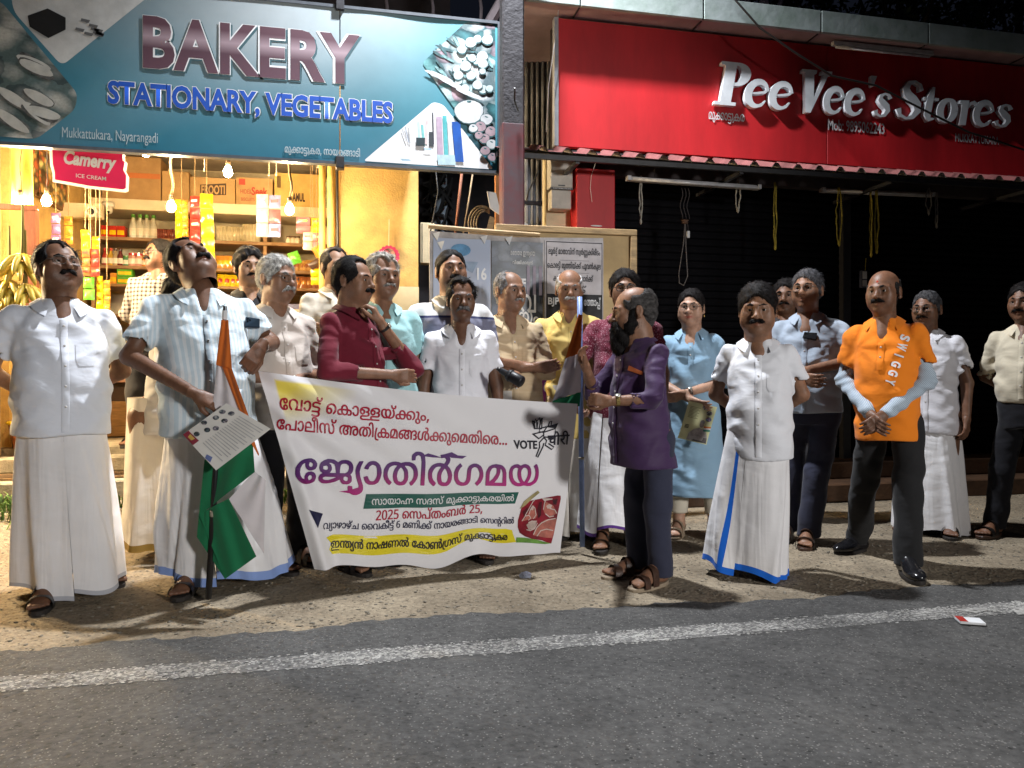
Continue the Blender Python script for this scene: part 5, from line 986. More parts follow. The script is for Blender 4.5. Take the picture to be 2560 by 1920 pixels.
    # ---- head furnishings
    def hp_(nm, vq, mat): ob(nm, np_mesh(nm, xf(vq[0]), vq[1]), mat, root)
    hcol = P.get('hcol', HAIRBLACK); hm = pm('hair_' + '_'.join('%d' % (c * 100) for c in hcol), hcol, .65, .35, 90, .3, 260, stretch=(1, .25, .6), spec=.12)
    bcol = P.get('bcol', HAIRBLACK); bm_ = pm('hair_' + '_'.join('%d' % (c * 100) for c in bcol), bcol, .65, .35, 90, .3, 260, stretch=(1, .25, .6), spec=.12)
    wcol = P.get('wcol', bcol); wm_ = pm('hair_' + '_'.join('%d' % (c * 100) for c in wcol), wcol, .65, .35, 90, .3, 260, stretch=(1, .25, .6), spec=.12)
    if 'hair' in H: hp_('hair', H['hair'], hm)
    for bq in H.get('brow', []): hp_('eyebrow', bq, wm_)
    if 'moustache' in H: hp_('moustache', H['moustache'], bm_)
    if 'beard' in H: hp_('beard', H['beard'], bm_)
    gz = P.get('gaze', (0, 0))
    for q in (-1, 1):
        e = ob('eye', eye_mesh(), None, root); e.matrix_local = Mh @ Matrix.Translation((q * .031, -.0780, .002)) @ Matrix.Rotation(R(gz[0]), 4, 'Z') @ Matrix.Rotation(R(-gz[1]), 4, 'X')
    if P.get('glasses'): spectacles(root, Mh, pm('spectacle_frame_' + P['glasses'], {'dark': (.01, .01, .01), 'metal': (.10, .085, .07)}[P['glasses']], .4, .05, 20, metal=.4 if P['glasses'] == 'metal' else 0), .0022 if P['glasses'] == 'dark' else .0013)
    if P.get('earring'):
        for q in (-1, 1): m = MB().lathe([(.001, .006), (.002, .003), (.004, -.006), (.001, -.012)], 8, (q * .083, .01, -.05)).mesh('earring', True); m.transform(Mh); ob('earring', m, pm('gold', (.75, .5, .15), .3, .05, 20, metal=1), root)
    # ---- lower garment
    low = P.get('low', 'mundu'); lm = P['lowmat']
    if low in ('mundu',): mundu(root, s, P, lm, seed, ft)
    elif low == 'trousers':
        v = Vol(pts((-.30, -.26, 0)) + [min(ft[-1][0], 0) * .4, 0, .045], pts((.30, .26, 1.06)), hg + .001)
        v.profile([(z * s, a * s * (1 + B * .5), c * s, c2 * s, 0) for z, a, c, c2 in ((.76, .150, .108 + B * .3, .118), (.84, .160, .118 + B * .4, .120), (.92, .160, .118 + B * .6, .114), (1.03, .152, .112 + B * .6, .104))], .04, xc=cx / 1.45)
        for q in (-1, 1):
            hipj = pts((q * .088, .005, .84)); an = np.array([ft[q][0], ft[q][1] + .025, .045]); kn = (hipj + an) / 2 + np.array([q * .006, -.025, .03]); lw = P.get('legw', 1.0)
            v.cap(hipj, kn, .086 * s * lw, .076 * s * lw, .025); v.cap(kn, an, .076 * s * lw, .070 * s * lw, .02)
        v.disp(crease(seed + 5, .007)); v.clip_below(lambda x, y: .050 + 0 * x + 0 * y)
        ob('trousers', np_mesh('trousers', *v.nets()), lm, root)
    if P.get('leggings'):
        v = Vol((-.2, -.2, .1), (.2, .2, .5), .009)
        for q in (-1, 1): v.cap((ft[q][0], ft[q][1] + .02, .15), (ft[q][0] * .9, 0, .5), .058, .075, .01)
        v.clip_below(lambda x, y: .155 + 0 * x + 0 * y); ob('leggings', np_mesh('leggings', *v.nets()), P['leggings'], root)
    # ---- shirt
    hem = P.get('hem', .76); sl = P.get('sleeve', .62); loose = P.get('loose', 1.0)
    zlo = hem * s - .05; v = Vol(pts((-.44 * W_ - .05, -.50, 0)) * [1, 1, 0] + [0, 0, zlo], pts((.44 * W_ + .05, .42, 1.54)), hg)
    fl = P.get('flare', 0.0)
    rows = [(.30, .20 + fl, .15 + fl, .16 + fl), (.70, .186 + fl * .6, .142 + B * .5 + fl * .5, .138 + fl * .4), (.88, .184 + fl * .3, .142 + B * .85, .136), (1.02, .176 + B * .2, .132 + B, .122), (1.14, .172 + B * .1, .130 + B * .75, .114), (1.25, .180, .128 + B * .3, .120), (1.31, .178, .122, .120), (1.36, .152, .108, .114), (1.405, .108, .088, .098), (1.44, .074, .072, .080), (1.455, .064, .064, .070)]
    if P.get('tucked'): rows = [r_ for r_ in rows if r_[0] > .75]; rows[0] = (.93, .165, .118 + B * .8, .112)
    v.profile([(z * s, a * s * W_, c * s * loose, c2 * s * loose, cy * s * z / 1.45) for z, a, c, c2 in rows], .0, xc=cx / 1.45)
    for q in (-1, 1):
        e, w = arms[q]; v.cap(pts((q * .045 + cx, .018 + cy, 1.412)), sh[q] + pts((-q * .006, .004, -.002)), .038 * s, .052 * s, .035)
        u = Vol(v.lo, v.lo + (v.n - 1) * v.h - 1e-6, v.h); u.F = np.full(v.F.shape, 1.0, np.float32)
        end = sh[q] + (e - sh[q]) * min(sl, 1)
        u.cap(sh[q], end, .053 * s * loose, (.063 if sl < .95 else .054) * s * loose, .0)
        if sl > 1: we = e + (w - e) * min(sl - 1, .96); u.cap(e, we, .054 * s, .043 * s, .02); end = we; d_ = (we - e)
        else: d_ = e - sh[q]
        d_ = d_ / np.linalg.norm(d_)
        # a straight cuff with a hollow behind it
        x_, y_, z_ = v.ax[0][:, None, None], v.ax[1][None, :, None], v.ax[2][None, None, :]
        pl = (x_ - end[0]) * d_[0] + (y_ - end[1]) * d_[1] + (z_ - end[2]) * d_[2]
        m_ = (pl > -.02) & (pl < .12); u.F = np.where(m_, np.maximum(u.F, pl - .002), u.F).astype(np.float32)
        u.cap(end - d_ * .022, end + d_ * .05, (.047 if sl < .95 else .042 if sl < 1.05 else .034) * s, None, .004, 1)
        v.comb((slice(None),) * 3, u.F, .03)
    v.disp(crease(seed, P.get('cr', .0055)))
    rs = np.random.RandomState(seed + 40); fp = rs.uniform(0, 6.3, 8)
    def pulls(x, y, z):
        t = 0
        for i, q in enumerate((-1, 1)):
            ax, az = q * .150 * W_ * s + cx * s * .9, 1.275 * s; dx, dz = x - ax, z - az; rr = np.sqrt(dx * dx + dz * dz + 1e-5); an = np.arctan2(dz, -q * dx)
            t = t + .0044 * np.sin(8.5 * an + fp[i] + 9 * rr) * np.exp(-((rr - .15) / .10) ** 2) * (y < .04)
            t = t + .0034 * np.sin(70 * z + q * 42 * x + fp[2 + i] + 1.5 * np.sin(17 * z)) * np.exp(-((np.abs(x - cx) - .13 * W_ * s) / .05) ** 2 - ((z - .98 * s) / .13) ** 2)
        t = t + .0035 * np.sin(52 * z + 14 * x + fp[5] + 2 * np.sin(9 * x + fp[6])) * np.exp(-((z - (hem + .17) * s) / .10) ** 2)
        for q in (-1, 1):
            e, w = arms[q]; dd = np.sqrt((x - e[0]) ** 2 + (z - e[2]) ** 2 + 1e-5); t = t + .0038 * np.sin(75 * z + 30 * q * x + fp[7]) * np.exp(-(dd / .085) ** 2)
        return t
    v.disp(pulls)
    if not P.get('tucked'): v.clip_below(lambda x, y: hem * s + P.get('tail', .0) * np.minimum((x / (.18 * W_ * s)) ** 2, 1.2) + .004 * np.sin(19 * x + seed) + 0 * y)
    on = P.get('open', .05)
    v.cap(pts((cx, -.095 + cy, 1.475)), pts((cx, -.142 + cy, 1.415 - on)), .056 * s, .020 * s, .004, 1)
    v.cap(pts((cx, .02 + cy, 1.445)), pts((cx, -.01 + cy, 1.54)), .056 * s, .085 * s, .004, 1)
    SV, SQ = v.nets()
    sm_ = P['shirtmat']; nm = P.get('shirtname', 'shirt'); sho = ob(nm, np_mesh(nm, SV, SQ), sm_, root)
    bvh = BVHTree.FromPolygons([Vector(p) for p in SV], [tuple(q) for q in SQ])
    # collar
    if P.get('collar', 1):
        def col(u, t):
            a = (u - .5) * 2 * R(P.get('colopen', 150)); fr = abs(u - .5) * 2
            rx = .064 + .005 * f_ + (.034 + .022 * fr) * t ** .8; ry = .068 + .004 * f_ + (.034 + .030 * fr) * t ** .8
            z = 1.458 + .030 * (1 - fr) + .004 - t * (.028 + .030 * sm(np.float64(fr), .65, 1.0)) - .026 * fr * fr - (.012 if P.get('wideopen') else 0) * fr
            return tuple(np.array([math.sin(a) * rx + cx + (math.sin(a) * .02 * fr if P.get('wideopen') else 0), math.cos(a) * ry + .012 + cy - .012 * fr, z]) * s)
        q = MB().grid(col, 24, 4).grid(lambda u, t: tuple(np.array(col(1 - u, t)) * [.985, 1, 1] + [cx * .015 * s, .003, -.003]), 24, 4)
        ob('collar', q.mesh('collar', True), P.get('collarmat', sm_), sho)
    # placket, buttons, pocket
    if P.get('placket', 1):
        z0, z1 = hem * s + .02, (1.41 - on) * s
        if P.get('tucked'): z0 = .96 * s
        if P.get('placket') == 'short': z0 = z1 - .16 * s
        n = 26; g = []
        for i in range(n + 1): g.append([drape(bvh, [(cx * s * .9 + xx, z0 + (z1 - z0) * i / n)], .0035 if j in (0, 3) else .0065)[0] for j, xx in enumerate((-.016, -.012, .012, .016))])
        q = MB(); q.add([p for r_ in g for p in r_], [(i * 4 + j, i * 4 + j + 1, i * 4 + j + 5, i * 4 + j + 4) for i in range(n) for j in range(3)])
        ob('placket', q.mesh('placket', True), sm_, sho)
        bmat = pm('shirt_button', P.get('btn', (.55, .53, .50)), .3, .05, 30)
        for i in range(5 if P.get('placket') != 'short' else 2):
            zz = z1 - .03 * s - i * .095 * s * (1 if P.get('placket') != 'short' else .6)
            if zz < z0: break
            p = drape(bvh, [(cx * s * .9, zz)], .008)[0]; q = MB().lathe([(.005, 0), (.0055, .002), (.003, .003)], 8).mesh('button', True)
            q.transform(Matrix.Translation(p) @ Matrix.Rotation(R(90), 4, 'X')); ob('button', q, bmat, sho)
    if P.get('pocket', 1):
        px0, px1, pz0, pz1 = [k * s for k in (.045, .135, 1.13, 1.235)]; n = 7
        q = MB(); g = []
        for i in range(n + 1):
            zz = pz0 + (pz1 - pz0) * i / n; ins = .012 * max(0, 1 - i / 1.5)
            g.append([drape(bvh, [(cx * s * .9 + px0 + ins + (px1 - px0 - 2 * ins) * j / n, zz)], .0028 if (i in (0, n) or j in (0, n)) else .0058)[0] for j in range(n + 1)])
        q.add([p for r_ in g for p in r_], [(i * (n + 1) + j, i * (n + 1) + j + 1, (i + 1) * (n + 1) + j + 1, (i + 1) * (n + 1) + j) for i in range(n) for j in range(n)])
        ob('pocket', q.mesh('pocket', True), sm_, sho)
    # footwear
    if fk != 'none':
        for q in (-1, 1): footwear(fk, q, root, P.get('shoemat') or pm('black_leather', (.018, .015, .014), .35, .2, 30, .3, 90), P.get('solemat') or pm('dark_sole', (.03, .025, .022), .7, .2, 30), fm[q])
    if P.get('under'):
        v = Vol(pts((-.44 * W_ - .05, -.50, .78)), pts((.44 * W_ + .05, .42, 1.48)), .009)
        for q in (-1, 1):
            e, w = arms[q]; st = sh[q] + (e - sh[q]) * .45; en = e + (w - e) * .93; v.cap(st, e, .048 * s, .049 * s, .01); v.cap(e, en, .049 * s, .039 * s, .025)
        v.disp(crease(seed + 9, .008)); v.disp(lambda x, y, z: .0035 * np.sin(95 * z + 55 * np.abs(x) + 2 * np.sin(30 * z)) + 0 * y); o_ = ob('undershirt', np_mesh('undershirt', *v.nets()), P['under'], root)
        q = MB()
        for k in (-1, 1): q.add([(.0 + cx, -.100 + cy, 1.36 * s), (k * .048 + cx, -.078 + cy, 1.425 * s), (k * .060 + cx, -.062 + cy, 1.445 * s), (k * .030 + cx, -.105 + cy, 1.385 * s)], [(0, 1, 2, 3) if k > 0 else (3, 2, 1, 0)])
    # wrist watch
    for q, key in ((1, 'watchL'), (-1, 'watchR')):
        if P.get(key):
            e, w = arms[q]; dr = (w - e) / np.linalg.norm(w - e); c = w - dr * .035; rr = .033 * s; u = np.cross(dr, [0, 0, 1]); u /= np.linalg.norm(u); vv = np.cross(dr, u)
            ring = [c + (u * math.cos(t) + vv * math.sin(t)) * rr for t in np.linspace(0, 2 * math.pi, 17)]
            mb = MB()
            for k in range(16):
                for dd in (0,): mb.add([ring[k] - dr * .009, ring[k + 1] - dr * .009, ring[k + 1] + dr * .009, ring[k] + dr * .009], [(0, 1, 2, 3)])
            wt = mb.build('wrist_watch', P[key], root)
            fdir = np.array([0, -.8, .6]); fdir = fdir - dr * (fdir @ dr); fdir /= np.linalg.norm(fdir)
            m = MB().lathe([(.014, 0), (.016, .003), (.013, .007)], 12).mesh('watch_face', True); m.transform(Matrix.Translation(Vector(c + fdir * rr)) @ Vector(fdir).to_track_quat('Z', 'Y').to_matrix().to_4x4()); ob('watch_face', m, pm('watch_dial', (.7, .68, .6), .2, .05, 30, metal=.7), wt)
    root['sdf'] = 1; del root['sdf']
    return dict(root=root, bvh=bvh, arms=arms, s=s, Mh=Mh, shirt=sho, hc=hc)


def mundu(root, s, P, lm, seed, ft):
    """wrapped waist cloth to the ankles: open-bottomed sheet with folds, a free edge that laps over in front, woven borders"""
    r = random.Random(seed * 7 + 3); B = P.get('belly', 0); zt, zb = .98 * s, P.get('mhem', .075)
    n, m = 120, 46; lap = R(P.get('lap', 255)); bw = P.get('border', .03); sweep = P.get('sweep', .12)
    fx = (ft[-1][0] + ft[1][0]) / 2; fy = (ft[-1][1] + ft[1][1]) / 2; fw = abs(ft[1][0] - ft[-1][0]) / 2; fd = abs(ft[1][1] - ft[-1][1]) / 2
    ph = [r.uniform(0, 6.3) for _ in range(8)]; am = P.get('fold', 1.0)
    folds = [(r.random(), r.uniform(.008, .035), r.choice((-1, 1, 1)) * r.uniform(.008, .026), r.uniform(-.14, .14)) for _ in range(15)]
    vs = []
    for j in range(m + 1):
        t = j / m; z = zt + (zb - zt) * t
        a = (.162 + .01 * math.sin(t * 3)) * s + (max(.112 + fw, .165) * s - .162 * s) * t ** 1.2 * P.get('mw', 1.0); b = (.128 + B * .6 * (1 - t)) * s + ((.150 + fd) - .128) * t ** 1.2 * P.get('mw', 1.0)
        for i in range(n + 1):
            th = lap + 2 * math.pi * i / n; u = i / n
            k = t ** .8
            fo = .012 * math.sin(3 * th + ph[0] + 1.4 * t) + .006 * math.sin(5 * th + ph[1] - 2.0 * t)
            for fc, fw_, fa, fd_ in folds: dd = (i / n - fc - fd_ * t + .5) % 1 - .5; fo += fa * math.exp(-(dd / fw_) ** 2) * (.3 + .7 * min(1, abs(t - .1) * 1.6))
            # hanging folds by the free edge
            fo += .016 * math.exp(-((u - .93) / .035) ** 2) * (1 - .4 * t) - .010 * math.exp(-((u - .84) / .03) ** 2) + .008 * math.exp(-((u - .75) / .04) ** 2)
            fo = fo * am * (.25 + .9 * k) * (1 if u > .02 else .6)
            lapo = .010 * sm(np.float64(u), .72, .80)
            rr = 1
            x = math.cos(th) * (a + fo + lapo) + fx * t + P.get('lean', (0, 0))[0] * max(z, 0) / 1.45; y = math.sin(th) * (b + fo + lapo) + fy * t
            zz = z - (.018 * math.sin(2 * th + ph[6]) + .010 * math.sin(5 * th + ph[7])) * t ** 3 - sweep * .3 * t ** 2 * math.exp(-((u - 1) / .12) ** 2) + P.get('htilt', 0) * x * t ** 3
            vs.append((x, y, max(zz, .012)))
    q = MB(); q.v = vs
    L = (zt - zb)
    for j in range(m):
        for i in range(n):
            dz = L * (1 - (j + .5) / m); mi = 0
            if dz < bw and P.get('bordermat'): mi = 1
            if P.get('bordermat') and P.get('stripe'):
                du = (1 - (i + .5) / n) * .95
                if .030 < du < .030 + P['stripe']: mi = 1
            q.f.append((j * (n + 1) + i, (j + 1) * (n + 1) + i, (j + 1) * (n + 1) + i + 1, j * (n + 1) + i + 1)); q.m.append(mi)
    # the stripe breaks out of the fold just before the free edge
    mats = [lm] + ([P['bordermat']] if P.get('bordermat') else [])
    ob('mundu', q.mesh('mundu', True), mats, root)
# ------------------------------------------------------------------ inside the bakery
CARD = pm('cardboard', (.46, .29, .12), .75, .10, 6, .2, 40); CARD2 = pm('brown_cardboard', (.40, .24, .10), .75, .10, 6); TAPE = pm('carton_tape', (.50, .16, .05), .4, .05, 10)
SHELF = pm('shelf_board', (.30, .17, .07), .6, .2, 6, stretch=(1, 8, 8)); SHELFC = pm('cream_shelf', (.72, .62, .42), .6, .06, 6)
def inkm(n, c): return pm('ink_' + n, c, .5, .05, 20)
rk = thing('shelf_rack', 'tall wall rack of shelves full of goods at the back of the bakery', 'shelves', (-1.45, 8.5, FZ))
rp = lambda q, n, m, **k: q.build(n, m, rk, loc=-Vector(rk.location), **k)
for z, th, m, nm in ((2.915, .11, SHELFC, 'shelf'), (2.52, .035, SHELF, 'shelf'), (2.225, .035, SHELF, 'shelf'), (2.035, .03, SHELF, 'shelf'), (1.72, .03, SHELF, 'shelf'), (1.40, .03, SHELF, 'shelf')):
    rp(MB().box(XL + .10, XR - .05, 8.33, 8.82, z - th, z), nm, m, bevel=.004)
for x in (XL + .10, -1.78, -.95, XR - .08): rp(MB().box(x, x + .035, 8.36, 8.80, FZ, 2.80), 'upright', SHELF)
def onrack(px0, px1, py0, py1, Y=8.36):
    a, b = W(px0, py1, Y), W(px1, py0, Y); return a.x, b.x, a.z, b.z
def carton(px0, px1, py0, z0, label, mat, prints=(), dy=.30, tape=True):
    x0, x1, _, z1 = onrack(px0, px1, py0, 500); z1 = max(z1, z0 + .1); Y = 8.36
    t = thing('cardboard_box', label, 'box', ((x0 + x1) / 2, Y + dy / 2, z0), 0, 'cartons on the top shelf'); w, h = (x1 - x0) / 2, z1 - z0
    MB().box(-w, w, -dy / 2, dy / 2, 0, h).build('carton', mat, t, bevel=.004)
    if tape: MB().box(-w * .98, w * .98, -dy / 2 - .002, -dy / 2 - .001, h * .50, h * .62).build('tape', TAPE, t)
    for s_, u0, u1, v0, v1, m, bo in prints:
        me = text_mesh(s_, 1, bo); fit(me, -w + 2 * w * u0, -w + 2 * w * u1, h * v0, h * v1); map_mesh(me, lambda x, y, z: (x, -dy / 2 - .0035, y)); ob('lettering', me, m, t)
    return t, w, h, dy
BI = inkm('dark_brown', (.05, .025, .01)); RI = inkm('red', (.42, .05, .03))
carton(255, 402, 395, 2.917, 'largest plain carton with a red tape band, behind the pink ice cream sign', CARD2)
carton(405, 473, 430, 2.917, 'small plain carton with a green mark between two large cartons', CARD, tape=False)
t, w, h, dy = carton(475, 588, 447, 2.917, 'carton printed FROOTI on the cream shelf', CARD, (), tape=False)
MB().add([(-w * .55, -dy / 2 - .003, h * .28), (w * .60, -dy / 2 - .003, h * .34), (w * .60, -dy / 2 - .003, h * .80), (-w * .55, -dy / 2 - .003, h * .70)], [(0, 1, 2, 3)]).build('label_patch', BI, t)
me = text_mesh('FROOTI', 1, .03); fit(me, -w * .50, w * .54, h * .34, h * .70); map_mesh(me, lambda x, y, z: (x, -dy / 2 - .005, y + .04 * h * x / w)); ob('lettering', me, CARD, t)
t, w, h, dy = carton(590, 682, 447, 2.917, 'carton printed with red lettering beside the FROOTI carton', CARD, (('HIDE&', .12, .42, .40, .56, RI, .0), ('Seek', .42, .86, .36, .66, RI, .03), ('BISCUITS', .14, .50, .14, .26, RI, 0)), tape=False)
MB().add([(-w * .84, -dy / 2 - .003, h * .72), (-w * .5, -dy / 2 - .003, h * .72), (-w * .5, -dy / 2 - .003, h * .94), (-w * .84, -dy / 2 - .003, h * .94)], [(0, 1, 2, 3)]).build('label_patch', RI, t)
carton(686, 798, 437, 2.917, 'yellowish carton at the right end of the cream shelf', pm('yellow_cardboard', (.55, .36, .10), .7, .1, 6), (('AMUL', .40, .68, .16, .42, BI, .04), ('IIII', .06, .14, .55, .9, BI, .03)), tape=False)
carton(814, 832, 452, 2.917, 'narrow white and green box beside the yellow post', pm('white_green_box', (.45, .55, .35), .5, .3, 12), tape=False)

LABELM = pm('paper_label', (.72, .66, .50), .6, .1, 12)
JARS = {}
def jar(kind, x, z, s_=1, Y=8.42, label='', mat=None, cap=None, group=None):
    key = (kind, mat.name, cap.name if cap else ''); o = JARS.get(key)
    prof = {'jar': [(.034, 0), (.037, .006), (.037, .085), (.030, .098)], 'bottle': [(.024, 0), (.026, .006), (.026, .085), (.011, .125), (.011, .145)], 'glass': [(.016, 0), (.021, .13)], 'sauce': [(.022, 0), (.024, .006), (.024, .075), (.013, .10), (.012, .12)]}[kind]
    if o is None:
        o = thing({'jar': 'jar', 'bottle': 'bottle', 'glass': 'bottle', 'sauce': 'bottle'}[kind], label, {'jar': 'jar'}.get(kind, 'bottle'), (x, Y, z), 0, group)
        MB().lathe(prof, 12).build('glass', mat, o, smooth=True)
        if kind != 'glass':
            r, h = prof[-1]; MB().lathe([(r * 1.12, h - .004), (r * 1.12, h + .018)], 12).build('cap', cap, o)
            MB().lathe([(prof[1][0] + .0012, prof[2][1] * .25), (prof[1][0] + .0012, prof[2][1] * .8)], 12).build('label', LABELM, o)
        JARS[key] = o
    else:
        o = copy_tree(o); o.location = (x, Y, z); o['label'] = label
        if group: o['group'] = group
        elif 'group' in o: del o['group']
    o.scale = (s_, s_, s_); return o
gl = lambda n, c: pm('glaze_' + n, c, .15, .15, 14, spec=.6)
def rowpx(px0, px1, n, Y=8.42):
    return [W(px0 + (px1 - px0) * (i + .5) / n, 600, Y).x for i in range(n)]
for i, x in enumerate(rowpx(325, 392, 4)): jar('bottle', x, 2.521, 1.55, label='white bottle with a green cap on the second shelf', mat=gl('milk', (.62, .60, .48)), cap=gl('green', (.10, .30, .05)), group='white bottles on the second shelf')
for i, x in enumerate(rowpx(393, 436, 7)): jar('glass', x, 2.521, .85, label='slim dark red packet standing beside the white bottles', mat=gl('maroon', (.22, .05, .03)), group='slim dark red packets')
for i, x in enumerate(rowpx(541, 650, 13)): jar('glass', x, 2.521, 1.25 + .25 * (i > 7), label='slim clear bottle in the row behind the hanging sheets', mat=gl('pale', (.58, .50, .30)), group='slim clear bottles on the second shelf')
for i, x in enumerate(rowpx(716, 750, 3)): jar('jar', x, 2.521, .75, label='small jar with a dark lid on the second shelf', mat=gl('cream', (.62, .55, .40)), cap=gl('brown', (.10, .04, .02)), group='small jars with dark lids')
jar('bottle', W(826, 600, 8.42).x, 2.521, 1.1, label='dark green bottle at the right end of the second shelf', mat=gl('bottle_green', (.03, .12, .05)), cap=gl('white', (.6, .6, .55)))
for (px, c, cp, nm) in ((263, (.36, .03, .02), (.45, .05, .03), 'red sauce bottle with a red cap, leftmost on the third shelf'), (277, (.52, .32, .04), (.50, .06, .03), 'yellow sauce bottle with a red cap'), (289, (.40, .30, .16), (.06, .03, .02), 'tan sauce bottle with a dark cap'), (301, (.13, .02, .02), (.05, .02, .02), 'dark brown sauce bottle beside the green jar')):
    jar('sauce', W(px, 640, 8.42).x, 2.226, 1.35, label=nm, mat=gl('s%d' % px, c), cap=gl('c%d' % px, cp))
jar('jar', W(316, 640, 8.42).x, 2.226, .95, label='green jar on the third shelf', mat=gl('jargreen', (.06, .22, .10)), cap=gl('green', (.1, .3, .05)))
jar('jar', W(332, 640, 8.42).x, 2.226, 1.2, label='pink jar beside the green jar', mat=gl('pink', (.60, .30, .22)), cap=gl('red', (.5, .05, .05)))
jar('jar', W(347, 640, 8.42).x, 2.226, 1.2, label='second pink jar, nearer the orange jar', mat=gl('pink', (.60, .30, .22)), cap=gl('red', (.5, .05, .05)))
jar('jar', W(362, 640, 8.42).x, 2.226, .95, label='orange jar in front of the checkered shirt man', mat=gl('orange', (.65, .25, .02)), cap=gl('yellow', (.6, .4, .02)))
def pack(px, z, label, mat, w=.05, h=.12, tilt=0, group=None, Y=8.44, name='snack_packet', band=None):
    o = thing(name, label, 'packet', (W(px, 600, Y).x, Y, z), 0, group)
    def fn(u, v, s_): b = .018 * math.sin(math.pi * min(max(v * 1.0, 0), 1)) * math.sin(math.pi * u) ** .6; return ((u - .5) * 2 * w * (1 - .04 * math.sin(9 * v)), s_ * b, v * h)
    q = MB().grid(lambda u, v: fn(u, v, -1), 5, 5).grid(lambda u, v: fn(1 - u, v, 1), 5, 5); q.build('wrapper', mat, o, smooth=True)
    if band: MB().grid(lambda u, v: (lambda p: (p[0] * .8, p[1] - .003, p[2]))(fn(.1 + .8 * u, .35 + .3 * v, -1)), 4, 2).build('print', band, o)
    o.rotation_euler = (R(-6), R(tilt), 0); return o
YEL = gl('packet_yellow', (.75, .50, .01)); ORA = gl('packet_orange', (.62, .25, .03)); RED = gl('packet_red', (.50, .03, .02)); GRN = gl('packet_green', (.10, .38, .03)); BRN = gl('packet_brown', (.32, .10, .03)); WHI = gl('packet_white', (.68, .64, .55)); PINK = gl('packet_pink', (.62, .16, .18)); BLU = gl('packet_blue', (.30, .33, .60))
def copies(o, places, group, tilt=None):
    o['group'] = group
    for i, (x, y, z, t) in enumerate(places):
        c = copy_tree(o); c.location = (x, y, z); c.rotation_euler = (o.rotation_euler[0], R(t), 0)
o = pack(548, 2.227, 'orange bag of savouries standing on the third shelf', ORA, .045, .15, 4, band=YEL)
copies(o, [(x, 8.44, 2.227, 6 * math.sin(i * 2)) for i, x in enumerate(rowpx(556, 590, 3))], 'orange bags on the third shelf, left')
o = pack(660, 2.227, 'tan biscuit packet leaning in the long row on the third shelf', gl('packet_tan', (.55, .30, .08)), .028, .135, 20, band=BRN)
copies(o, [(x, 8.44 + .01 * (i % 3), 2.227, 16 + 9 * math.sin(i * 1.7)) for i, x in enumerate(rowpx(668, 832, 17))], 'tan packets leaning on the third shelf')
for i, (px0, px1, n_, z_, m_, b_, lab, grp) in enumerate(((385, 470, 5, 2.036, RED, YEL, 'red packet in the short row left of the hanging strips', 'red packets on the fourth shelf'), (540, 640, 6, 2.036, YEL, RED, 'yellow packet on the fourth shelf beside the hanging strips', 'yellow packets on the fourth shelf'), (645, 730, 5, 2.036, BLU, WHI, 'blue and white packet on the fourth shelf', 'blue packets on the fourth shelf'), (735, 828, 6, 2.036, BRN, ORA, 'brown packet on the fourth shelf near the yellow post', 'brown packets on the fourth shelf'), (470, 640, 9, 1.721, GRN, YEL, 'green packet on the low shelf behind the dark haired man', 'green packets on the low shelf'))):
    xs_ = rowpx(px0, px1, n_); o = pack(px0, z_, lab, m_, .036, .14, 5, band=b_); o.location.x = xs_[0]; copies(o, [(x, 8.44 + .015 * math.sin(k * 2.1), z_, 9 * math.sin(k * 1.9 + i)) for k, x in enumerate(xs_[1:])], grp)


def boxlet(px0, px1, py0, py1, z, label, mat, mat2, dy=.10, Y=8.36):
    x0, x1, _, _ = onrack(px0, px1, py0, py1); h = (py1 - py0) / FPX * 7.7; t = thing('small_box', label, 'box', ((x0 + x1) / 2, Y + dy / 2, z)); w = (x1 - x0) / 2
    MB().box(-w, w, -dy / 2, dy / 2, 0, h).build('carton', mat, t, bevel=.003); MB().box(-w * .85, w * .85, -dy / 2 - .003, -dy / 2 - .002, h * .2, h * .6).build('print', mat2, t); return t
for i, (a, b) in enumerate(((252, 271), (272, 291), (292, 312))): boxlet(a, b, 553, 581, 2.521, ('red and yellow tea box, leftmost of three under the camera', 'red and yellow tea box, middle of three', 'red and yellow tea box beside the white bottles')[i], RED, YEL)
boxlet(275, 291, 684, 711, 2.036, 'orange box left of the green boxes', ORA, YEL); boxlet(292, 331, 692, 711, 2.036, 'green box at the bottom of the pair', GRN, YEL); boxlet(292, 331, 672, 691, 2.036 + .082, 'green box on top of the pair', GRN, YEL)
for i, (px, m, m2) in enumerate(((700, YEL, RED), (735, BLU, WHI), (760, PINK, RED), (790, WHI, BLU), (660, RED, YEL), (770, YEL, RED))): boxlet(px - 14, px + 14, 750, 778 + (i % 2) * 6, 1.721, ('yellow', 'blue', 'pink', 'white', 'red', 'golden')[i] + ' box on the low shelf behind the men', m, m2)

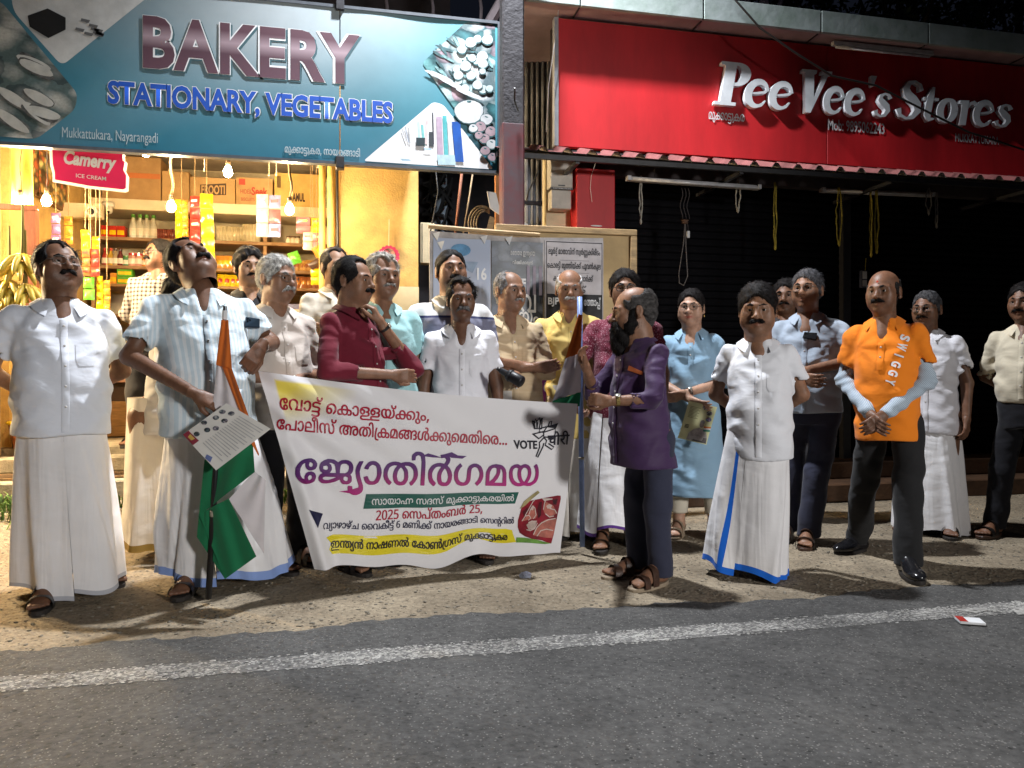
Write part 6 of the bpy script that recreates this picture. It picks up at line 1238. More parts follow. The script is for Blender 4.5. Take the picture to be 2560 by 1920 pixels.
def sheet(px0, px1, py0, py1, Y, label, cols, mats, name='packet_strip', swing=0, group=None, hang=3.38):
    """packets sealed together in a hanging sheet: each packet is a part"""
    a, b = W(px0, py1, Y), W(px1, py0, Y); w, h = b.x - a.x, b.z - a.z; t = thing(name, label, 'packets', ((a.x + b.x) / 2, Y, b.z), 0, group)
    rows = max(2, round(h / (w / cols) / 1.15)); r = random.Random(px0)
    cw, ch = w / cols, h / rows; cache = {}
    for i in range(cols):
        for j in range(rows):
            m = mats[(i * 7 + (j if len(mats) > 2 and r.random() < .5 else 0)) % len(mats)]
            me = cache.get(m.name)
            if me is None:
                fn = lambda u, v, s_=1: ((u - .5) * cw * .96, -.016 * math.sin(math.pi * u) ** .7 * math.sin(math.pi * v) ** .7, (v - .5) * ch * .96)
                me = MB().grid(fn, 6, 6).mesh('packet', True); me.materials.append(m); cache[m.name] = me
            p = ob('packet', me, None, t, (-w / 2 + cw * (i + .5) + swing * (j / rows), .006 * math.sin(i + j), -ch * (j + .5)), (R(r.uniform(-9, 9)), 0, R(r.uniform(-9, 9)) ))
            pm2 = MB().add([(-cw * .3, -.0185, -ch * .12), (cw * .3, -.0185, -ch * .08), (cw * .3, -.0185, ch * .14), (-cw * .3, -.0185, ch * .10)], [(0, 1, 2, 3)])
            if j % 2 == 0: pm2.build('print', mats[(i + 1) % len(mats)], p)
    MB().tube([(0, 0, 0), (0, .01, hang - b.z)], .003, 5).build('string', PLANK, t)
    return t
sheet(437, 470, 500, 735, 7.35, 'yellow packet strip hanging nearest the third bulb', 2, (YEL, ORA), swing=.02); sheet(474, 500, 490, 745, 7.33, 'red and white packet strip between yellow strips', 1, (RED, WHI)); sheet(500, 533, 485, 740, 7.31, 'bright yellow packet strip, rightmost of the hanging trio', 1, (YEL,), swing=.03)
sheet(640, 702, 487, 592, 7.4, 'pale sheet of small sachets hanging beside the bulb', 2, (WHI, BLU, PINK)); sheet(740, 812, 545, 582, 7.3, 'pink and yellow bag cluster hanging near the yellow post', 2, (PINK, YEL)); sheet(757, 805, 582, 625, 7.25, 'striped red and white packets hanging under the pink bags', 2, (WHI, PINK))
o = pack(790, 2.20, 'orange wrapped packet dangling over the brown one', ORA, .09, .10, 60, Y=7.2, band=YEL); o = pack(775, 2.10, 'dark brown packet dangling by the yellow post', pm('packet_dark', (.06, .03, .02), .3), .035, .15, 55, Y=7.18); pack(742, 2.13, 'green wrapped packet dangling left of the orange one', GRN, .05, .12, -20, Y=7.2)
sheet(776, 806, 672, 712, 7.2, 'yellow packet pair hanging behind the pale shirt man', 1, (YEL,))
sheet(127, 152, 532, 612, 6.9, 'strip of small dark sachets on the left wall', 1, (gl('packet_violet', (.20, .10, .22)), WHI)); sheet(160, 182, 540, 610, 7.0, 'orange sachet strip on the left wall', 1, (ORA, BRN))
sheet(202, 224, 575, 625, 6.75, 'yellow pouch strip above the peanut pouches', 1, (YEL,)); sheet(204, 248, 622, 690, 6.74, 'reddish brown peanut pouch strip by the left shelf', 2, (BRN, RED)); sheet(230, 248, 592, 640, 6.85, 'narrow yellow pouch strip beside the shelf end', 1, (YEL, ORA))
sheet(208, 236, 692, 750, 6.76, 'green pouch strip behind the white shirt man', 1, (GRN,)); sheet(240, 258, 690, 790, 6.8, 'yellow and orange banana chip strip', 1, (YEL, ORA)); sheet(258, 276, 700, 800, 6.8, 'brown and orange chip strip next to the checkered shirt', 1, (ORA, BRN))

# bananas hanging at the left post: every finger a part
BAN = pm('banana_skin', (.46, .31, .035), .45, .25, 14, color2=(.27, .22, .03)); STEM = pm('banana_stem', (.16, .13, .03), .8)
def banana_mesh():
    q = MB(); pts = []; rs = []
    for i in range(9): t = i / 8; a = R(-30 + 95 * t); pts.append((0, -.16 * math.sin(a) - .02, -.17 * (1 - math.cos(a)) - .14 * t)); rs.append(.007 + .027 * math.sin(math.pi * min(1, t * .93 + .06)) ** .55)
    return q.tube(pts, rs, 7).mesh('banana', True)
bm_ = banana_mesh(); bm_.materials.append(BAN)
for px, py, lab, n in ((55, 625, 'upper hand of yellow bananas hanging by the left post', 13), (22, 690, 'lower left hand of bananas at the picture edge', 12), (62, 700, 'lower hand of bananas beside the red post', 11)):
    p = W(px, py, 5.75); t = thing('banana_bunch', lab, 'bananas', p); MB().tube([(0, 0, -.05), (.004, .004, .05), (0, .01, .35)], [.018, .013, .006], 7).build('stalk', STEM, t)
    for i in range(n): a = -1.9 + 3.8 * (i % 7) / 6 + .2 * (i // 7); b = ob('banana', bm_, None, t, (.02 * math.sin(a), -.02 * math.cos(a), -.02 - .06 * (i // 7)), (R(6 * math.sin(i * 3)), R(10 * math.sin(i)), a)); b.scale = (.68,) * 3
p = W(78, 735, 5.95); t = thing('wooden_post', 'reddish wooden post standing behind the bananas', 'post', (p.x, 5.95, .19)); MB().box(-.04, .04, -.04, .04, 0, W(78, 520, 5.95).z - .19).build('post', pm('red_wood', (.30, .09, .04), .6, .2, 6, stretch=(8, 8, 1)), t, bevel=.006)
MB().box(-.30, .045, -.045, -.01, W(78, 528, 5.95).z - .19, W(78, 515, 5.95).z - .19).build('crossbar', pm('red_wood', (.30, .09, .04)), t)
a, b = W(28, 520, 6.1), W(82, 352, 6.1); t = thing('yellow_cloth', 'yellow cloth panel hanging by the left post behind a bulb', 'cloth', (a.x, 6.1, a.z))
MB().grid(lambda u, v: ((b.x - a.x) * u, .02 * math.sin(9 * u) * (1 - v), (b.z - a.z) * v), 14, 6).build('cloth', pm('yellow_fabric', (.48, .33, .04), .85, .08, 6), t, smooth=True)
for px, py, w, h, lab in ((92, 420, .20, .25, 'framed picture on the left wall, nearer the street'), (140, 432, .34, .22, 'wide framed picture on the left wall behind the pink sign')):
    p = W(px, py, 7.2); t = thing('picture_frame', lab, 'picture', (XL + .02, 7.0 if px < 100 else 7.5, p.z), R(90))
    MB().box(-w, w, -.03, -.002, -h, h).build('frame', WOOD, t); MB().box(-w * .88, w * .88, -.036, -.031, -h * .85, h * .85).build('picture', veg_material('picture_print_%d' % px, ((.6, .35, .1), (.5, .12, .04), (.65, .5, .2), (.1, .06, .03)), 14, px / 30), t)
# cameras and their box
p = W(200, 528, 7.8); t = thing('junction_box', 'yellowish box on the left wall with a bullet camera in front', 'box', p); MB().box(-.22, .20, -.05, .05, -.07, .07).build('case', CREAM, t, bevel=.008)
p = W(234, 530, 7.6); t = thing('bullet_camera', 'white bullet camera beside the yellowish box', 'camera', p); q = MB().tube([(0, .06, 0), (0, -.07, -.01)], .05, 14); q.build('housing', pm('camera_white', (.66, .62, .52), .35), t, bevel=.004); MB().tube([(.0, -.072, -.01), (0, -.078, -.0105)], .03, 12).build('lens', pm('lens_black', (.01, .01, .01), .1), t)
p = W(271, 520, 8.2); t = thing('dome_camera', 'white dome camera under the cream shelf', 'camera', p); MB().lathe([(.055, .06), (.06, .02), (.05, 0)], 14).build('housing', pm('camera_white', (.66, .62, .52)), t, smooth=True); MB().lathe([(.034, .0), (.032, -.04), (.018, -.06), (.004, -.066)], 12, (.01, -.01, 0)).build('eyeball', pm('camera_white', (.66, .62, .52)), t, smooth=True); MB().tube([(.01, -.03, -.045), (.01, -.048, -.05)], .014, 10).build('lens', pm('lens_black', (.01, .01, .01)), t)
# counter with ledges
t = thing('counter', 'dark shop counter with pale ledges behind the standing men', 'counter', (-1.9, 7.6, FZ)); cp = lambda q, n, m: q.build(n, m, t, loc=-Vector(t.location), bevel=.004)
cp(MB().box(-2.62, -.75, 7.62, 8.1, FZ, 1.22), 'body', pm('counter_dark', (.05, .028, .018), .5, .2, 6)); cp(MB().box(-2.66, -.72, 7.56, 8.15, 1.222, 1.27), 'top', pm('ledge_pale', (.62, .50, .34), .5)); cp(MB().box(-2.64, -.74, 7.57, 7.618, 1.02, 1.06), 'ledge', pm('ledge_red', (.5, .28, .2), .5)); cp(MB().box(-2.62, -.75, 7.585, 7.617, FZ + .01, .84), 'kick_board', pm('kick_wood', (.28, .15, .05), .6, .2, 6, stretch=(1, 8, 8)))
p = W(50, 990, 6.55); t = thing('yellow_bucket', 'yellow rimmed tub standing on the platform at the left post', 'bucket', (p.x, 6.68, FZ)); MB().lathe([(.10, 0), (.13, .20)], 16).build('tub', BRN, t, smooth=True); MB().lathe([(.135, .19), (.15, .205), (.135, .22)], 16).build('rim', YEL, t, smooth=True)
# bulbs on their cords
BULB = bpy.data.materials.new('bulb_glow'); BULB.use_nodes = True; BULB.node_tree.nodes['Principled BSDF'].inputs['Emission Color'].default_value = (1, .76, .44, 1); BULB.node_tree.nodes['Principled BSDF'].inputs['Emission Strength'].default_value = 1050
BULB2 = BULB.copy(); BULB2.node_tree.nodes['Principled BSDF'].inputs['Emission Strength'].default_value = 4200
for k, (px, py, Y, wt, lab) in enumerate(((365, 376, 6.00, 34, 'bulb half hidden by the lower edge of the teal sign'), (116, 500, 6.25, 34, 'bulb hanging at the left wall beside the yellow cloth'), (50, 505, 6.05, 22, 'bulb glowing in front of the yellow cloth, leftmost'), (428, 515, 6.25, 34, 'bulb hanging before the yellow packet strips'), (570, 428, 6.1, 34, 'bulb hanging clear in the middle of the opening'), (724, 522, 6.1, 34, 'bulb at the end of a thick twisted cord, rightmost'), (-330, 420, 5.75, 34, 'bulb over the neighbouring stall beyond the left edge of the picture'), (-520, 520, 5.6, 34, 'second bulb over the neighbouring stall beyond the left edge'))):
    p = W(px, py, Y); t = thing('light_bulb', lab, 'bulb', p, 0, 'bare bulbs in the bakery'); top = 3.39 - p.z
    big = 1.6 if px < 0 else 1
    MB().lathe([(.008 * big, -.046), (.022 * big, -.040), (.032 * big, -.022), (.033 * big, -.004), (.024 * big, .022), (.015, .040)], 14).build('glass', BULB if big == 1 else BULB2, t, smooth=True)
    MB().lathe([(.017, .040), (.018, .085), (.010, .092)], 12).build('holder', pm('holder', (.10, .06, .03), .4), t, smooth=True)
    tw = k in (3, 5, 0); r_ = random.Random(k)
    MB().tube([(.012 * math.sin(i * 1.3) * tw + .008 * r_.random(), 0, .09 + (top - .09) * i / 14) for i in range(15)], .011 if tw else .004, 6).build('cord', pm('cord_tan', (.30, .20, .10), .8) if tw else pm('cord_black', (.02, .02, .02), .5), t, smooth=True)
for px, y0, y1 in ((510, 385, 428), (672, 392, 440), (690, 392, 440), (795, 392, 420)):
    p = W(px, y1, 6.7); t = thing('hanging_string', ('white knotted string left of the middle bulb', 'thin white string above the sachet sheet', 'white knotted string with a tassel right of the middle bulb', 'short white string near the yellow post')[(510, 672, 690, 795).index(px)], 'string', p); MB().tube([(0, 0, 0), (.004, 0, .03), (0, .0, 3.39 - p.z)], [.008, .004, .004], 6).build('string', pm('white_string', (.65, .58, .42), .8), t)

# ice cream sign under the teal sign: thin sheet, bulbs shine through it
def sheer(name, c, k=.5):
    m = bpy.data.materials.new(name); m.use_nodes = True; nt = m.node_tree; d = nod(nt, 'BsdfDiffuse', {'Color': c4(c)}); t_ = nod(nt, 'BsdfTranslucent', {'Color': c4(c)}); x = nod(nt, 'MixShader', {0: k, 1: d.outputs[0], 2: t_.outputs[0]})
    nt.links.new(x.outputs[0], nt.nodes['Material Output'].inputs[0]); return m
PINKS = sheer('pink_print', (.66, .035, .14), .22); PWS = sheer('white_print_sheer', (.66, .64, .62), .22)
a, b = W(130, 448, 5.75), W(318, 362, 5.75)
t = thing('ice_cream_sign', 'torn pink sign reading Camerry ICE CREAM under the teal sign', 'sign', (a.x, 5.75, a.z - .02)); w, h = b.x - a.x, b.z - a.z + .12
edge = [(.004, 0), (w * .5, -.035), (w - .01, -.05), (w + .01, -.04), (w + .012, .06), (w - .008, .10), (w + .004, .16), (w - .012, .17), (w - .02, h), (-.02, h), (-.012, .12), (.002, .06)]
q = MB(); q.add([(x, .004 * math.sin(30 * z), z) for x, z in edge], [tuple(range(len(edge)))]); q.build('border', PWS, t); q = MB(); q.add([(w * .035 + x * .93, -.004, .018 + z * .94) for x, z in edge], [tuple(range(len(edge)))]); q.build('panel', PINKS, t)
me = text_mesh('Camerry', 1, .04, shear=.25); fit(me, w * .16, w * .86, h * .27, h * .60); map_mesh(me, lambda x, y, z: (x, -.008, y - .035 * x / w)); ob('lettering', me, PW, t)
me = text_mesh('ICE CREAM', 1, .015); fit(me, w * .32, w * .72, h * .13, h * .20); map_mesh(me, lambda x, y, z: (x, -.008, y - .035 * x / w)); ob('lettering', me, PW, t)
# pink paper medallion on the yellow wall
p = W(972, 640, 6.46); t = thing('paper_medallion', 'scalloped pink paper medallion hanging on the yellow wall', 'decoration', (p.x, 6.47, p.z))
MB().prism([((.085 + .010 * abs(math.sin(8 * a_))) * math.cos(a_), (.085 + .010 * abs(math.sin(8 * a_))) * math.sin(a_)) for a_ in np.linspace(0, 2 * math.pi, 65)[:-1]], -.004, .004).build('rim', pm('pink_paper', (.70, .04, .13), .6), t)
MB().prism([(.058 * math.cos(a_), .068 * math.sin(a_)) for a_ in np.linspace(0, 2 * math.pi, 25)[:-1]], -.008, -.0045).build('picture', veg_material('medallion_print', ((.55, .05, .04), (.62, .3, .2), (.6, .5, .4)), 22, 3), t); MB().tube([(0, 0, .09), (.004, .01, .32)], .003, 5).build('string', pm('white_string', (.65, .58, .42)), t)
# weeds and scraps at the foot of the step
GRASS = pm('grass_blade', (.10, .20, .03), .6, .3, 12); r_ = random.Random(3); mb = MB()
for (cx_, cy_, n_, sp) in ((W(30, 1240, 5.55).x, 5.62, 260, .24), (W(70, 1262, 5.3).x, 5.45, 200, .20), (W(330, 1260, 5.5).x, 5.62, 90, .12), (W(385, 1240, 5.6).x, 5.70, 90, .12), (W(715, 1225, 5.5).x, 5.6, 110, .12)):
    for i in range(n_):
        x = cx_ + r_.gauss(0, sp); y = cy_ + r_.gauss(0, .05); z = gz(x, y); a_ = r_.random() * 6.3; l = r_.uniform(.05, .13); k = r_.uniform(.3, .9) * l; w_ = .006
        dx, dy = math.cos(a_), math.sin(a_); mb.add([(x - dy * w_, y + dx * w_, z), (x + dy * w_, y - dx * w_, z), (x + dx * k * .45 + dy * w_, y + dy * k * .45 - dx * w_, z + l * .7), (x + dx * k * .45 - dy * w_, y + dy * k * .45 + dx * w_, z + l * .7), (x + dx * k, y + dy * k, z + l * .85)], [(0, 1, 2, 3), (3, 2, 4)])
tag(mb.build('grass', GRASS), kind='stuff')
mb = MB()
for i in range(38):
    p = G(r_.choice((r_.uniform(-10, 110), r_.uniform(290, 400))), r_.uniform(1262, 1305)); a_ = r_.random() * 6.3; l = r_.uniform(.02, .045); z = gz(p.x, p.y) + .012
    mb.add([(p.x + l * math.cos(a_), p.y + l * math.sin(a_), z), (p.x - l * .5 * math.sin(a_), p.y + l * .5 * math.cos(a_), z + .016), (p.x - l * math.cos(a_), p.y - l * math.sin(a_), z + .004), (p.x + l * .5 * math.sin(a_), p.y - l * .5 * math.cos(a_), z + .003)], [(0, 1, 2, 3)])
tag(mb.build('litter', pm('dry_leaf', (.50, .42, .28), .8, .25, 30)), kind='stuff')
# ------------------------------------------------------------------ between the shops: pole, gap, boards
def polyl(px_pts, Y): return [W(x, y, Y) for x, y in px_pts]
def cable(name, label, pts, r, mat, cat='cable', group=None, n=6):
    c = Vector(pts[0]); t = thing(name, label, cat, c, 0, group)
    MB().tube([Vector(p) - c for p in pts], r, n).build('wire', mat, t, smooth=True); return t
BLK = pm('black_cable', (.02, .02, .02), .5)
px_ = W(1279, 900, 5.27).x; t = thing('utility_pole', 'steel utility pole with rubbed red paint between the two shops', 'pole', (px_, 5.27, .05))
POLEM = pm('pole_steel', (.075, .072, .08), .6, .35, 7, .5, 40, spec=.3, color2=(.04, .038, .044)); PRED = pm('red_paint_rub', (.15, .025, .032), .6, .4, 4.5, color2=(.085, .072, .085))
MB().box(-.080, .082, -.06, .06, 0, 6.3).build('shaft', POLEM, t, bevel=.012); MB().box(-.0825, .0845, -.0625, .062, .6, 2.86).build('painted_band', PRED, t, bevel=.012)
MB().tube([(-.02, -.2, 3.05), (.0, -.10, 3.00), (.03, -.09, 2.93)], .006, 6).build('wire_tie', BLK, t)
la = Vector(LAMP_A) - Vector((px_, 5.27, .05))
MB().tube([(0, 0, 5.75), (-.1, -.35, 5.62), (la.x - .10, la.y + .10, 5.50)], .028, 8).build('lamp_arm', POLEM, t, smooth=True)
hd = MB().box(-.10, .10, -.22, .22, .03, .10).build('lamp_head', POLEM, t, tuple(la + Vector((0, 0, .06))), (0, 0, R(-40)), bevel=.02)
p = W(1250, 560, 5.9); t = thing('timber_post', 'narrow timber behind the steel pole, warm light put into its orange colour', 'post', (p.x, 5.95, .05)); MB().box(-.03, .02, -.03, .03, 0, W(1250, 270, 5.9).z).build('timber', pm('warm_lit_timber', (.45, .20, .08), .7, .2, 5), t)  # the orange is warm light on this edge, put into the base colour
# dark passage
t = thing('passage_wall', 'dark back wall of the narrow gap with a pierced screen', 'wall', (.95, 7.6, 0)); tp = lambda q, n, m, **k: q.build(n, m, t, loc=-Vector(t.location), **k)
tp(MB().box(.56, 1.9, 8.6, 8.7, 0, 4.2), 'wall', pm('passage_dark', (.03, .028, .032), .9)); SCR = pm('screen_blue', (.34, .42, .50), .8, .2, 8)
sx0, sx1, sz_0, sz_1 = W(1078, 600, 8.4).x, W(1118, 600, 8.4).x, W(1100, 585, 8.4).z, W(1100, 420, 8.4).z; tp(MB().box(sx0, sx1, 8.42, 8.5, sz_0, sz_1), 'screen', SCR)
r_ = random.Random(12)
for i in range(34):
    x, z = r_.uniform(sx0 - .03, sx1 + .02), r_.uniform(sz_0, sz_1); a_ = r_.uniform(-.9, .9) + (1.57 if r_.random() < .6 else 0); l = r_.uniform(.05, .20); tp(MB().tube([(x - l * math.cos(a_), 8.40, z - l * math.sin(a_)), (x + .02, 8.37, z), (x + l * math.cos(a_), 8.40, z + l * math.sin(a_))], r_.uniform(.008, .022), 5), 'stem', pm('stem_black', (.015, .015, .015), .8))
a, b = W(1050, 660, 6.8), W(1085, 560, 6.8); t = thing('meter_cabinet', 'small cream cabinet fixed beside the yellow wall', 'cabinet', (a.x, 6.75, a.z)); MB().box(0, b.x - a.x, 0, .12, 0, b.z - a.z).build('case', CREAM, t, bevel=.006); MB().box(.01, .018, -.004, .0, .01, b.z - a.z - .01).build('seam', DARKM, t)
for i, (pts, r0, lab, m) in enumerate((([(1155, 428), (1147, 500), (1138, 590)], .012, 'reddish stick leaning in the gap, left one', pm('red_stick', (.25, .10, .06), .7)), ([(1183, 425), (1172, 500), (1157, 590)], .007, 'tan cord hanging in the gap beside the stick', pm('tan_cord', (.35, .26, .16), .8)), ([(1090, 430), (1095, 480), (1080, 560), (1075, 585)], .006, 'dark cable dropping through the gap', BLK))): cable('stick' if i == 0 else 'cable', lab, polyl(pts, 6.3), r0, m, 'stick' if i == 0 else 'cable')
t = thing('cable_coil', 'coil of pale cable hung on the pole', 'cable', W(1215, 560, 5.9))
for k, (rx, rz) in enumerate(((.115, .145), (.10, .135), (.085, .12), (.07, .11))): MB().tube([(-.03 + .03 * k * .3 + rx * math.cos(a_), .01 * k, rz * math.sin(a_)) for a_ in np.linspace(1.0, 5.4, 16)], .006, 6).build('loop', pm('coil_tan', (.36, .30, .22), .6), t, smooth=True)
for i, (pts, lab, m) in enumerate((([(1218, 478), (1240, 482), (1254, 540), (1225, 520)], 'white corner plate behind the pole, left side', PW), ([(1288, 545), (1320, 560), (1332, 620), (1312, 612), (1290, 590)], 'white broken panel leaning right of the pole', PW), ([(1225, 540), (1238, 545), (1225, 600), (1210, 600)], 'pale slat leaning at the coil', PLANK))):
    P3 = polyl(pts, 5.82 + .05 * i); c = P3[0]; t = thing('board_scrap', lab, 'board', c); MB().prism([((q - c).x, (q - c).z) for q in P3], 0, .012).build('board', m, t)
# corrugated sheet wall and meter boxes
COR = pm('corrugated_steel', (.16, .162, .172), .6, .22, 5, .2, 30); x0, x1 = W(1312, 500, 6.6).x, W(1412, 500, 6.4).x
t = thing('corrugated_wall', 'grey corrugated sheet wall beside the pole', 'wall', (x0, 6.5, 1.9)); nb = 9; pts = []
for i in range(nb * 4 + 1): u = i / (nb * 4); pts.append(((x1 - x0 + .10) * u, .10 - .12 * u - .013 * (1 if i % 4 in (1, 2) else -1)))
q = MB(); q.add([(x, y, z) for z in (0, 2.1) for x, y in pts], [(i, i + 1, i + 1 + len(pts), i + len(pts)) for i in range(len(pts) - 1)]); q.build('sheet', COR, t)
MB().box(-.05, x1 - x0 + .12, -.06, -.01, .72, .75).build('rail', DARKM, t)
a, b = W(1376, 520, 5.78), W(1432, 392, 5.78); t = thing('meter_box', 'pale grey electricity meter box beside the red pillar', 'box', (a.x, 5.78, a.z)); w, h = b.x - a.x, b.z - a.z; MG = pm('meter_grey', (.50, .46, .40), .5, .1, 8)
MB().box(0, w, 0, .12, h * .40, h).build('upper_case', MG, t, bevel=.006); MB().box(.01, w - .01, .01, .12, 0, h * .36).build('lower_case', MG, t, bevel=.006); MB().box(0, w, -.004, .01, h * .365, h * .395).build('seam', DARKM, t); MB().box(w * .35, w * .65, -.004, -.001, h * .43, h * .45).build('latch', DARKM, t)
me = text_mesh('DISTRIBUTION', 1, .01); fit(me, w * .12, w * .9, h * .37, h * .39); map_mesh(me, lambda x, y, z: (x, -.006, y)); ob('lettering', me, PW, t)
cable('conduit', 'thin white pipe beside the meter box', polyl([(1436, 400), (1434, 470), (1432, 560)], 6.2), .012, pm('white_pipe', (.5, .46, .36), .5), 'pipe')
cable('cable', 'long pale wire dropping past the corrugated wall', polyl([(1398, -20), (1394, 60), (1372, 210), (1366, 330)], 5.6), .004, pm('grey_wire', (.4, .4, .42), .5))
cable('cable', 'black cable hanging from the awning end to the rail', polyl([(1352, 385), (1345, 430), (1322, 478), (1316, 500)], 5.7), .007, BLK)
# wooden hoarding and posters
HB = pm('hoarding_ply', (.52, .37, .18), .7, .12, 3, .3, 12); BY = 5.20
a, b = W(1240, 860, BY), W(1583, 576, BY); t = thing('plywood_board', 'framed pale plywood board leaning in front of the red pillar', 'board', (a.x, BY, .06)); w, h = b.x - a.x, b.z - .06
MB().box(0, w, 0, .02, 0, h).build('panel', HB, t); MB().box(-.01, w + .02, -.03, .03, h - .045, h).build('rail', PLANK, t, bevel=.004); MB().box(w - .03, w + .02, -.03, .03, 0, h - .047).build('stile', PLANK, t, bevel=.004); MB().box(-.2, w * .25, -.028, -.002, h - .10, h - .065).build('rail', PLANK, t)
BY = 5.10; a, b = W(1074, 1010, BY), W(1508, 595, BY); t = thing('poster_hoarding', 'low hoarding covered in pasted posters behind the men', 'hoarding', (a.x, BY, .06)); w, h = b.x - a.x, b.z - .06
MB().prism([(0, 0), (w, 0), (w, h - .0), (w * .5, h - .02), (.0, h + .0)], 0, .025).build('panel', pm('hoarding_face', (.50, .47, .46), .8, .2, 5), t); MB().tube([(-.01, -.01, h + .03), (w * .3, -.012, h + .012), (w * .62, -.012, h + .0)], .016, 6).build('batten', PLANK, t)
for i, (x, z) in enumerate(((.02, h - .02), (w * .28, h - .03), (w * .42, h - .03), (.05, h - .08))): MB().add([(x, -.012, z), (x + .05, -.03, z + .012), (x + .03, -.02, z - .05)], [(0, 1, 2)]).build('torn_scrap', PW, t)
def poster(px0, px1, py0, py1, label, mat, Y=BY - .006):
    a, b = W(px0, py1, Y), W(px1, py0, Y); t = thing('poster', label, 'poster', (a.x, Y, a.z), 0, 'posters on the hoarding'); w, h = b.x - a.x, b.z - a.z
    MB().grid(lambda u, v: (w * u, -.002 + .0016 * math.sin(7 * u + 5 * v), h * v), 8, 8).build('sheet', mat, t, smooth=True); return t, w, h
def pt(t, w, h, s, u0, u1, v0, v1, mat, d=.008, bold=.0, mal=True):
    me = mal_mesh(s, bold) if mal else text_mesh(s, 1, bold); fit(me, w * u0, w * u1, h * v0, h * v1); map_mesh(me, lambda x, y, z: (x, -d, y)); ob('lettering', me, mat, t)
def pq(t, w, h, poly, mat, name, d=.006): q = MB(); q.add([(w * u, -d, h * v) for u, v in poly], [tuple(range(len(poly)))]); q.build(name, mat, t)
INK = pm('poster_black', (.03, .03, .033), .7, .3, 9); PAPER = pm('poster_paper', (.52, .49, .50), .75, .10, 5)
t, w, h = poster(1083, 1226, 600, 880, 'pale blue faded poster with a large 16, behind the polo shirt man', ramp_mat('blue_poster', 0, 1.2, ((0, (.42, .46, .56)), (.6, (.36, .42, .55)), (1, (.52, .55, .62)))))
pq(t, w, h, [(.30 + .35 * (.5 + .5 * math.cos(a_)) * 1.0, .90 + .055 * math.sin(a_)) for a_ in np.linspace(0, 6.28, 20)[:-1]], pm('poster_blue', (.12, .30, .52), .7, .3, 8), 'print'); pq(t, w, h, [(.55, .80), (.78, .80), (.68, .70), (.60, .72)], pm('poster_slate', (.25, .32, .42), .7), 'print')
pt(t, w, h, '16', .76, .93, .64, .75, PW, mal=False, bold=.03); pt(t, w, h, 'w4', .50, .92, .30, .35, pm('poster_grey_ink', (.30, .32, .38), .7))
t, w, h = poster(1229, 1357, 607, 900, 'dark slate blue poster of waves with white lettering', veg_material('wave_print', ((.045, .065, .105), (.07, .09, .135), (.025, .04, .07), (.12, .14, .18)), 11, 7))
pt(t, w, h, 'w3', .36, .84, .87, .92, PW); pt(t, w, h, 'w4', .40, .80, .80, .845, PW); pt(t, w, h, 'AIYF', .32, .66, .61, .69, PW, mal=False, bold=.04); pt(t, w, h, 'w1', .55, .86, .40, .56, PW, bold=.02); pt(t, w, h, 'w2', .52, .92, .30, .41, PW, bold=.02)
for k in range(3): pq(t, w, h, [(.68 + .12 * k, .55), (.74 + .12 * k, .55), (.74 + .12 * k, .80), (.68 + .12 * k, .80)], pm('poster_mauve', (.32, .28, .34), .7, .2, 8), 'print')
pq(t, w, h, [(.88 + .07 * math.cos(a_), .17 + .05 * math.sin(a_)) for a_ in np.linspace(0, 6.28, 16)[:-1]], PAPER, 'print')
t, w, h = poster(1362, 1508, 606, 905, 'black and white news poster with four lines of Malayalam headlines', PAPER)
for (u0, u1, v0, v1) in ((.02, .98, .985, .992), (.02, .03, .05, .985), (.97, .98, .05, .985), (.25, .75, .838, .840), (.25, .75, .736, .738)): pq(t, w, h, [(u0, v0), (u1, v0), (u1, v1), (u0, v1)], INK, 'rule')
pt(t, w, h, 'n1', .06, .94, .865, .945, INK, bold=.015); pt(t, w, h, 'n2', .04, .95, .755, .83, INK, bold=.015); pt(t, w, h, 'n3', .14, .82, .65, .725, INK, bold=.015); pt(t, w, h, 'n4', .56, .70, .575, .635, INK, bold=.015)
for v0, v1 in ((.33, .56), (.08, .31)): pq(t, w, h, [(.02, v0), (.97, v0), (.97, v1), (.02, v1)], INK, 'print')
pt(t, w, h, 'BJP', .05, .24, .455, .53, PW, mal=False, bold=.03); pt(t, w, h, 'n5', .66, .95, .44, .54, PW, bold=.015); pt(t, w, h, 'n6', .06, .94, .19, .28, PW, bold=.015)
t, w, h = poster(1348, 1385, 920, 1015, 'purple poster strip low on the hoarding between the yellow shirts', pm('poster_purple', (.24, .03, .20), .6, .15, 8), BY - .02); pt(t, w, h, 'pra', .28, 1.02, .38, .62, PW, bold=.02)

# ------------------------------------------------------------------ red shop
RY = 5.68; REDP = pm('red_panel', (.58, .016, .022), .55, .16, 1.3, spec=.4, stretch=(1.4, 1, .35), bump=.15, bscale=1.5); rb = thing('red_shop_building', 'red fronted store with a closed dark shutter and concrete canopy', 'shop', (1.6, 5.9, 0))
rbp = lambda q, n, m, **k: q.build(n, m, rb, loc=-Vector(rb.location), **k)
FAS = pm('canopy_paint', (.34, .385, .385), .8, .3, 3.5, .3, 18, color2=(.18, .235, .20)); SOF = pm('soffit_paint', (.36, .26, .27), .8, .1, 4)
rbp(MB().box(1.28, 9, 5.52, 6.9, 3.952, 4.11), 'canopy_slab', SOF)
xj = [1.28, 1.72, 2.75, 3.81, 4.85, 5.9, 7.0, 9.0]
for a, b in zip(xj[:-1], xj[1:]): rbp(MB().box(a + .006, b - .006, 5.485, 5.518, 3.945, 4.125), 'fascia_panel', FAS, bevel=.004)
for a in xj[1:-1]: rbp(MB().box(a - .006, a + .006, 5.53, 5.69, 3.944, 3.951), 'soffit_joint', DARKM)
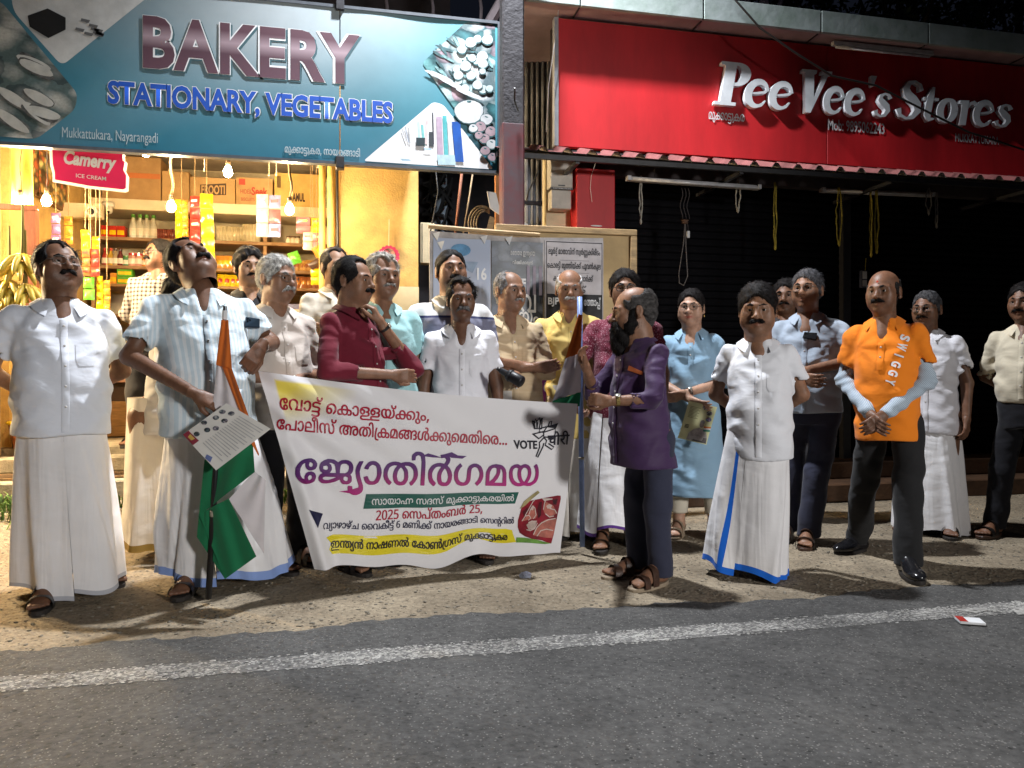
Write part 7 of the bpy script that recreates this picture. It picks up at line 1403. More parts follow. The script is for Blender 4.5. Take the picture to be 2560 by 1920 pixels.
rbp(MB().box(1.60, 9, 5.86, 5.95, 2.75, 3.95), 'upper_wall', pm('wall_dark', (.05, .04, .04), .9)); rbp(MB().box(1.56, 1.768, 5.93, 6.05, 0, 2.9), 'corner_wall', CREAM)
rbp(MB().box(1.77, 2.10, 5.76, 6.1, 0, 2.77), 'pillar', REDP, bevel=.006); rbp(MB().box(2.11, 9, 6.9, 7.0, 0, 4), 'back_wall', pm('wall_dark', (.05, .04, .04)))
p = W(1492, 564, 5.75); q = MB(); q.add([(p.x + .05 * math.cos(a_), 5.757, p.z + .006 * math.sin(a_)) for a_ in np.linspace(0, 6.28, 15)[:-1]], [tuple(range(14))]); rbp(q, 'badge', PW)
cable('string', 'thin loose string down the red pillar', polyl([(1492, 400), (1478, 440), (1476, 470), (1480, 505)], 5.74), .0015, PW, 'string'); 
SHUT = pm('shutter_slat', (.0055, .0055, .0075), .75, .2, 9, spec=.06); slat = None
for i in range(36):
    z = .36 + i * .068
    if slat is None:
        q = MB(); pr = [(0, 0), (-.012, .008), (-.018, .034), (-.012, .060), (0, .067)]
        q.add([(x, y, z_) for x in (0, 6.9) for y, z_ in pr], [(k, k + 1, k + 6, k + 5) for k in range(4)]); slat = q.mesh('slat'); slat.materials.append(SHUT)
    ob('slat', slat, None, rb, Vector((2.10, 6.25, z)) - Vector(rb.location))
rbp(MB().box(2.05, 9, 6.28, 6.3, .3, 2.9), 'shutter_backing', SHUT); rbp(MB().box(4.52, 4.60, 6.17, 6.24, .3, 2.8), 'shutter_rail', pm('rail_dark', (.03, .03, .035), .4))
STP = pm('brown_step', (.085, .042, .02), .7, .2, 6, .3, 40)
for z0, z1, y0 in ((.0, .15, 5.62), (.152, .30, 5.92)): rbp(MB().box(1.75, 9, y0, 6.6, z0, z1), 'step', STP, bevel=.01)
# roof ornament behind the canopy
t = thing('roof_lattice', 'pierced concrete roof railing above the canopy', 'railing', (3.5, 6.6, 4.2)); LT = pm('lattice_grey', (.20, .20, .23), .8, .2, 5)
for k in range(7):
    x = -.65 + .2 * k
    for s_ in (-1, 1): MB().tube([(x - .1 * s_, 0, .12), (x + .1 * s_, 0, .62)], .022, 6).build('bar', LT, t)
    MB().tube([(x - .1, 0, .08), (x - .1, 0, .75)], .02, 6).build('bar', LT, t)
MB().box(-.9, .9, -.05, .05, 0, .08).build('rail', LT, t); MB().lathe([(.05, 0), (.05, .1), (.02, .2), (.035, .26), (.01, .34)], 10, (.85, 0, .08)).build('finial', LT, t, smooth=True)
# red board with raised letters
t = thing('shop_sign', "wide red shop board with raised white letters Pee Vee's Stores", 'sign', (1.6, RY, 2.92)); sp_ = lambda q, n, m, **k: q.build(n, m, t, loc=-Vector(t.location), **k)
for a, b in ((1.595, 4.0), (4.004, 6.6), (6.604, 9.0)): sp_(MB().box(a, b, RY, RY + .05, 2.91, 3.93), 'panel', REDP, bevel=.003)
sp_(MB().box(1.56, 1.593, RY - .012, RY + .05, 2.91, 3.93), 'edge_trim', pm('trim_grey', (.36, .38, .42), .4, .1, 12))
LETW = pm('letter_white', (.74, .77, .80), .4, .08, 6); LETS = LETW
def rp2(px, py): p = W(px, py, RY - .05); return p.x, p.z
words = (('Pee', 1785, 1985, 268), ("Vee's", 1992, 2228, 300), ('Stores', 2238, 2530, 324))
for wd, pxa, pxb, pyb in words:
    ms, tw = serif_word(wd); xa = rp2(pxa, pyb)[0]; xb = rp2(pxb, pyb)[0]; zb = 3.327
    sx = (xb - xa) / (tw + .05); sz = .234
    for ch, me in ms:
        map_mesh(me, lambda x, y, z: (xa + x * sx - 1.6, -.030 + z * .34, zb + y * sz - 2.92))
        bm = bmesh.new(); bm.from_mesh(me); bmesh.ops.recalc_face_normals(bm, faces=bm.faces); bm.to_mesh(me); bm.free(); ob('letter', me, LETW, t)
def rtxt(me, px0, py0, px1, py1, mat):
    (x0, z0), (x1, z1) = rp2(px0, py0), rp2(px1, py1); fit(me, x0, x1, z0, z1); map_mesh(me, lambda x, y, z: (x - 1.6, -.006, y - 2.92)); ob('lettering', me, mat, t)
rtxt(mal_mesh('place', .015), 1778, 301, 1868, 281, PW); rtxt(text_mesh('Mob: 9895062243', 1, .015), 2078, 321, 2220, 304, PW); rtxt(text_mesh('MUKKATTUKARA', 1, .01), 2398, 350, 2508, 338, PW)
# corrugated awning: each ridge of the sheet is folded steel
AW = pm('awning_red', (.24, .085, .08), .55, .25, 4, spec=.4); t = thing('awning', 'corrugated pinkish red awning strip under the red board', 'awning', (1.05, 5.40, 2.78)); x = 0; k = 0
L_ = 7.8; pr = []
while x < L_:
    pr += [(x, 0), (x + .105, 0), (x + .135, .035), (x + .165, .035)]; x += .195
sg_ = lambda xx: -.012 * math.sin(xx * .8)
q = MB(); q.add([(px2, y, z + pz + sg_(px2)) for (y, z) in ((0, 0), (.30, .105)) for px2, pz in pr], [(i, i + 1, i + 1 + len(pr), i + len(pr)) for i in range(len(pr) - 1)]); q.build('sheet', AW, t)
q = MB(); q.add([(px2, y, z + pz + sg_(px2)) for (y, z) in ((.0, -.006), (.30, .099)) for px2, pz in pr], [(i, i + 1, i + 1 + len(pr), i + len(pr)) for i in range(len(pr) - 1)]); q.build('underside', pm('awning_grey', (.30, .27, .26), .6), t)
MB().box(-.0, L_, .03, .06, -.055, -.018).build('purlin', DARKM, t); MB().box(-.0, L_, .27, .30, .06, .10).build('purlin', DARKM, t)
for x in (.62, 2.0, 3.4, 4.8): MB().box(x, x + .03, .05, .85, -.07, -.04).build('bracket', DARKM, t)
# unlit tube lights
for px0, py0, px1, py1, Y, lab in ((1565, 447, 1897, 470, 5.75, 'long white tube light hung under the awning, nearer the pole'), (2050, 476, 2330, 488, 5.85, 'second white tube light under the awning, above the orange shirt man')):
    a, b = W(px0, py0, Y), W(px1, py1, Y); l = (b - a).length; t = thing('tube_light', lab, 'tube light', a); t.rotation_euler = (0, -math.asin((b.z - a.z) / l), 0)
    MB().box(0, l, -.02, .02, -.018, .018).build('batten', pm('batten_white', (.52, .52, .54), .4), t, bevel=.003); MB().tube([(.03, -.03, -.006), (l - .03, -.03, -.006)], .013, 10).build('tube', pm('tube_white', (.62, .62, .64), .2), t, smooth=True)
    for x in (0, l - .03): MB().box(x, x + .03, -.045, -.02, -.018, .018).build('socket', pm('batten_white', (.5, .5, .5)), t)
    for x in (.25, l - .3): MB().tube([(x, 0, .018), (x + .01, 0, 2.86 - a.z)], .003, 5).build('wire', BLK, t)
a = W(2085, 104, 5.58); b = W(2330, 140, 5.6); t = thing('tube_light', 'slim unlit tube light under the concrete canopy', 'tube light', (a.x, 5.6, 3.90)); MB().box(0, b.x - a.x, -.02, .02, 0, .035).build('batten', pm('batten_white', (.5, .5, .5)), t); MB().tube([(.03, -.005, -.012), (b.x - a.x - .03, -.005, -.012)], .012, 8).build('tube', pm('tube_white', (.6, .6, .6)), t, smooth=True)
# cords left hanging under the awning
YR = pm('yellow_rope', (.42, .34, .05), .8, .2, 30); WR = pm('white_rope', (.50, .47, .40), .8, .2, 30); GRY = pm('grey_rope', (.13, .13, .14), .8)
def rope(px, y0, y1, label, mat, loop=0, r0=.006, Y=5.78, knot=True):
    a = W(px, y0, Y); b = W(px, y1, Y); h = a.z - b.z; t = thing('hanging_rope', label, 'rope', a, 0, 'cords left hanging under the awning'); rr = random.Random(px); s_ = loop or .010
    MB().tube([(s_ * math.sin(math.pi * i / 10) + .006 * rr.uniform(-1, 1), 0, -h * i / 10) for i in range(11)] , r0, 6).build('strand', mat, t, smooth=True)
    MB().tube([(-s_ * math.sin(math.pi * i / 10) * .8 + .006 * rr.uniform(-1, 1), .008, -h * i / 10) for i in range(11)], r0, 6).build('strand', mat, t, smooth=True)
    if knot: MB().lathe([(.004, -.03), (.012, -.012), (.010, .006), (.004, .02)], 8, (0, 0, -h * (.97))).build('knot', mat, t, smooth=True)
rope(1602, 440, 556, 'pale cord with a knot tied over the left end of the first tube light', WR); rope(1845, 450, 526, 'pale cord tied over the right end of the first tube light', WR, .02); rope(1938, 455, 622, 'yellow rope hanging alone between the tube lights', YR, .012); rope(2098, 468, 612, 'yellow rope ending in an open loop on the second tube light', YR, .03); rope(2178, 470, 640, 'longest yellow rope over the second tube light', YR, .008); rope(2192, 470, 632, 'thick doubled yellow rope beside the longest one', YR, .014, .008); rope(2322, 470, 532, 'grey cord bent at the right end of the second tube light', GRY, .03); rope(2342, 480, 566, 'short grey cord, rightmost under the awning', GRY)
p = W(1712, 470, 5.78); t = thing('power_lead', 'tangled black power lead with a white plug and a hanging loop', 'cable', p); TW = pm('lead_dark', (.06, .05, .05), .6)
for k in range(3): MB().tube([(-.03 + .03 * k + .012 * math.sin(i), 0, -.26 * i / 8) for i in range(9)], .004, 5).build('strand', TW, t, smooth=True)
MB().lathe([(.004, -.02), (.03, -.01), (.02, .0), (.034, .012), (.006, .02)], 9, (0, 0, -.285)).build('tied_rag', pm('rag_brown', (.16, .09, .06), .9), t); MB().tube([(.02, 0, -.28), (.03, 0, -.34), (.028, 0, -.36)], .004, 5).build('strand', TW, t); MB().box(.016, .042, -.012, .012, -.42, -.36).build('plug', PW, t, bevel=.004)
MB().tube([(.0, 0, -.29), (-.01, 0, -.45), (-.055, 0, -.72), (-.05, 0, -.80), (-.01, 0, -.82), (.025, 0, -.74), (.01, 0, -.50), (.005, 0, -.30)], .005, 6).build('loop', pm('lead_grey', (.16, .14, .13), .6), t, smooth=True)
p = W(2158, 698, 6.1); t = thing('shutter_lock', 'small white switch box hanging on the shutter rail', 'switch box', p); MB().box(-.03, .03, -.02, .02, -.08, .08).build('case', pm('lock_blue', (.06, .07, .12), .5), t, bevel=.004); MB().box(-.022, .022, -.024, -.021, .0, .07).build('label', PW, t); MB().box(-.022, .022, -.024, -.021, -.07, -.012).build('label', PAPER, t); MB().tube([(.02, 0, .08), (.03, 0, .2)], .004, 5).build('cord', YR, t)
# overhead service wire across the red board
cable('service_wire', 'black service wire sagging across the white raised letters', polyl([(1700, -160), (1849, 12), (1900, 70), (1985, 130), (2080, 190), (2190, 214), (2270, 255), (2420, 330), (2640, 400)], 5.30), .009, BLK, 'wire')
# roofs and rafters seen dark over the gap and the bakery
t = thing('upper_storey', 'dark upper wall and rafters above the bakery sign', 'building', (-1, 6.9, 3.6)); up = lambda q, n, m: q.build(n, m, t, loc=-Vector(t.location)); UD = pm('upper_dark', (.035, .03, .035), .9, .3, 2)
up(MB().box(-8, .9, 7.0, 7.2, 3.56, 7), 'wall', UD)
for px in (1075, 1195, 960): up(MB().tube(polyl([(px, -40), (px + 8, 20), (px + 4, 130)], 6.6), .015, 6), 'rafter', pm('rafter', (.07, .055, .06), .8))
up(MB().tube(polyl([(1262, -10), (1222, 60)], 6.4), .05, 6), 'brace', pm('rafter', (.07, .055, .06))); up(MB().tube(polyl([(1380, 10), (1290, 115)], 6.4), .04, 6), 'brace', pm('rafter', (.07, .055, .06)))
# trees standing dark behind the red shop
LEAFM = pm('dark_leaf', (.045, .075, .03), .6, .4, 3); BARK = pm('tree_bark', (.09, .065, .045), .9, .3, 6)
for k, (px, py, D, rad, lab) in enumerate(((2240, 40, 11.5, 1.7, 'dark leafy tree behind the canopy, above the word Stores'), (2540, 70, 12.5, 2.0, 'dark tree behind the canopy at the right edge of the picture'), (1960, -60, 13.0, 1.6, 'dark tree rising behind the roof railing'))):
    p = WD(px, py, D); t = thing('tree', lab, 'tree', (p.x, p.y, 0), 0, 'trees behind the red shop'); r_ = random.Random(50 + k); cz = p.z
    MB().tube([(0, 0, 0), (.1, .05, cz * .45), (-.05, 0, cz * .8), (.1, 0, cz + .6)], [.20, .16, .11, .04], 9).build('trunk', BARK, t, smooth=True)
    q = MB(); cl = [(r_.gauss(0, rad * .5), r_.gauss(0, rad * .4), cz + r_.gauss(0, rad * .45)) for _ in range(34)]
    for i in range(3800):
        c = r_.choice(cl); v0 = Vector((c[0] + r_.gauss(0, .26), c[1] + r_.gauss(0, .26), c[2] + r_.gauss(0, .2))); d = Vector((r_.gauss(0, 1), r_.gauss(0, 1), r_.gauss(-.3, .7))).normalized(); s_ = d.cross(Vector((r_.random(), r_.random(), 1))).normalized(); l = r_.uniform(.08, .17)
        q.add([v0, v0 + d * l * .5 + s_ * l * .22, v0 + d * l, v0 + d * l * .5 - s_ * l * .22], [(0, 1, 2, 3)])
    q.build('crown', LEAFM, t)
    for c in cl[:7]: MB().tube([(0, 0, cz * .75), (c[0] * .5, c[1] * .5, (cz * .8 + c[2]) / 2), c], [.05, .035, .012], 6).build('limb', BARK, t, smooth=True)
# litter on the road
p = G(1312, 1442); t = thing('crumpled_foil', 'crumpled silvery wrapper on the shoulder below the banner', 'wrapper', p); bm = bmesh.new(); bmesh.ops.create_icosphere(bm, subdivisions=2, radius=.035); r_ = random.Random(2)
for v in bm.verts: v.co *= r_.uniform(.6, 1.25); v.co.z = abs(v.co.z) * .7
me = bpy.data.meshes.new('wrapper'); bm.to_mesh(me); bm.free(); ob('wrapper', me, pm('foil', (.42, .46, .58), .35, .2, 40, metal=.4), t)
p = G(2425, 1562); t = thing('flattened_packet', 'flattened red and white packet by the edge line', 'packet', (p.x, p.y, .011), R(-25)); MB().box(-.05, .05, -.035, .035, 0, .012).build('card', PW, t, bevel=.002); MB().box(-.05, -.018, -.035, .035, .0125, .0135).build('print', RED, t)
# ------------------------------------------------------------------ the people
C_ = cloth_mat
WHITE = C_('white_cotton', (.74, .75, .79)); WHITE2 = C_('white_shirt_cool', (.70, .73, .80), wr=1.2); WMUN = C_('white_mundu', (.74, .73, .74), wr=.55); WMUN2 = C_('cream_mundu', (.68, .64, .58), wr=.6)
BORD = C_('blue_border', (.01, .13, .62), wr=.4); BORD2 = C_('pale_blue_border', (.22, .32, .62), wr=.4); GOLD = C_('gold_border', (.30, .20, .05), wr=.4); PURB = C_('purple_border', (.09, .03, .20), wr=.4)
NAVY = C_('navy_trousers', (.035, .038, .065), wr=.8); BLACKT = C_('black_trousers', (.016, .016, .017), wr=.8); CHAR = C_('dark_trousers', (.03, .03, .035), wr=.8)
WATCH = pm('watch_steel', (.45, .44, .42), .25, .1, 40, metal=.9); WATCHK = pm('watch_strap_black', (.02, .02, .02), .4); WATCHG = pm('watch_gold', (.65, .48, .18), .25, .1, 40, metal=.9)
TAN = pm('tan_sole', (.34, .27, .19), .75, .15, 30); BRNL = pm('brown_leather', (.07, .035, .022), .45, .25, 30, .3, 90); BGE = pm('beige_strap', (.38, .29, .20), .6, .2, 30)


def put(label, px, D, top, hpx, face, P, z=None):
    p = WD(px, HZ, D); zg = gz(p.x, p.y) if z is None else z; zt = CH + (HZ - top) / FPX * D
    P = dict(P); P['H'] = (zt - zg) * P.pop('hk', 1.0); dx = (hpx - px) / FPX * D / (P['H'] / 1.725); th = R(face)
    P['lean'] = (dx * math.cos(th), -dx * math.sin(th)); p.z = zg
    r = person(label, p, face, P); r['D'] = D; return r


def hit(r, px, py, off=.01):
    """point on a person's shirt seen at a pixel of the photograph"""
    M = Matrix.Translation(r['root'].location) @ Matrix.Rotation(r['root'].rotation_euler.z, 4, 'Z'); Mi = M.inverted()
    o = Vector((0, 0, CH)); d = (WD(px, py, 1) - o).normalized(); h = r['bvh'].ray_cast(Mi @ o, (Mi.to_3x3() @ d).normalized())
    if h[0] is None: return WD(px, py, r['D'] - .15)
    return M @ h[0] - d * off


A = {}
A['checks'] = put('man in checkered shirt and spectacles inside the bakery, looking up to the left', 372, 6.1, 600, 392, -15, dict(seed=4, skin='dark', head=(-42, 8, 0), hair='full', hairline=.072, glasses='dark', moustache='full', fat=.4, shirtmat=C_('checked_cotton', (.36, .33, .30), 'checks', (.05, .035, .035)), low='trousers', lowmat=CHAR, sleeve=1.8, arms='back', hem=.80, belly=.04, w=1.05, shoes='slipper', lod=1), z=.5)
A['dark'] = put('man with thick dark hair behind the grey haired man, lit by the bulbs', 622, 5.1, 622, 622, 8, dict(seed=5, skin='light', head=(6, 0, 0), hair='full', hth=.016, tex=.004, moustache='thin', stubble=.3, shirtmat=C_('black_shirt', (.02, .018, .02)), low='trousers', lowmat=CHAR, arms='side', lod=2, w=.9))
A['pale'] = put('man in a pale shirt with crossed arms behind the maroon shirt man', 858, 5.3, 622, 838, 20, dict(seed=7, skin='light', head=(8, 0, 0), hair='receding', hcol=(.05, .04, .035), moustache='thin', shirtmat=C_('ivory_shirt', (.72, .66, .55)), low='trousers', lowmat=CHAR, arms='crossed', sleeve=1.3, lod=2))
A['mint'] = put('white haired man in a mint shirt between maroon shirt and polo shirt', 985, 4.35, 640, 955, 15, dict(seed=9, skin='mid', head=(14, 0, 0), hair='receding', hcol=(.50, .47, .42), hth=.015, tex=.004, moustache='thin', bcol=(.5, .48, .45), wcol=(.3, .28, .26), shirtmat=C_('mint_cotton', (.36, .62, .64)), low='trousers', lowmat=CHAR, arms='side', lod=1, pocket=1))
A['polo'] = put('tall man in a grey and white banded polo shirt, tallest before the posters', 1128, 4.6, 625, 1128, 10, dict(seed=10, skin='mid', head=(6, 6, 0), hair='full', hth=.007, hairline=.072, moustache='full', stubble=.35, fat=.5, w=1.07, belly=.03, shirtmat=C_('banded_knit', (.5, .5, .5), 'bands', wr=.7), low='trousers', lowmat=NAVY, arms='side', armL=((.30, .03, 1.10), (.27, -.14, 1.04)), handL=dict(curl=.7, palm=(0, .3, -1), dir=(.6, -.5, -.3)), placket='short', pocket=0, lod=0, shoes='sandal'))
A['hid'] = put('man behind the striped shirt man, only his ear, white sleeve and mundu showing', 372, 4.4, 690, 436, 70, dict(seed=3, skin='dark', head=(25, -12, 0), hair='full', fat=.3, w=1.05, shirtmat=C_('grey_white_cotton', (.55, .54, .53)), low='mundu', lowmat=WMUN2, bordermat=GOLD, border=.045, mhem=.10, sleeve=.85, arms='side', armR=((-.30, -.03, 1.10), (-.22, -.30, .93)), armL=((.28, -.02, 1.1), (.12, -.26, .95)), hem=.76, flare=.01, placket=0, pocket=0, shoes='none', lod=1))
A['p1'] = put('man in white shirt and mundu with spectacles, leftmost, hands behind his back', 166, 3.62, 612, 152, 6, dict(seed=1, skin='dark', head=(16, 14, 0), gaze=(5, 12), hair='receding', hth=.010, glasses='metal', moustache='full', fat=.8, w=1.13, belly=.075, hscale=1.10, shirtmat=WHITE2, lowmat=WMUN, bordermat=C_('silver_border', (.42, .43, .47), wr=.4), border=.018, mhem=.06, arms='back', hem=.80, open=.06, wideopen=1, feet=((-.095, -.07), (.19, .20)), toe=14, mw=.74, fold=1.25, lap=262, sleeve=.68))
STR = C_('striped_blue_cotton', (.56, .68, .76), 'stripes', (.72, .79, .83))
A['p2'] = put('man in pale blue striped shirt looking up, holding flag and banner corner', 545, 3.83, 588, 506, 8, dict(seed=2, skin='dark', head=(22, 40, -6), gaze=(0, 10), hair='receding', hth=.012, moustache='bushy', fat=.9, w=1.16, belly=.085, hscale=1.12, shirtmat=STR, lowmat=WMUN, bordermat=BORD2, border=.05, mhem=.07, mw=.82, hem=.74, flare=.02, open=.09, wideopen=1, sleeve=.72, loose=1.08,
    armR=((-.315, -.04, 1.12), (-.06, -.33, .945)), handR=dict(curl=.85, palm=(.4, .5, -.7), dir=(.75, -.35, -.35)), armL=((.33, -.02, 1.20), (.225, -.29, 1.165)), handL=dict(curl=.75, palm=(-.4, .5, -.6), dir=(-.55, -.35, -.75)), watchL=WATCH, feet=((-.145, -.06), (.31, .12)), toe=22, fold=1.0, lap=250))
A['p6'] = put('white haired man in beige shirt with spectacles and clasped hands, looking right', 712, 4.15, 645, 690, 22, dict(seed=6, skin='mid', head=(22, -2, 0), hair='full', hth=.010, hairline=.070, hcol=(.52, .50, .46), glasses='metal', moustache='droop', bcol=(.5, .48, .45), wcol=(.3, .28, .26), fat=.4, belly=.05, w=1.02, shirtmat=C_('beige_cotton', (.56, .50, .45)), low='trousers', lowmat=CHAR, arms='fold', sleeve=1.2, watchL=WATCH, hem=.78, btn=(.1, .08, .06), lod=0, feet=((-.10, -.02), (.11, .05))))
A['p8'] = put('man in maroon shirt resting his chin on his hand', 900, 4.16, 650, 882, 48, dict(seed=8, skin='mid', head=(12, -2, 0), hair='receding', hth=.013, moustache='bushy', fat=.5, belly=.05, w=.96, shirtmat=C_('maroon_cotton', (.145, .012, .026)), low='trousers', lowmat=CHAR, sleeve=1.55,
    armL=((.25, -.24, 1.11), (.022, -.185, 1.365)), handL=dict(curl=.8, palm=(-.5, .75, .1), dir=(-.35, .25, .85), thumb=.2), armR=((-.26, -.06, 1.10), (.02, -.27, 1.08)), handR=dict(curl=.4, palm=(.2, .9, 0)), watchL=WATCHK, hem=.76, feet=((-.10, 0), (.11, .02))))
A['p11'] = put('dark skinned man in white shirt with drooping grey moustache behind the banner', 1157, 4.42, 704, 1152, 3, dict(seed=11, skin='dark', head=(6, -2, 0), hw=.92, hair='receding', hth=.014, tex=.003, moustache='droop', bcol=(.20, .19, .19), jaw=-.4, shirtmat=C_('bright_white_cotton', (.80, .80, .84)), low='mundu', lowmat=WMUN, arms='side', open=.11, wideopen=1, hem=.70, w=.98, shoes='slipper', lod=0, stubble=.2))
A['p12'] = put('man in tan slub shirt with folded arms and a white moustache', 1302, 4.75, 682, 1272, 14, dict(seed=12, skin='mid', head=(24, -2, 0), hair='thin', hth=.006, hcol=(.26, .25, .25), moustache='thin', bcol=(.5, .48, .46), wcol=(.14, .13, .13), shirtmat=C_('tan_slub', (.50, .36, .20), 'slub', (.62, .50, .34)), low='mundu', lowmat=WMUN2, arms='crossed', sleeve=1.42, open=.10, wideopen=1, hem=.66, belly=.03, lod=0, w=1.03))
A['p13'] = put('bald man in yellow shirt with a white moustache behind the tricolour flag', 1448, 4.95, 676, 1424, 2, dict(seed=13, skin='mid', head=(3, -8, 0), hair='horseshoe', hth=.006, hcol=(.55, .54, .54), moustache='full', bcol=(.58, .56, .54), wcol=(.3, .3, .3), shirtmat=C_('yellow_cotton', (.62, .47, .16)), low='mundu', lowmat=WMUN2, arms='side', sleeve=.70, open=.06, hem=.64, lod=0))
A['p14'] = put('man in patterned maroon shirt and dark spectacles holding the blue flagpole', 1540, 4.75, 680, 1560, 2, dict(seed=14, skin='mid', head=(2, 2, 0), hair='full', hth=.014, hairline=.066, glasses='dark', moustache='bushy', fat=.6, w=1.06, belly=.04, shirtmat=C_('maroon_print', (.15, .018, .04), 'floral', (.42, .22, .26)), low='mundu', lowmat=WMUN, bordermat=PURB, border=.022, mhem=.13, mw=1.08,
    armR=((-.345, -.02, 1.10), (-.295, -.17, .93)), handR=dict(curl=.85, palm=(.9, .2, 0), dir=(.12, -.25, -.95)), hem=.80, open=.08, lap=230, toe=5, shoemat=None, feet=((-.09, -.14), (.10, .05))))
A['p15'] = put('bald bearded man in purple shirt turned left and gesturing', 1626, 3.95, 738, 1596, -52, dict(seed=15, skin='mid', head=(-28, -6, 0), hair='horseshoe', hth=.008, tex=.003, beard=.85, hcol=(.075, .07, .068), stubble=0, fat=.3, belly=.055, w=1.02, hscale=1.17, shirtmat=C_('purple_cotton', (.058, .028, .085), rough=.6), low='trousers', lowmat=NAVY, sleeve=1.52, hem=.69, flare=.04, loose=1.06,
    armL=((.27, -.10, 1.10), (.16, -.315, 1.09)), handL=dict(curl=.7, palm=(-.3, .8, -.2), dir=(-.4, -.85, .12)), armR=((-.24, -.16, 1.12), (-.02, -.36, 1.27)), handR=dict(curl=.35, palm=(.8, .3, .1), dir=(.1, -.45, .85)), watchL=WATCHG, feet=((-.06, -.05), (.13, -.06)), toe=10, legw=1.05, solemat=TAN, shoemat=BRNL))
A['woman'] = put('woman in pale blue kurta and spectacles holding a leaflet', 1738, 5.0, 728, 1729, -4, dict(seed=16, skin='fair', head=(-4, -1, 0), hair='bun', hairline=.072, hth=.012, tex=.0015, stubble=0, lips=(.85, .42, .42), brows=1, glasses='metal', fat=.75, hw=.97, nose=.35, earring=1, w=.92, hscale=1.05, shirtmat=C_('blue_chambray', (.25, .40, .54)), shirtname='kurta', low='none', lowmat=None, leggings=C_('cream_leggings', (.60, .55, .45)), sleeve=1.22, hem=.25, flare=.05, arms='clasp', armR=((-.25, .0, 1.10), (.01, -.22, .97)), armL=((.25, .0, 1.10), (-.03, -.20, 1.01)), collar=1, colopen=140, pocket=0, placket='short', watchL=WATCH, feet=((-.11, 0), (.12, .02)), solemat=BGE, shoemat=BGE, toe=8))
A['p17'] = put('stout man in white shirt and blue bordered mundu, hands behind his back', 1908, 4.02, 735, 1896, 0, dict(seed=17, skin='mid', head=(-2, -6, 0), hair='full', hth=.014, hairline=.064, moustache='full', fat=.8, w=1.02, belly=.085, hscale=1.2, shirtmat=WHITE, lowmat=WMUN, bordermat=BORD, border=.032, stripe=.017, mhem=.035, arms='back', hem=.725, open=.06, wideopen=1, mw=1.05, feet=((-.20, -.02), (.05, 0)), lap=250, sweep=.12, htilt=-.16, shoes='none', fold=.9))
A['p18'] = put('man in grey blue shirt and spectacles with a phone in his pocket', 2030, 4.75, 678, 2020, -8, dict(seed=18, skin='mid', head=(-8, 2, 0), hair='full', hth=.010, hairline=.066, hcol=(.085, .085, .095), glasses='metal', stubble=.05, fat=.3, belly=.05, w=1.06, shirtmat=C_('grey_blue_cotton', (.36, .42, .50)), low='trousers', lowmat=NAVY, arms='fold', armL=((.30, -.03, 1.16), (.02, -.25, 1.09)), armR=((-.27, -.02, 1.1), (-.0, -.24, 1.05)), hem=.83, sleeve=.72, solemat=BRNL, shoemat=BRNL, open=.07, feet=((-.16, .05), (-.02, -.08)), toe=4))
A['p19'] = put('man whose dark face peers from behind the grey blue shirt man', 1968, 5.5, 700, 1966, -5, dict(seed=19, skin='dark', head=(-4, 0, 0), hair='full', moustache='thin', shirtmat=C_('black_shirt', (.02, .018, .02)), low='trousers', lowmat=CHAR, arms='side', lod=2, w=.9))
FINE = C_('fine_striped_cotton', (.45, .53, .60), 'fine', (.25, .31, .38))
A['p20'] = put('man in orange polo over a striped long sleeved shirt, hands clasped', 2228, 4.18, 680, 2213, -8, dict(seed=20, skin='dark', head=(-10, -1, 0), hair='bald', hth=.004, hcol=(.02, .018, .017), moustache='full', belly=.06, w=.95, hscale=1.06, jaw=.2, shirtmat=C_('orange_knit', (.80, .215, .012), wr=.8), low='trousers', lowmat=BLACKT, arms='clasp', hem=.745, sleeve=.66, under=FINE, placket='short', pocket=0, open=.10, colopen=138, shoes='shoe', shoemat=pm('black_polish', (.012, .012, .014), .22, .1, 20, coat=.3), feet=((-.225, .27), (.10, -.16)), toe=24, legw=1.03, loose=1.05))
A['p21'] = put('man in white shirt and mundu with spectacles behind the orange polo', 2338, 5.1, 732, 2322, -8, dict(seed=21, skin='dark', head=(-10, -2, 0), hair='full', hth=.007, hcol=(.06, .06, .065), glasses='metal', moustache='thin', shirtmat=C_('white_shirt_dim', (.62, .61, .64)), low='mundu', lowmat=WMUN, mhem=.03, hem=.72, arms='side', sleeve=.70, lod=0, w=1.02, htilt=-.1, feet=((-.16, 0), (.08, 0)), shoes='slipper'))
A['p22'] = put('man in cream shirt tucked into black trousers at the right edge', 2572, 4.85, 712, 2566, -10, dict(seed=22, skin='dark', head=(-12, -2, 0), hair='full', hth=.010, moustache='thin', shirtmat=C_('cream_shirt', (.56, .50, .38)), low='trousers', lowmat=C_('ink_trousers', (.006, .006, .009)), tucked=1, hem=.95, arms='back', sleeve=.98, w=1.0, belly=.04, lod=0, feet=((-.20, .02), (.10, -.02)), solemat=BRNL))
# tilak of the man in orange
r = A['p20']; q = MB().lathe([(.001, 0), (.006, .0008), (.005, .002)], 10).mesh('forehead_mark'); q.transform(r['Mh'] @ Matrix.Translation((0, -.0905, .052)) @ Matrix.Rotation(R(82), 4, 'X')); ob('forehead_mark', q, pm('vermilion', (.35, .03, .01), .7), r['root'])
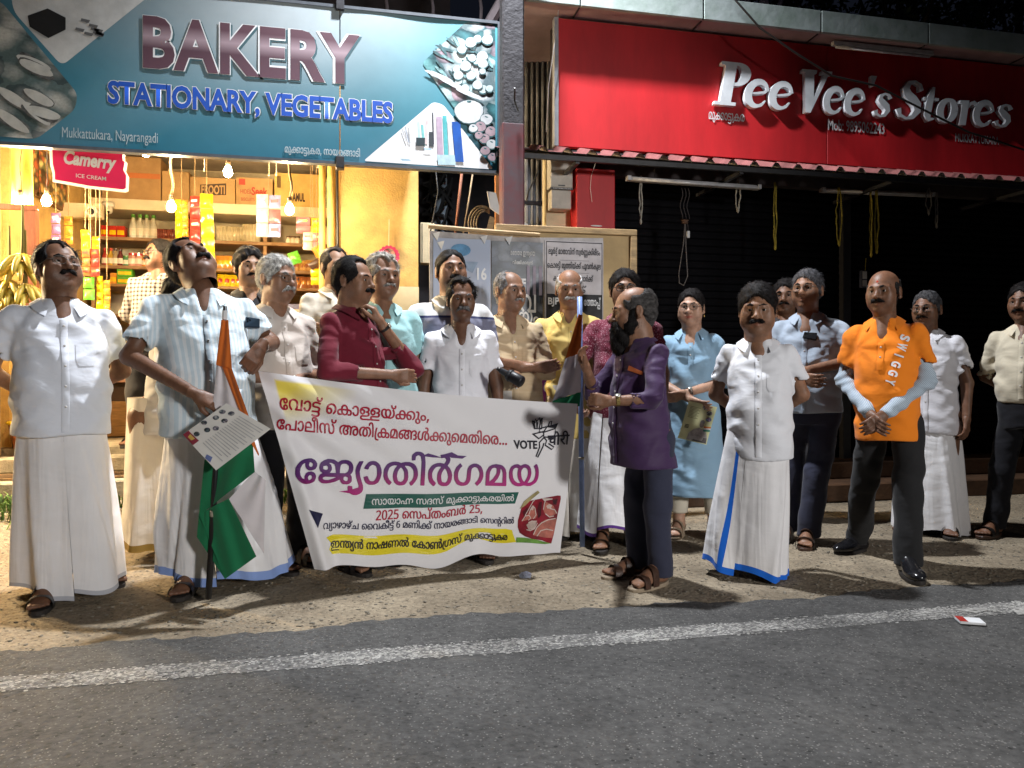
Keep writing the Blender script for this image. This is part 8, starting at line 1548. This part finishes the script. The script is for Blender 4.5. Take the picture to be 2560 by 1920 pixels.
# lettering down the orange polo
def shirt_letters(r, s_, pa, pb, hgt, mat):
    root = r['root']; Mi = (Matrix.Translation(root.location) @ Matrix.Rotation(root.rotation_euler.z, 4, 'Z')).inverted()
    n = len(s_)
    for i, ch in enumerate(s_):
        t = (i + .5) / n; cx_, cy_ = pa[0] + (pb[0] - pa[0]) * t, pa[1] + (pb[1] - pa[1]) * t; L = math.hypot(pb[0] - pa[0], pb[1] - pa[1]); ux, uy = (pb[0] - pa[0]) / L, (pb[1] - pa[1]) / L
        me = text_mesh(ch, 1, .045); wd = {'I': .22, 'W': 1.0}.get(ch, .8) * L / n * .78; fit(me, -wd / 2, wd / 2, -hgt / 2, hgt / 2)
        bm = bmesh.new(); bm.from_mesh(me); bmesh.ops.triangulate(bm, faces=bm.faces); bmesh.ops.subdivide_edges(bm, edges=[e for e in bm.edges if e.calc_length() > 6], cuts=1); bm.to_mesh(me); bm.free()
        map_mesh(me, lambda x, y, z: Mi @ hit(r, cx_ + ux * x + uy * y, cy_ + uy * x - ux * y, .006)); ob('lettering', me, mat, r['shirt'])
shirt_letters(A['p20'], 'SWIGGY', (2266, 834), (2222, 966), 25, PW)


# ------------------------------------------------------------------ what they hold
def on_ray(px, py, D): return WD(px, py, D)
def card(name, label, cat, quad, D, mat, group=None):
    """stiff sheet between four pixels (top left, top right, bottom right, bottom left), each with its own depth"""
    P4 = [WD(x, y, d) for (x, y), d in zip(quad, D)]; c = sum(P4, Vector()) / 4; t = thing(name, label, cat, c, 0, group)
    nrm = (P4[1] - P4[0]).cross(P4[3] - P4[0]).normalized()
    if nrm.dot(Vector((0, 0, CH)) - c) < 0: nrm = -nrm
    f = lambda u, v, o=0: (P4[0] * (1 - u) + P4[1] * u) * (1 - v) + (P4[3] * (1 - u) + P4[2] * u) * v - c + nrm * (o + .006 * math.sin(3 * u + 2) * math.sin(3 * v))
    MB().grid(lambda u, v: f(u, v), 8, 8).build('sheet', mat, t, smooth=True)
    def pr(poly, m, nm='print', o=.003):
        q = MB(); n = len(poly); q.add([f(u, v, o) for u, v in poly], [tuple(range(n))]); q.build(nm, m, t)
    return t, pr, f
circ = lambda u, v, a, b, n=14: [(u + a * math.cos(2 * math.pi * k / n), v + b * math.sin(2 * math.pi * k / n)) for k in range(n)]
LEAF = pm('leaflet_paper', (.66, .64, .60), .6, .05, 6); LTX = pm('print_text_grey', (.42, .42, .42), .7); PHOTO = veg_material('photo_print', ((.20, .17, .22), (.34, .30, .33), (.10, .10, .10), (.45, .42, .42)), 60, 2)
t, pr, f = card('leaflet', 'white printed leaflet held out by the striped shirt man', 'leaflet', ((566, 1008), (677, 1072), (540, 1176), (457, 1087)), (3.40, 3.42, 3.38, 3.40), LEAF)
for u, v in ((.10, .18), (.12, .34), (.24, .12), (.28, .30), (.30, .50), (.22, .62), (.06, .55), (.16, .80)): pr(circ(u, v, .055, .05), PHOTO, 'photo')
pr([(.0, .86), (.30, .86), (.30, .99), (.0, .99)], pm('leaflet_maroon', (.25, .03, .05), .6), 'print'); pr([(.08, .88), (.22, .88), (.2, .95), (.1, .95)], pm('leaflet_gold', (.6, .4, .1), .6), 'print', .005)
for k in range(16): pr([(.38, .08 + .05 * k), (.93 - .1 * (k % 3 == 2), .08 + .05 * k), (.93 - .1 * (k % 3 == 2), .095 + .05 * k), (.38, .095 + .05 * k)], LTX, 'text_line', .003)
pr([(.62, .93), (.74, .90), (.8, .98), (.66, .99)], pm('leaflet_blue', (.12, .16, .35), .6), 'print')
t, pr, f = card('leaflet', 'yellow green leaflet with a grey portrait held by the woman', 'leaflet', ((1722, 1002), (1793, 1018), (1766, 1112), (1694, 1095)), (4.70, 4.72, 4.70, 4.68), pm('leaflet_lime', (.62, .64, .36), .6, .04, 6))
GRP = pm('portrait_grey', (.14, .13, .13), .6, .3, 30); LG = pm('portrait_light', (.45, .43, .42), .6, .2, 30)
pr([(.28, .98), (.30, .80), (.44, .68), (.60, .62), (.74, .64), (.88, .70), (.96, .84), (.97, .98)], LG, 'portrait'); pr([(.45, .98), (.62, .86), (.95, .84), (.97, .98)], GRP, 'portrait', .004); pr(circ(.66, .52, .075, .085), pm('portrait_face', (.22, .18, .16), .6, .2, 30), 'portrait', .005); pr([(.58, .48), (.60, .42), (.68, .40), (.74, .44), (.74, .49)], GRP, 'portrait', .006)
for m, a in ((pm('swoosh_saffron', (.70, .20, .03), .6), .56), (PW, .60), (pm('swoosh_green', (.03, .25, .18), .6), .64)): pr([(.74, a), (.99, a - .03), (.99, a + .02), (.78, a + .05)], m, 'print', .004)
pr(circ(.62, .08, .10, .06), PHOTO, 'photo'); pr(circ(.80, .20, .10, .06), PHOTO, 'photo'); pr(circ(.84, .36, .10, .06), veg_material('photo_print_b', ((.3, .2, .4), (.5, .2, .2), (.2, .3, .5)), 60, 5), 'photo')
for k in range(9): pr([(.10, .12 + .035 * k), (.46 - .06 * (k % 2), .12 + .035 * k), (.46 - .06 * (k % 2), .13 + .035 * k), (.10, .13 + .035 * k)], pm('leaflet_ink', (.12, .13, .08), .7), 'text_line')
for k in range(3): pr([(.10, .60 + .035 * k), (.24, .60 + .035 * k), (.24, .62 + .035 * k), (.10, .62 + .035 * k)], pm('leaflet_ink', (.12, .13, .08), .7), 'text_line')

def phone(r, pts, label, mat):
    P4 = [hit(r, x, y, .012) for x, y in pts]; c = sum(P4, Vector()) / 4; t = thing('phone', label, 'phone', c); n = (P4[1] - P4[0]).cross(P4[3] - P4[0]).normalized() * .008
    q = MB(); v = [p - c for p in P4]; q.add([p + n for p in v] + [p - n for p in v], [(0, 1, 2, 3), (7, 6, 5, 4), (0, 4, 5, 1), (1, 5, 6, 2), (2, 6, 7, 3), (3, 7, 4, 0)]); q.build('case', mat, t, bevel=.003)
    k = -1 if n.dot(Vector((0, 0, CH)) - c) < 0 else 1
    for u, w_ in ((.15, .2), (.15, .45), (.3, .32)): p = (v[0] * (1 - u) + v[1] * u) * (1 - w_) + (v[3] * (1 - u) + v[2] * u) * w_ + n * k * 1.1; m = MB().lathe([(.005, 0), (.004, .002)], 8).mesh('lens'); m.transform(Matrix.Translation(p) @ (n * k).to_track_quat('Z', 'Y').to_matrix().to_4x4()); ob('lens', m, pm('lens_black', (.01, .01, .01)), t)
phone(A['p2'], ((614, 793), (649, 798), (649, 820), (612, 818)), 'dark blue phone sticking out of the striped shirt pocket', pm('phone_blue', (.015, .035, .06), .3))
phone(A['p18'], ((2011, 831), (2043, 833), (2041, 851), (2006, 845)), 'black phone in the pocket of the grey blue shirt', pm('phone_black', (.01, .01, .012), .25))
P4 = [hit(A['p15'], x, y, .008) for x, y in ((1573, 914), (1608, 930), (1606, 938), (1570, 926))]; c = sum(P4, Vector()) / 4; t = thing('orange_notebook', 'orange notebook edge showing above the purple shirt pocket', 'notebook', c); q = MB(); v = [p - c for p in P4]; n = (v[1] - v[0]).cross(v[3] - v[0]).normalized() * .004; q.add([p + n for p in v] + [p - n for p in v], [(0, 1, 2, 3), (7, 6, 5, 4), (0, 4, 5, 1), (1, 5, 6, 2), (2, 6, 7, 3), (3, 7, 4, 0)]); q.build('cover', pm('orange_cover', (.45, .11, .03), .6), t)
a, b = WD(1252, 926, 4.18), WD(1306, 956, 4.12); t = thing('folded_umbrella', 'short black folded umbrella held out beside the white shirt man', 'umbrella', a); d = b - a
MB().tube([Vector((0, 0, 0)), d * .30, d * .34, d * .95, d], [.017, .019, .031, .034, .028], 14).build('canopy', pm('umbrella_black', (.012, .012, .016), .45, .2, 30), t, smooth=True); MB().tube([d * .42, d * .47], .036, 14).build('strap', pm('umbrella_strap', (.03, .03, .035), .4), t, smooth=True); MB().tube([d * -.16, d * .02], .012, 10).build('handle', pm('umbrella_handle', (.05, .045, .045), .4), t, smooth=True)


def flagcloth(t, quad, D, mat, name, amp=.012, ph=0, base=None):
    P4 = [WD(x, y, d) for (x, y), d in zip(quad, D)]; c = t.location
    tow = (Vector((0, 0, CH)) - c).normalized()
    fn = lambda u, v: (P4[0] * (1 - u) + P4[1] * u) * (1 - v) + (P4[3] * (1 - u) + P4[2] * u) * v - c + tow * amp * math.sin(8 * u + 3 * v + ph) * math.sin(math.pi * min(1, u * 1.1)) 
    MB().grid(fn, 14, 12).build(name, mat, t, smooth=True)
SAF = C_('flag_saffron', (.62, .15, .025), wr=.5); FW = C_('flag_white', (.66, .62, .64), wr=.5); FG = C_('flag_green', (.012, .155, .065), wr=.5)
a, b = WD(521, 1497, 3.52), WD(563, 765, 3.46); t = thing('flag', 'tricolour flag on a black pole drooping before the striped shirt', 'flag', a)
MB().tube([Vector((0, 0, 0)), (b - a) * .52, (b - a) * .525, b - a], [.0155, .0135, .011, .010], 10).build('pole', pm('pole_black', (.012, .012, .014), .35), t, smooth=True); MB().tube([(b - a) * .285, (b - a) * .305], .0165, 10).build('joint', pm('pole_joint', (.35, .32, .25), .4), t, smooth=True)
MB().tube([(b - a) * .955, (b - a) * .985], .0125, 8).build('tie', PW, t)
flagcloth(t, ((553, 800), (571, 800), (580, 922), (540, 912)), (3.44, 3.44, 3.43, 3.45), SAF, 'saffron_band', .008); flagcloth(t, ((553, 912), (580, 922), (622, 1040), (606, 1044)), (3.45, 3.43, 3.42, 3.44), SAF, 'saffron_band', .004)
flagcloth(t, ((541, 910), (562, 918), (606, 1046), (532, 1022)), (3.46, 3.45, 3.45, 3.46), FW, 'white_band', .010); flagcloth(t, ((634, 1098), (648, 1136), (646, 1140), (626, 1104)), (3.44,) * 4, SAF, 'saffron_band', .002)
flagcloth(t, ((511, 1150), (632, 1106), (637, 1180), (497, 1290)), (3.49, 3.45, 3.44, 3.50), FG, 'green_band', .016, 1); flagcloth(t, ((636, 1178), (664, 1200), (660, 1385), (572, 1248)), (3.47, 3.48, 3.49, 3.47), FW, 'white_band', .010, 2)
flagcloth(t, ((497, 1285), (572, 1246), (641, 1391), (562, 1448)), (3.50, 3.47, 3.47, 3.49), FG, 'green_band', .014, 3); flagcloth(t, ((497, 1286), (535, 1270), (562, 1447), (492, 1342)), (3.51, 3.49, 3.495, 3.51), FG, 'green_band', .006, 4)
a, b = WD(1456, 1366, 4.46), WD(1449, 742, 4.44); t = thing('flag', 'tricolour flag hanging from the light blue pole at the banner', 'flag', a)
MB().tube([Vector((0, 0, 0)), (b - a) * .5, b - a], .0155, 10).build('pole', pm('pole_blue', (.22, .32, .62), .4, .15, 12), t, smooth=True); MB().tube([(b - a) * .35, (b - a) * .36], .018, 10).build('joint', pm('pole_joint', (.35, .32, .25)), t, smooth=True)
flagcloth(t, ((1446, 786), (1456, 786), (1452, 882), (1413, 898)), (4.41, 4.42, 4.40, 4.38), SAF, 'saffron_band', .008); flagcloth(t, ((1413, 897), (1452, 881), (1452, 980), (1382, 1003)), (4.38, 4.40, 4.40, 4.36), FW, 'white_band', .012); flagcloth(t, ((1382, 1002), (1452, 979), (1449, 1016), (1376, 1012)), (4.36, 4.40, 4.40, 4.37), FG, 'green_band', .010)

# ------------------------------------------------------------------ the banner
BC = [((645, 927), 3.64), ((1447, 1010), 4.36), ((1405, 1384), 4.36), ((785, 1422), 3.78)]
BW = [WD(x, y, d) for (x, y), d in BC]; bc = (BW[0] + BW[1] + BW[2] + BW[3]) / 4; bn = (BW[1] - BW[0]).cross(BW[3] - BW[0]).normalized()
if bn.dot(Vector((0, 0, CH)) - bc) < 0: bn = -bn
def BS(u, v, o=0):
    p = (BW[0] * (1 - u) + BW[1] * u) * (1 - v) + (BW[3] * (1 - u) + BW[2] * u) * v - bc
    w = .024 * math.sin(9 * u + 2.5 * v) * math.sin(math.pi * u) + .010 * math.sin(5 * v + 14 * u) * v + .045 * math.exp(-((u - .035) / .028) ** 2) * (.35 + v) + .02 * math.sin(3 * u + 1)
    w += .017 * math.sin(34 * (u - .9 * v)) * math.exp(-(u ** 2 + (v * .7) ** 2) / .12) + .010 * math.sin(26 * (u + v * .4)) * v ** 3
    z = -.022 * math.sin(math.pi * u) * (1 - v) + (.030 * math.sin(11 * u + .5) + .018 * math.sin(23 * u)) * v ** 4 * math.sin(math.pi * min(1, u * 1.02 + .02))
    return p + bn * (w + o) + Vector((0, 0, z))
BCP = [Vector(p) for p, d in BC]
def buv(px, py):
    u = v = .5
    for _ in range(6):
        e = (BCP[0] * (1 - u) + BCP[1] * u) * (1 - v) + (BCP[3] * (1 - u) + BCP[2] * u) * v - Vector((px, py)); du = (BCP[1] - BCP[0]) * (1 - v) + (BCP[2] - BCP[3]) * v; dv = (BCP[3] - BCP[0]) * (1 - u) + (BCP[2] - BCP[1]) * u
        det = du.x * dv.y - du.y * dv.x; u -= (e.x * dv.y - e.y * dv.x) / det; v -= (du.x * e.y - du.y * e.x) / det
    return u, v
bt = thing('banner', 'large white banner with red Malayalam lines, held along the front', 'banner', bc)
def bprint(px, py):
    a = max(0, 1 - math.hypot((px - 660) / 210, (py - 945) / 120)); c = np.array((.76, .75, .77)); return c * (1 - min(a * 1.5, 1)) + np.array((.80, .66, .10)) * min(a * 1.5, 1)
q = MB().grid(lambda u, v: BS(u, v), 150, 76); me = q.mesh('cloth', True); a_ = me.color_attributes.new('print', 'FLOAT_COLOR', 'POINT'); cl = []
for v in range(77):
    for u in range(151):
        uu, vv = u / 150, v / 76; p = (BCP[0] * (1 - uu) + BCP[1] * uu) * (1 - vv) + (BCP[3] * (1 - uu) + BCP[2] * uu) * vv; c = bprint(p.x, p.y) if .035 < uu < .985 and vv > .03 else np.array((.76, .75, .77)); cl += [*c, 1]
a_.data.foreach_set('color', cl); ob('cloth', me, FLEX, bt)
bz = lambda x, y: (620 + x * .38879, 880 + y * .38879)        # from the enlarged view of the banner
def split_long(me, L):
    bm = bmesh.new(); bm.from_mesh(me); bmesh.ops.triangulate(bm, faces=bm.faces)
    for _ in range(3):
        es = [e for e in bm.edges if e.calc_length() > L]
        if not es: break
        bmesh.ops.subdivide_edges(bm, edges=es, cuts=1); bmesh.ops.triangulate(bm, faces=bm.faces)
    bm.to_mesh(me); bm.free(); return me
def bmesh_quad(me, quad, mat, name='lettering', o=.005):
    """print a flat mesh onto the banner inside a quad (top left, top right, bottom right, bottom left) of the enlarged view"""
    fit(me, 0, 1, 0, 1); split_long(me, .03); Q = [Vector(bz(*p)) for p in quad]
    def fn(x, y, z):
        p = (Q[3] * (1 - x) + Q[2] * x) * (1 - y) + (Q[0] * (1 - x) + Q[1] * x) * y; return BS(*buv(p.x, p.y), o)
    map_mesh(me, fn); ob(name, me, mat, bt)
def bpoly(poly, mat, name='print', o=.003):
    me = outline_mesh([[(x / 1000, -y / 1000) for x, y in poly]]); split_long(me, .03)
    map_mesh(me, lambda x, y, z: BS(*buv(*bz(x * 1000, -y * 1000)), o)); ob(name, me, mat, bt)
BRED = pm('banner_red', (.42, .006, .035), .4, .06, 8); BINK = pm('banner_black', (.012, .012, .022), .4); BNV = pm('banner_navy', (.015, .016, .06), .4)
zt = BS(*buv(*bz(1000, 640))).z; zl = BS(*buv(*bz(1000, 850))).z
TITLE = ramp_mat('banner_title', -.10, .145, ((0, (.46, .01, .20)), (.35, (.30, .012, .14)), (.6, (.10, .012, .14)), (1, (.055, .012, .13))))
bmesh_quad(mal_mesh('vote', .016), ((183, 247), (1080, 330), (1080, 438), (183, 385)), BRED); bmesh_quad(mal_mesh('police', .016), ((175, 380), (1598, 490), (1598, 600), (175, 508)), BRED)
bmesh_quad(mal_mesh('title', .030), ((285, 585), (1840, 645), (1830, 915), (285, 895)), TITLE, o=.005)
bpoly([(1040, 642), (1080, 625), (1130, 640), (1170, 655), (1110, 652)], TITLE, 'flourish', .004); bpoly([(1180, 632), (1230, 618), (1270, 640), (1328, 645), (1300, 662), (1230, 655)], TITLE, 'flourish', .004); bpoly([(540, 880), (600, 868), (680, 838), (668, 882), (610, 890)], TITLE, 'flourish', .004)
bpoly([(700, 892), (1688, 888), (1662, 962), (688, 990)], pm('banner_green', (.01, .10, .075), .4, .08, 6), 'strip', .003); bmesh_quad(mal_mesh('meet', .012), ((735, 905), (1655, 898), (1650, 958), (735, 980)), PW, o=.0045)
bmesh_quad(mal_mesh('date', .008), ((765, 990), (1435, 964), (1435, 1040), (765, 1076)), BRED); bmesh_quad(mal_mesh('day', .008), ((460, 1072), (1660, 1046), (1660, 1112), (460, 1156)), BNV)
YB = pm('banner_yellow', (.78, .66, .02), .45, .06, 5); bpoly([(480, 1188), (520, 1172), (900, 1162), (1300, 1146), (1600, 1128), (1650, 1138), (1660, 1165), (1690, 1222), (1500, 1232), (1380, 1212), (1210, 1256), (900, 1288), (520, 1304), (500, 1270), (512, 1230)], YB, 'brush_stroke', .003)
bmesh_quad(mal_mesh('party', .012), ((510, 1192), (1615, 1150), (1615, 1222), (510, 1288)), BINK, o=.009)
bpoly([(368, 988), (455, 1028), (424, 1112)], BNV, 'corner_print'); 
# running figure with a lotus head and a ballot box
def stroke(pts, w=9, o=.004, mat=BINK, nm='emblem'): bpoly([(x, -y) for x, y in band([(x, -y) for x, y in pts], [w] * len(pts))], mat, nm, o)
for p_ in (((1778, 425), (1795, 478), (1850, 482), (1852, 412)), ((1800, 478), (1793, 440), (1800, 415), (1818, 440), (1815, 478)), ((1815, 478), (1812, 430), (1832, 408), (1840, 440), (1830, 480)), ((1778, 425), (1800, 440)), ((1852, 412), (1835, 440)), ((1865, 500), (1790, 512), (1780, 508), (1830, 545), (1870, 520)), ((1885, 470), (1840, 478), (1830, 500), (1868, 505)), ((1866, 505), (1955, 485), (1955, 520), (1940, 545), (1868, 535), (1866, 505)), ((1868, 500), (1890, 470), (1975, 455), (1955, 485)), ((1900, 470), (1908, 440), (1925, 435), (1920, 466)), ((1868, 540), (1835, 570), (1838, 600), (1812, 660), (1825, 666), (1862, 600), (1870, 575)), ((1870, 540), (1890, 560), (1880, 590), (1930, 620), (1948, 606), (1905, 580))): stroke(p_)
bmesh_quad(text_mesh('VOTE', 1, .03), ((1643, 545), (1818, 556), (1820, 612), (1650, 604)), BINK); bmesh_quad(text_mesh('चोरी', 1, .02), ((1898, 502), (2070, 503), (2062, 596), (1898, 592)), BINK)
# printed picture: red ground, pale crouching and standing figures, a torch end
bpoly([(1715, 985), (1740, 962), (1780, 950), (1880, 938), (1990, 924), (2012, 926), (2014, 945), (2000, 1010), (1985, 1080), (1965, 1180), (1950, 1236), (1930, 1232), (1880, 1214), (1810, 1206), (1755, 1188), (1712, 1160), (1694, 1120), (1692, 1075), (1704, 1030)], pm('picture_red', (.30, .012, .03), .4, .3, 7), 'picture', .003)
SKN = pm('picture_figure', (.50, .16, .12), .45, .2, 20); PAL = pm('picture_pale', (.62, .48, .42), .45, .15, 20)
bpoly([(1720, 1085), (1760, 1050), (1780, 1010), (1810, 980), (1820, 1010), (1840, 1050), (1830, 1070), (1780, 1075)], SKN, 'picture', .004); bpoly([(1880, 1010), (1900, 960), (1930, 975), (1960, 990), (1985, 1040), (1940, 1060), (1900, 1045)], SKN, 'picture', .004); bpoly([(1812, 1180), (1850, 1110), (1900, 1080), (1970, 1070), (1985, 1080), (1955, 1200), (1900, 1195)], SKN, 'picture', .004)
bpoly([(1760, 1110), (1800, 1085), (1840, 1085), (1820, 1140), (1780, 1145)], PAL, 'picture', .005); bpoly([(1905, 990), (1925, 978), (1950, 985), (1940, 1005), (1915, 1008)], PAL, 'picture', .005); bpoly([(1780, 1010), (1795, 985), (1812, 990), (1805, 1015)], PAL, 'picture', .005)
bpoly([(1690, 1190), (1750, 1195), (1850, 1212), (1950, 1235), (1900, 1238), (1690, 1225)], pm('picture_green', (.16, .36, .06), .45, .3, 10), 'picture', .004); bpoly([(1700, 1000), (1730, 950), (1800, 905), (1835, 885), (1850, 900), (1790, 940), (1740, 980)], pm('picture_olive', (.45, .38, .18), .45, .2, 10), 'picture', .004)
PLN = pm('picture_line', (.66, .55, .50), .45, .1, 20); PDK = pm('picture_dark_red', (.10, .008, .015), .45, .3, 16)
for p_ in (((1722, 1082), (1745, 1050), (1775, 1046), (1790, 1066), (1772, 1080)), ((1775, 1040), (1782, 1010), (1800, 984), (1818, 1000), (1830, 1046), (1810, 1072)), ((1745, 1046), (1800, 955), (1812, 948)), ((1884, 1012), (1890, 970), (1900, 952), (1918, 950)), ((1892, 958), (1870, 940), (1950, 945)), ((1930, 1006), (1968, 1016), (1984, 1040)), ((1900, 1040), (1930, 1062), (1962, 1056)), ((1815, 1176), (1838, 1130), (1872, 1100), (1920, 1080), (1975, 1072)), ((1840, 1186), (1868, 1150), (1910, 1140), (1958, 1150)), ((1762, 1142), (1790, 1150), (1822, 1138), (1842, 1100)), ((1774, 1096), (1800, 1086), (1832, 1090))): stroke(p_, 6, .0062, PLN, 'picture')
for p_ in ([(1850, 965), (1872, 960), (1868, 1050), (1850, 1070), (1838, 1010)], [(1950, 950), (1990, 945), (1980, 985), (1960, 980)], [(1725, 1020), (1760, 990), (1762, 1030), (1735, 1050)]): bpoly(p_, PDK, 'picture', .0045)
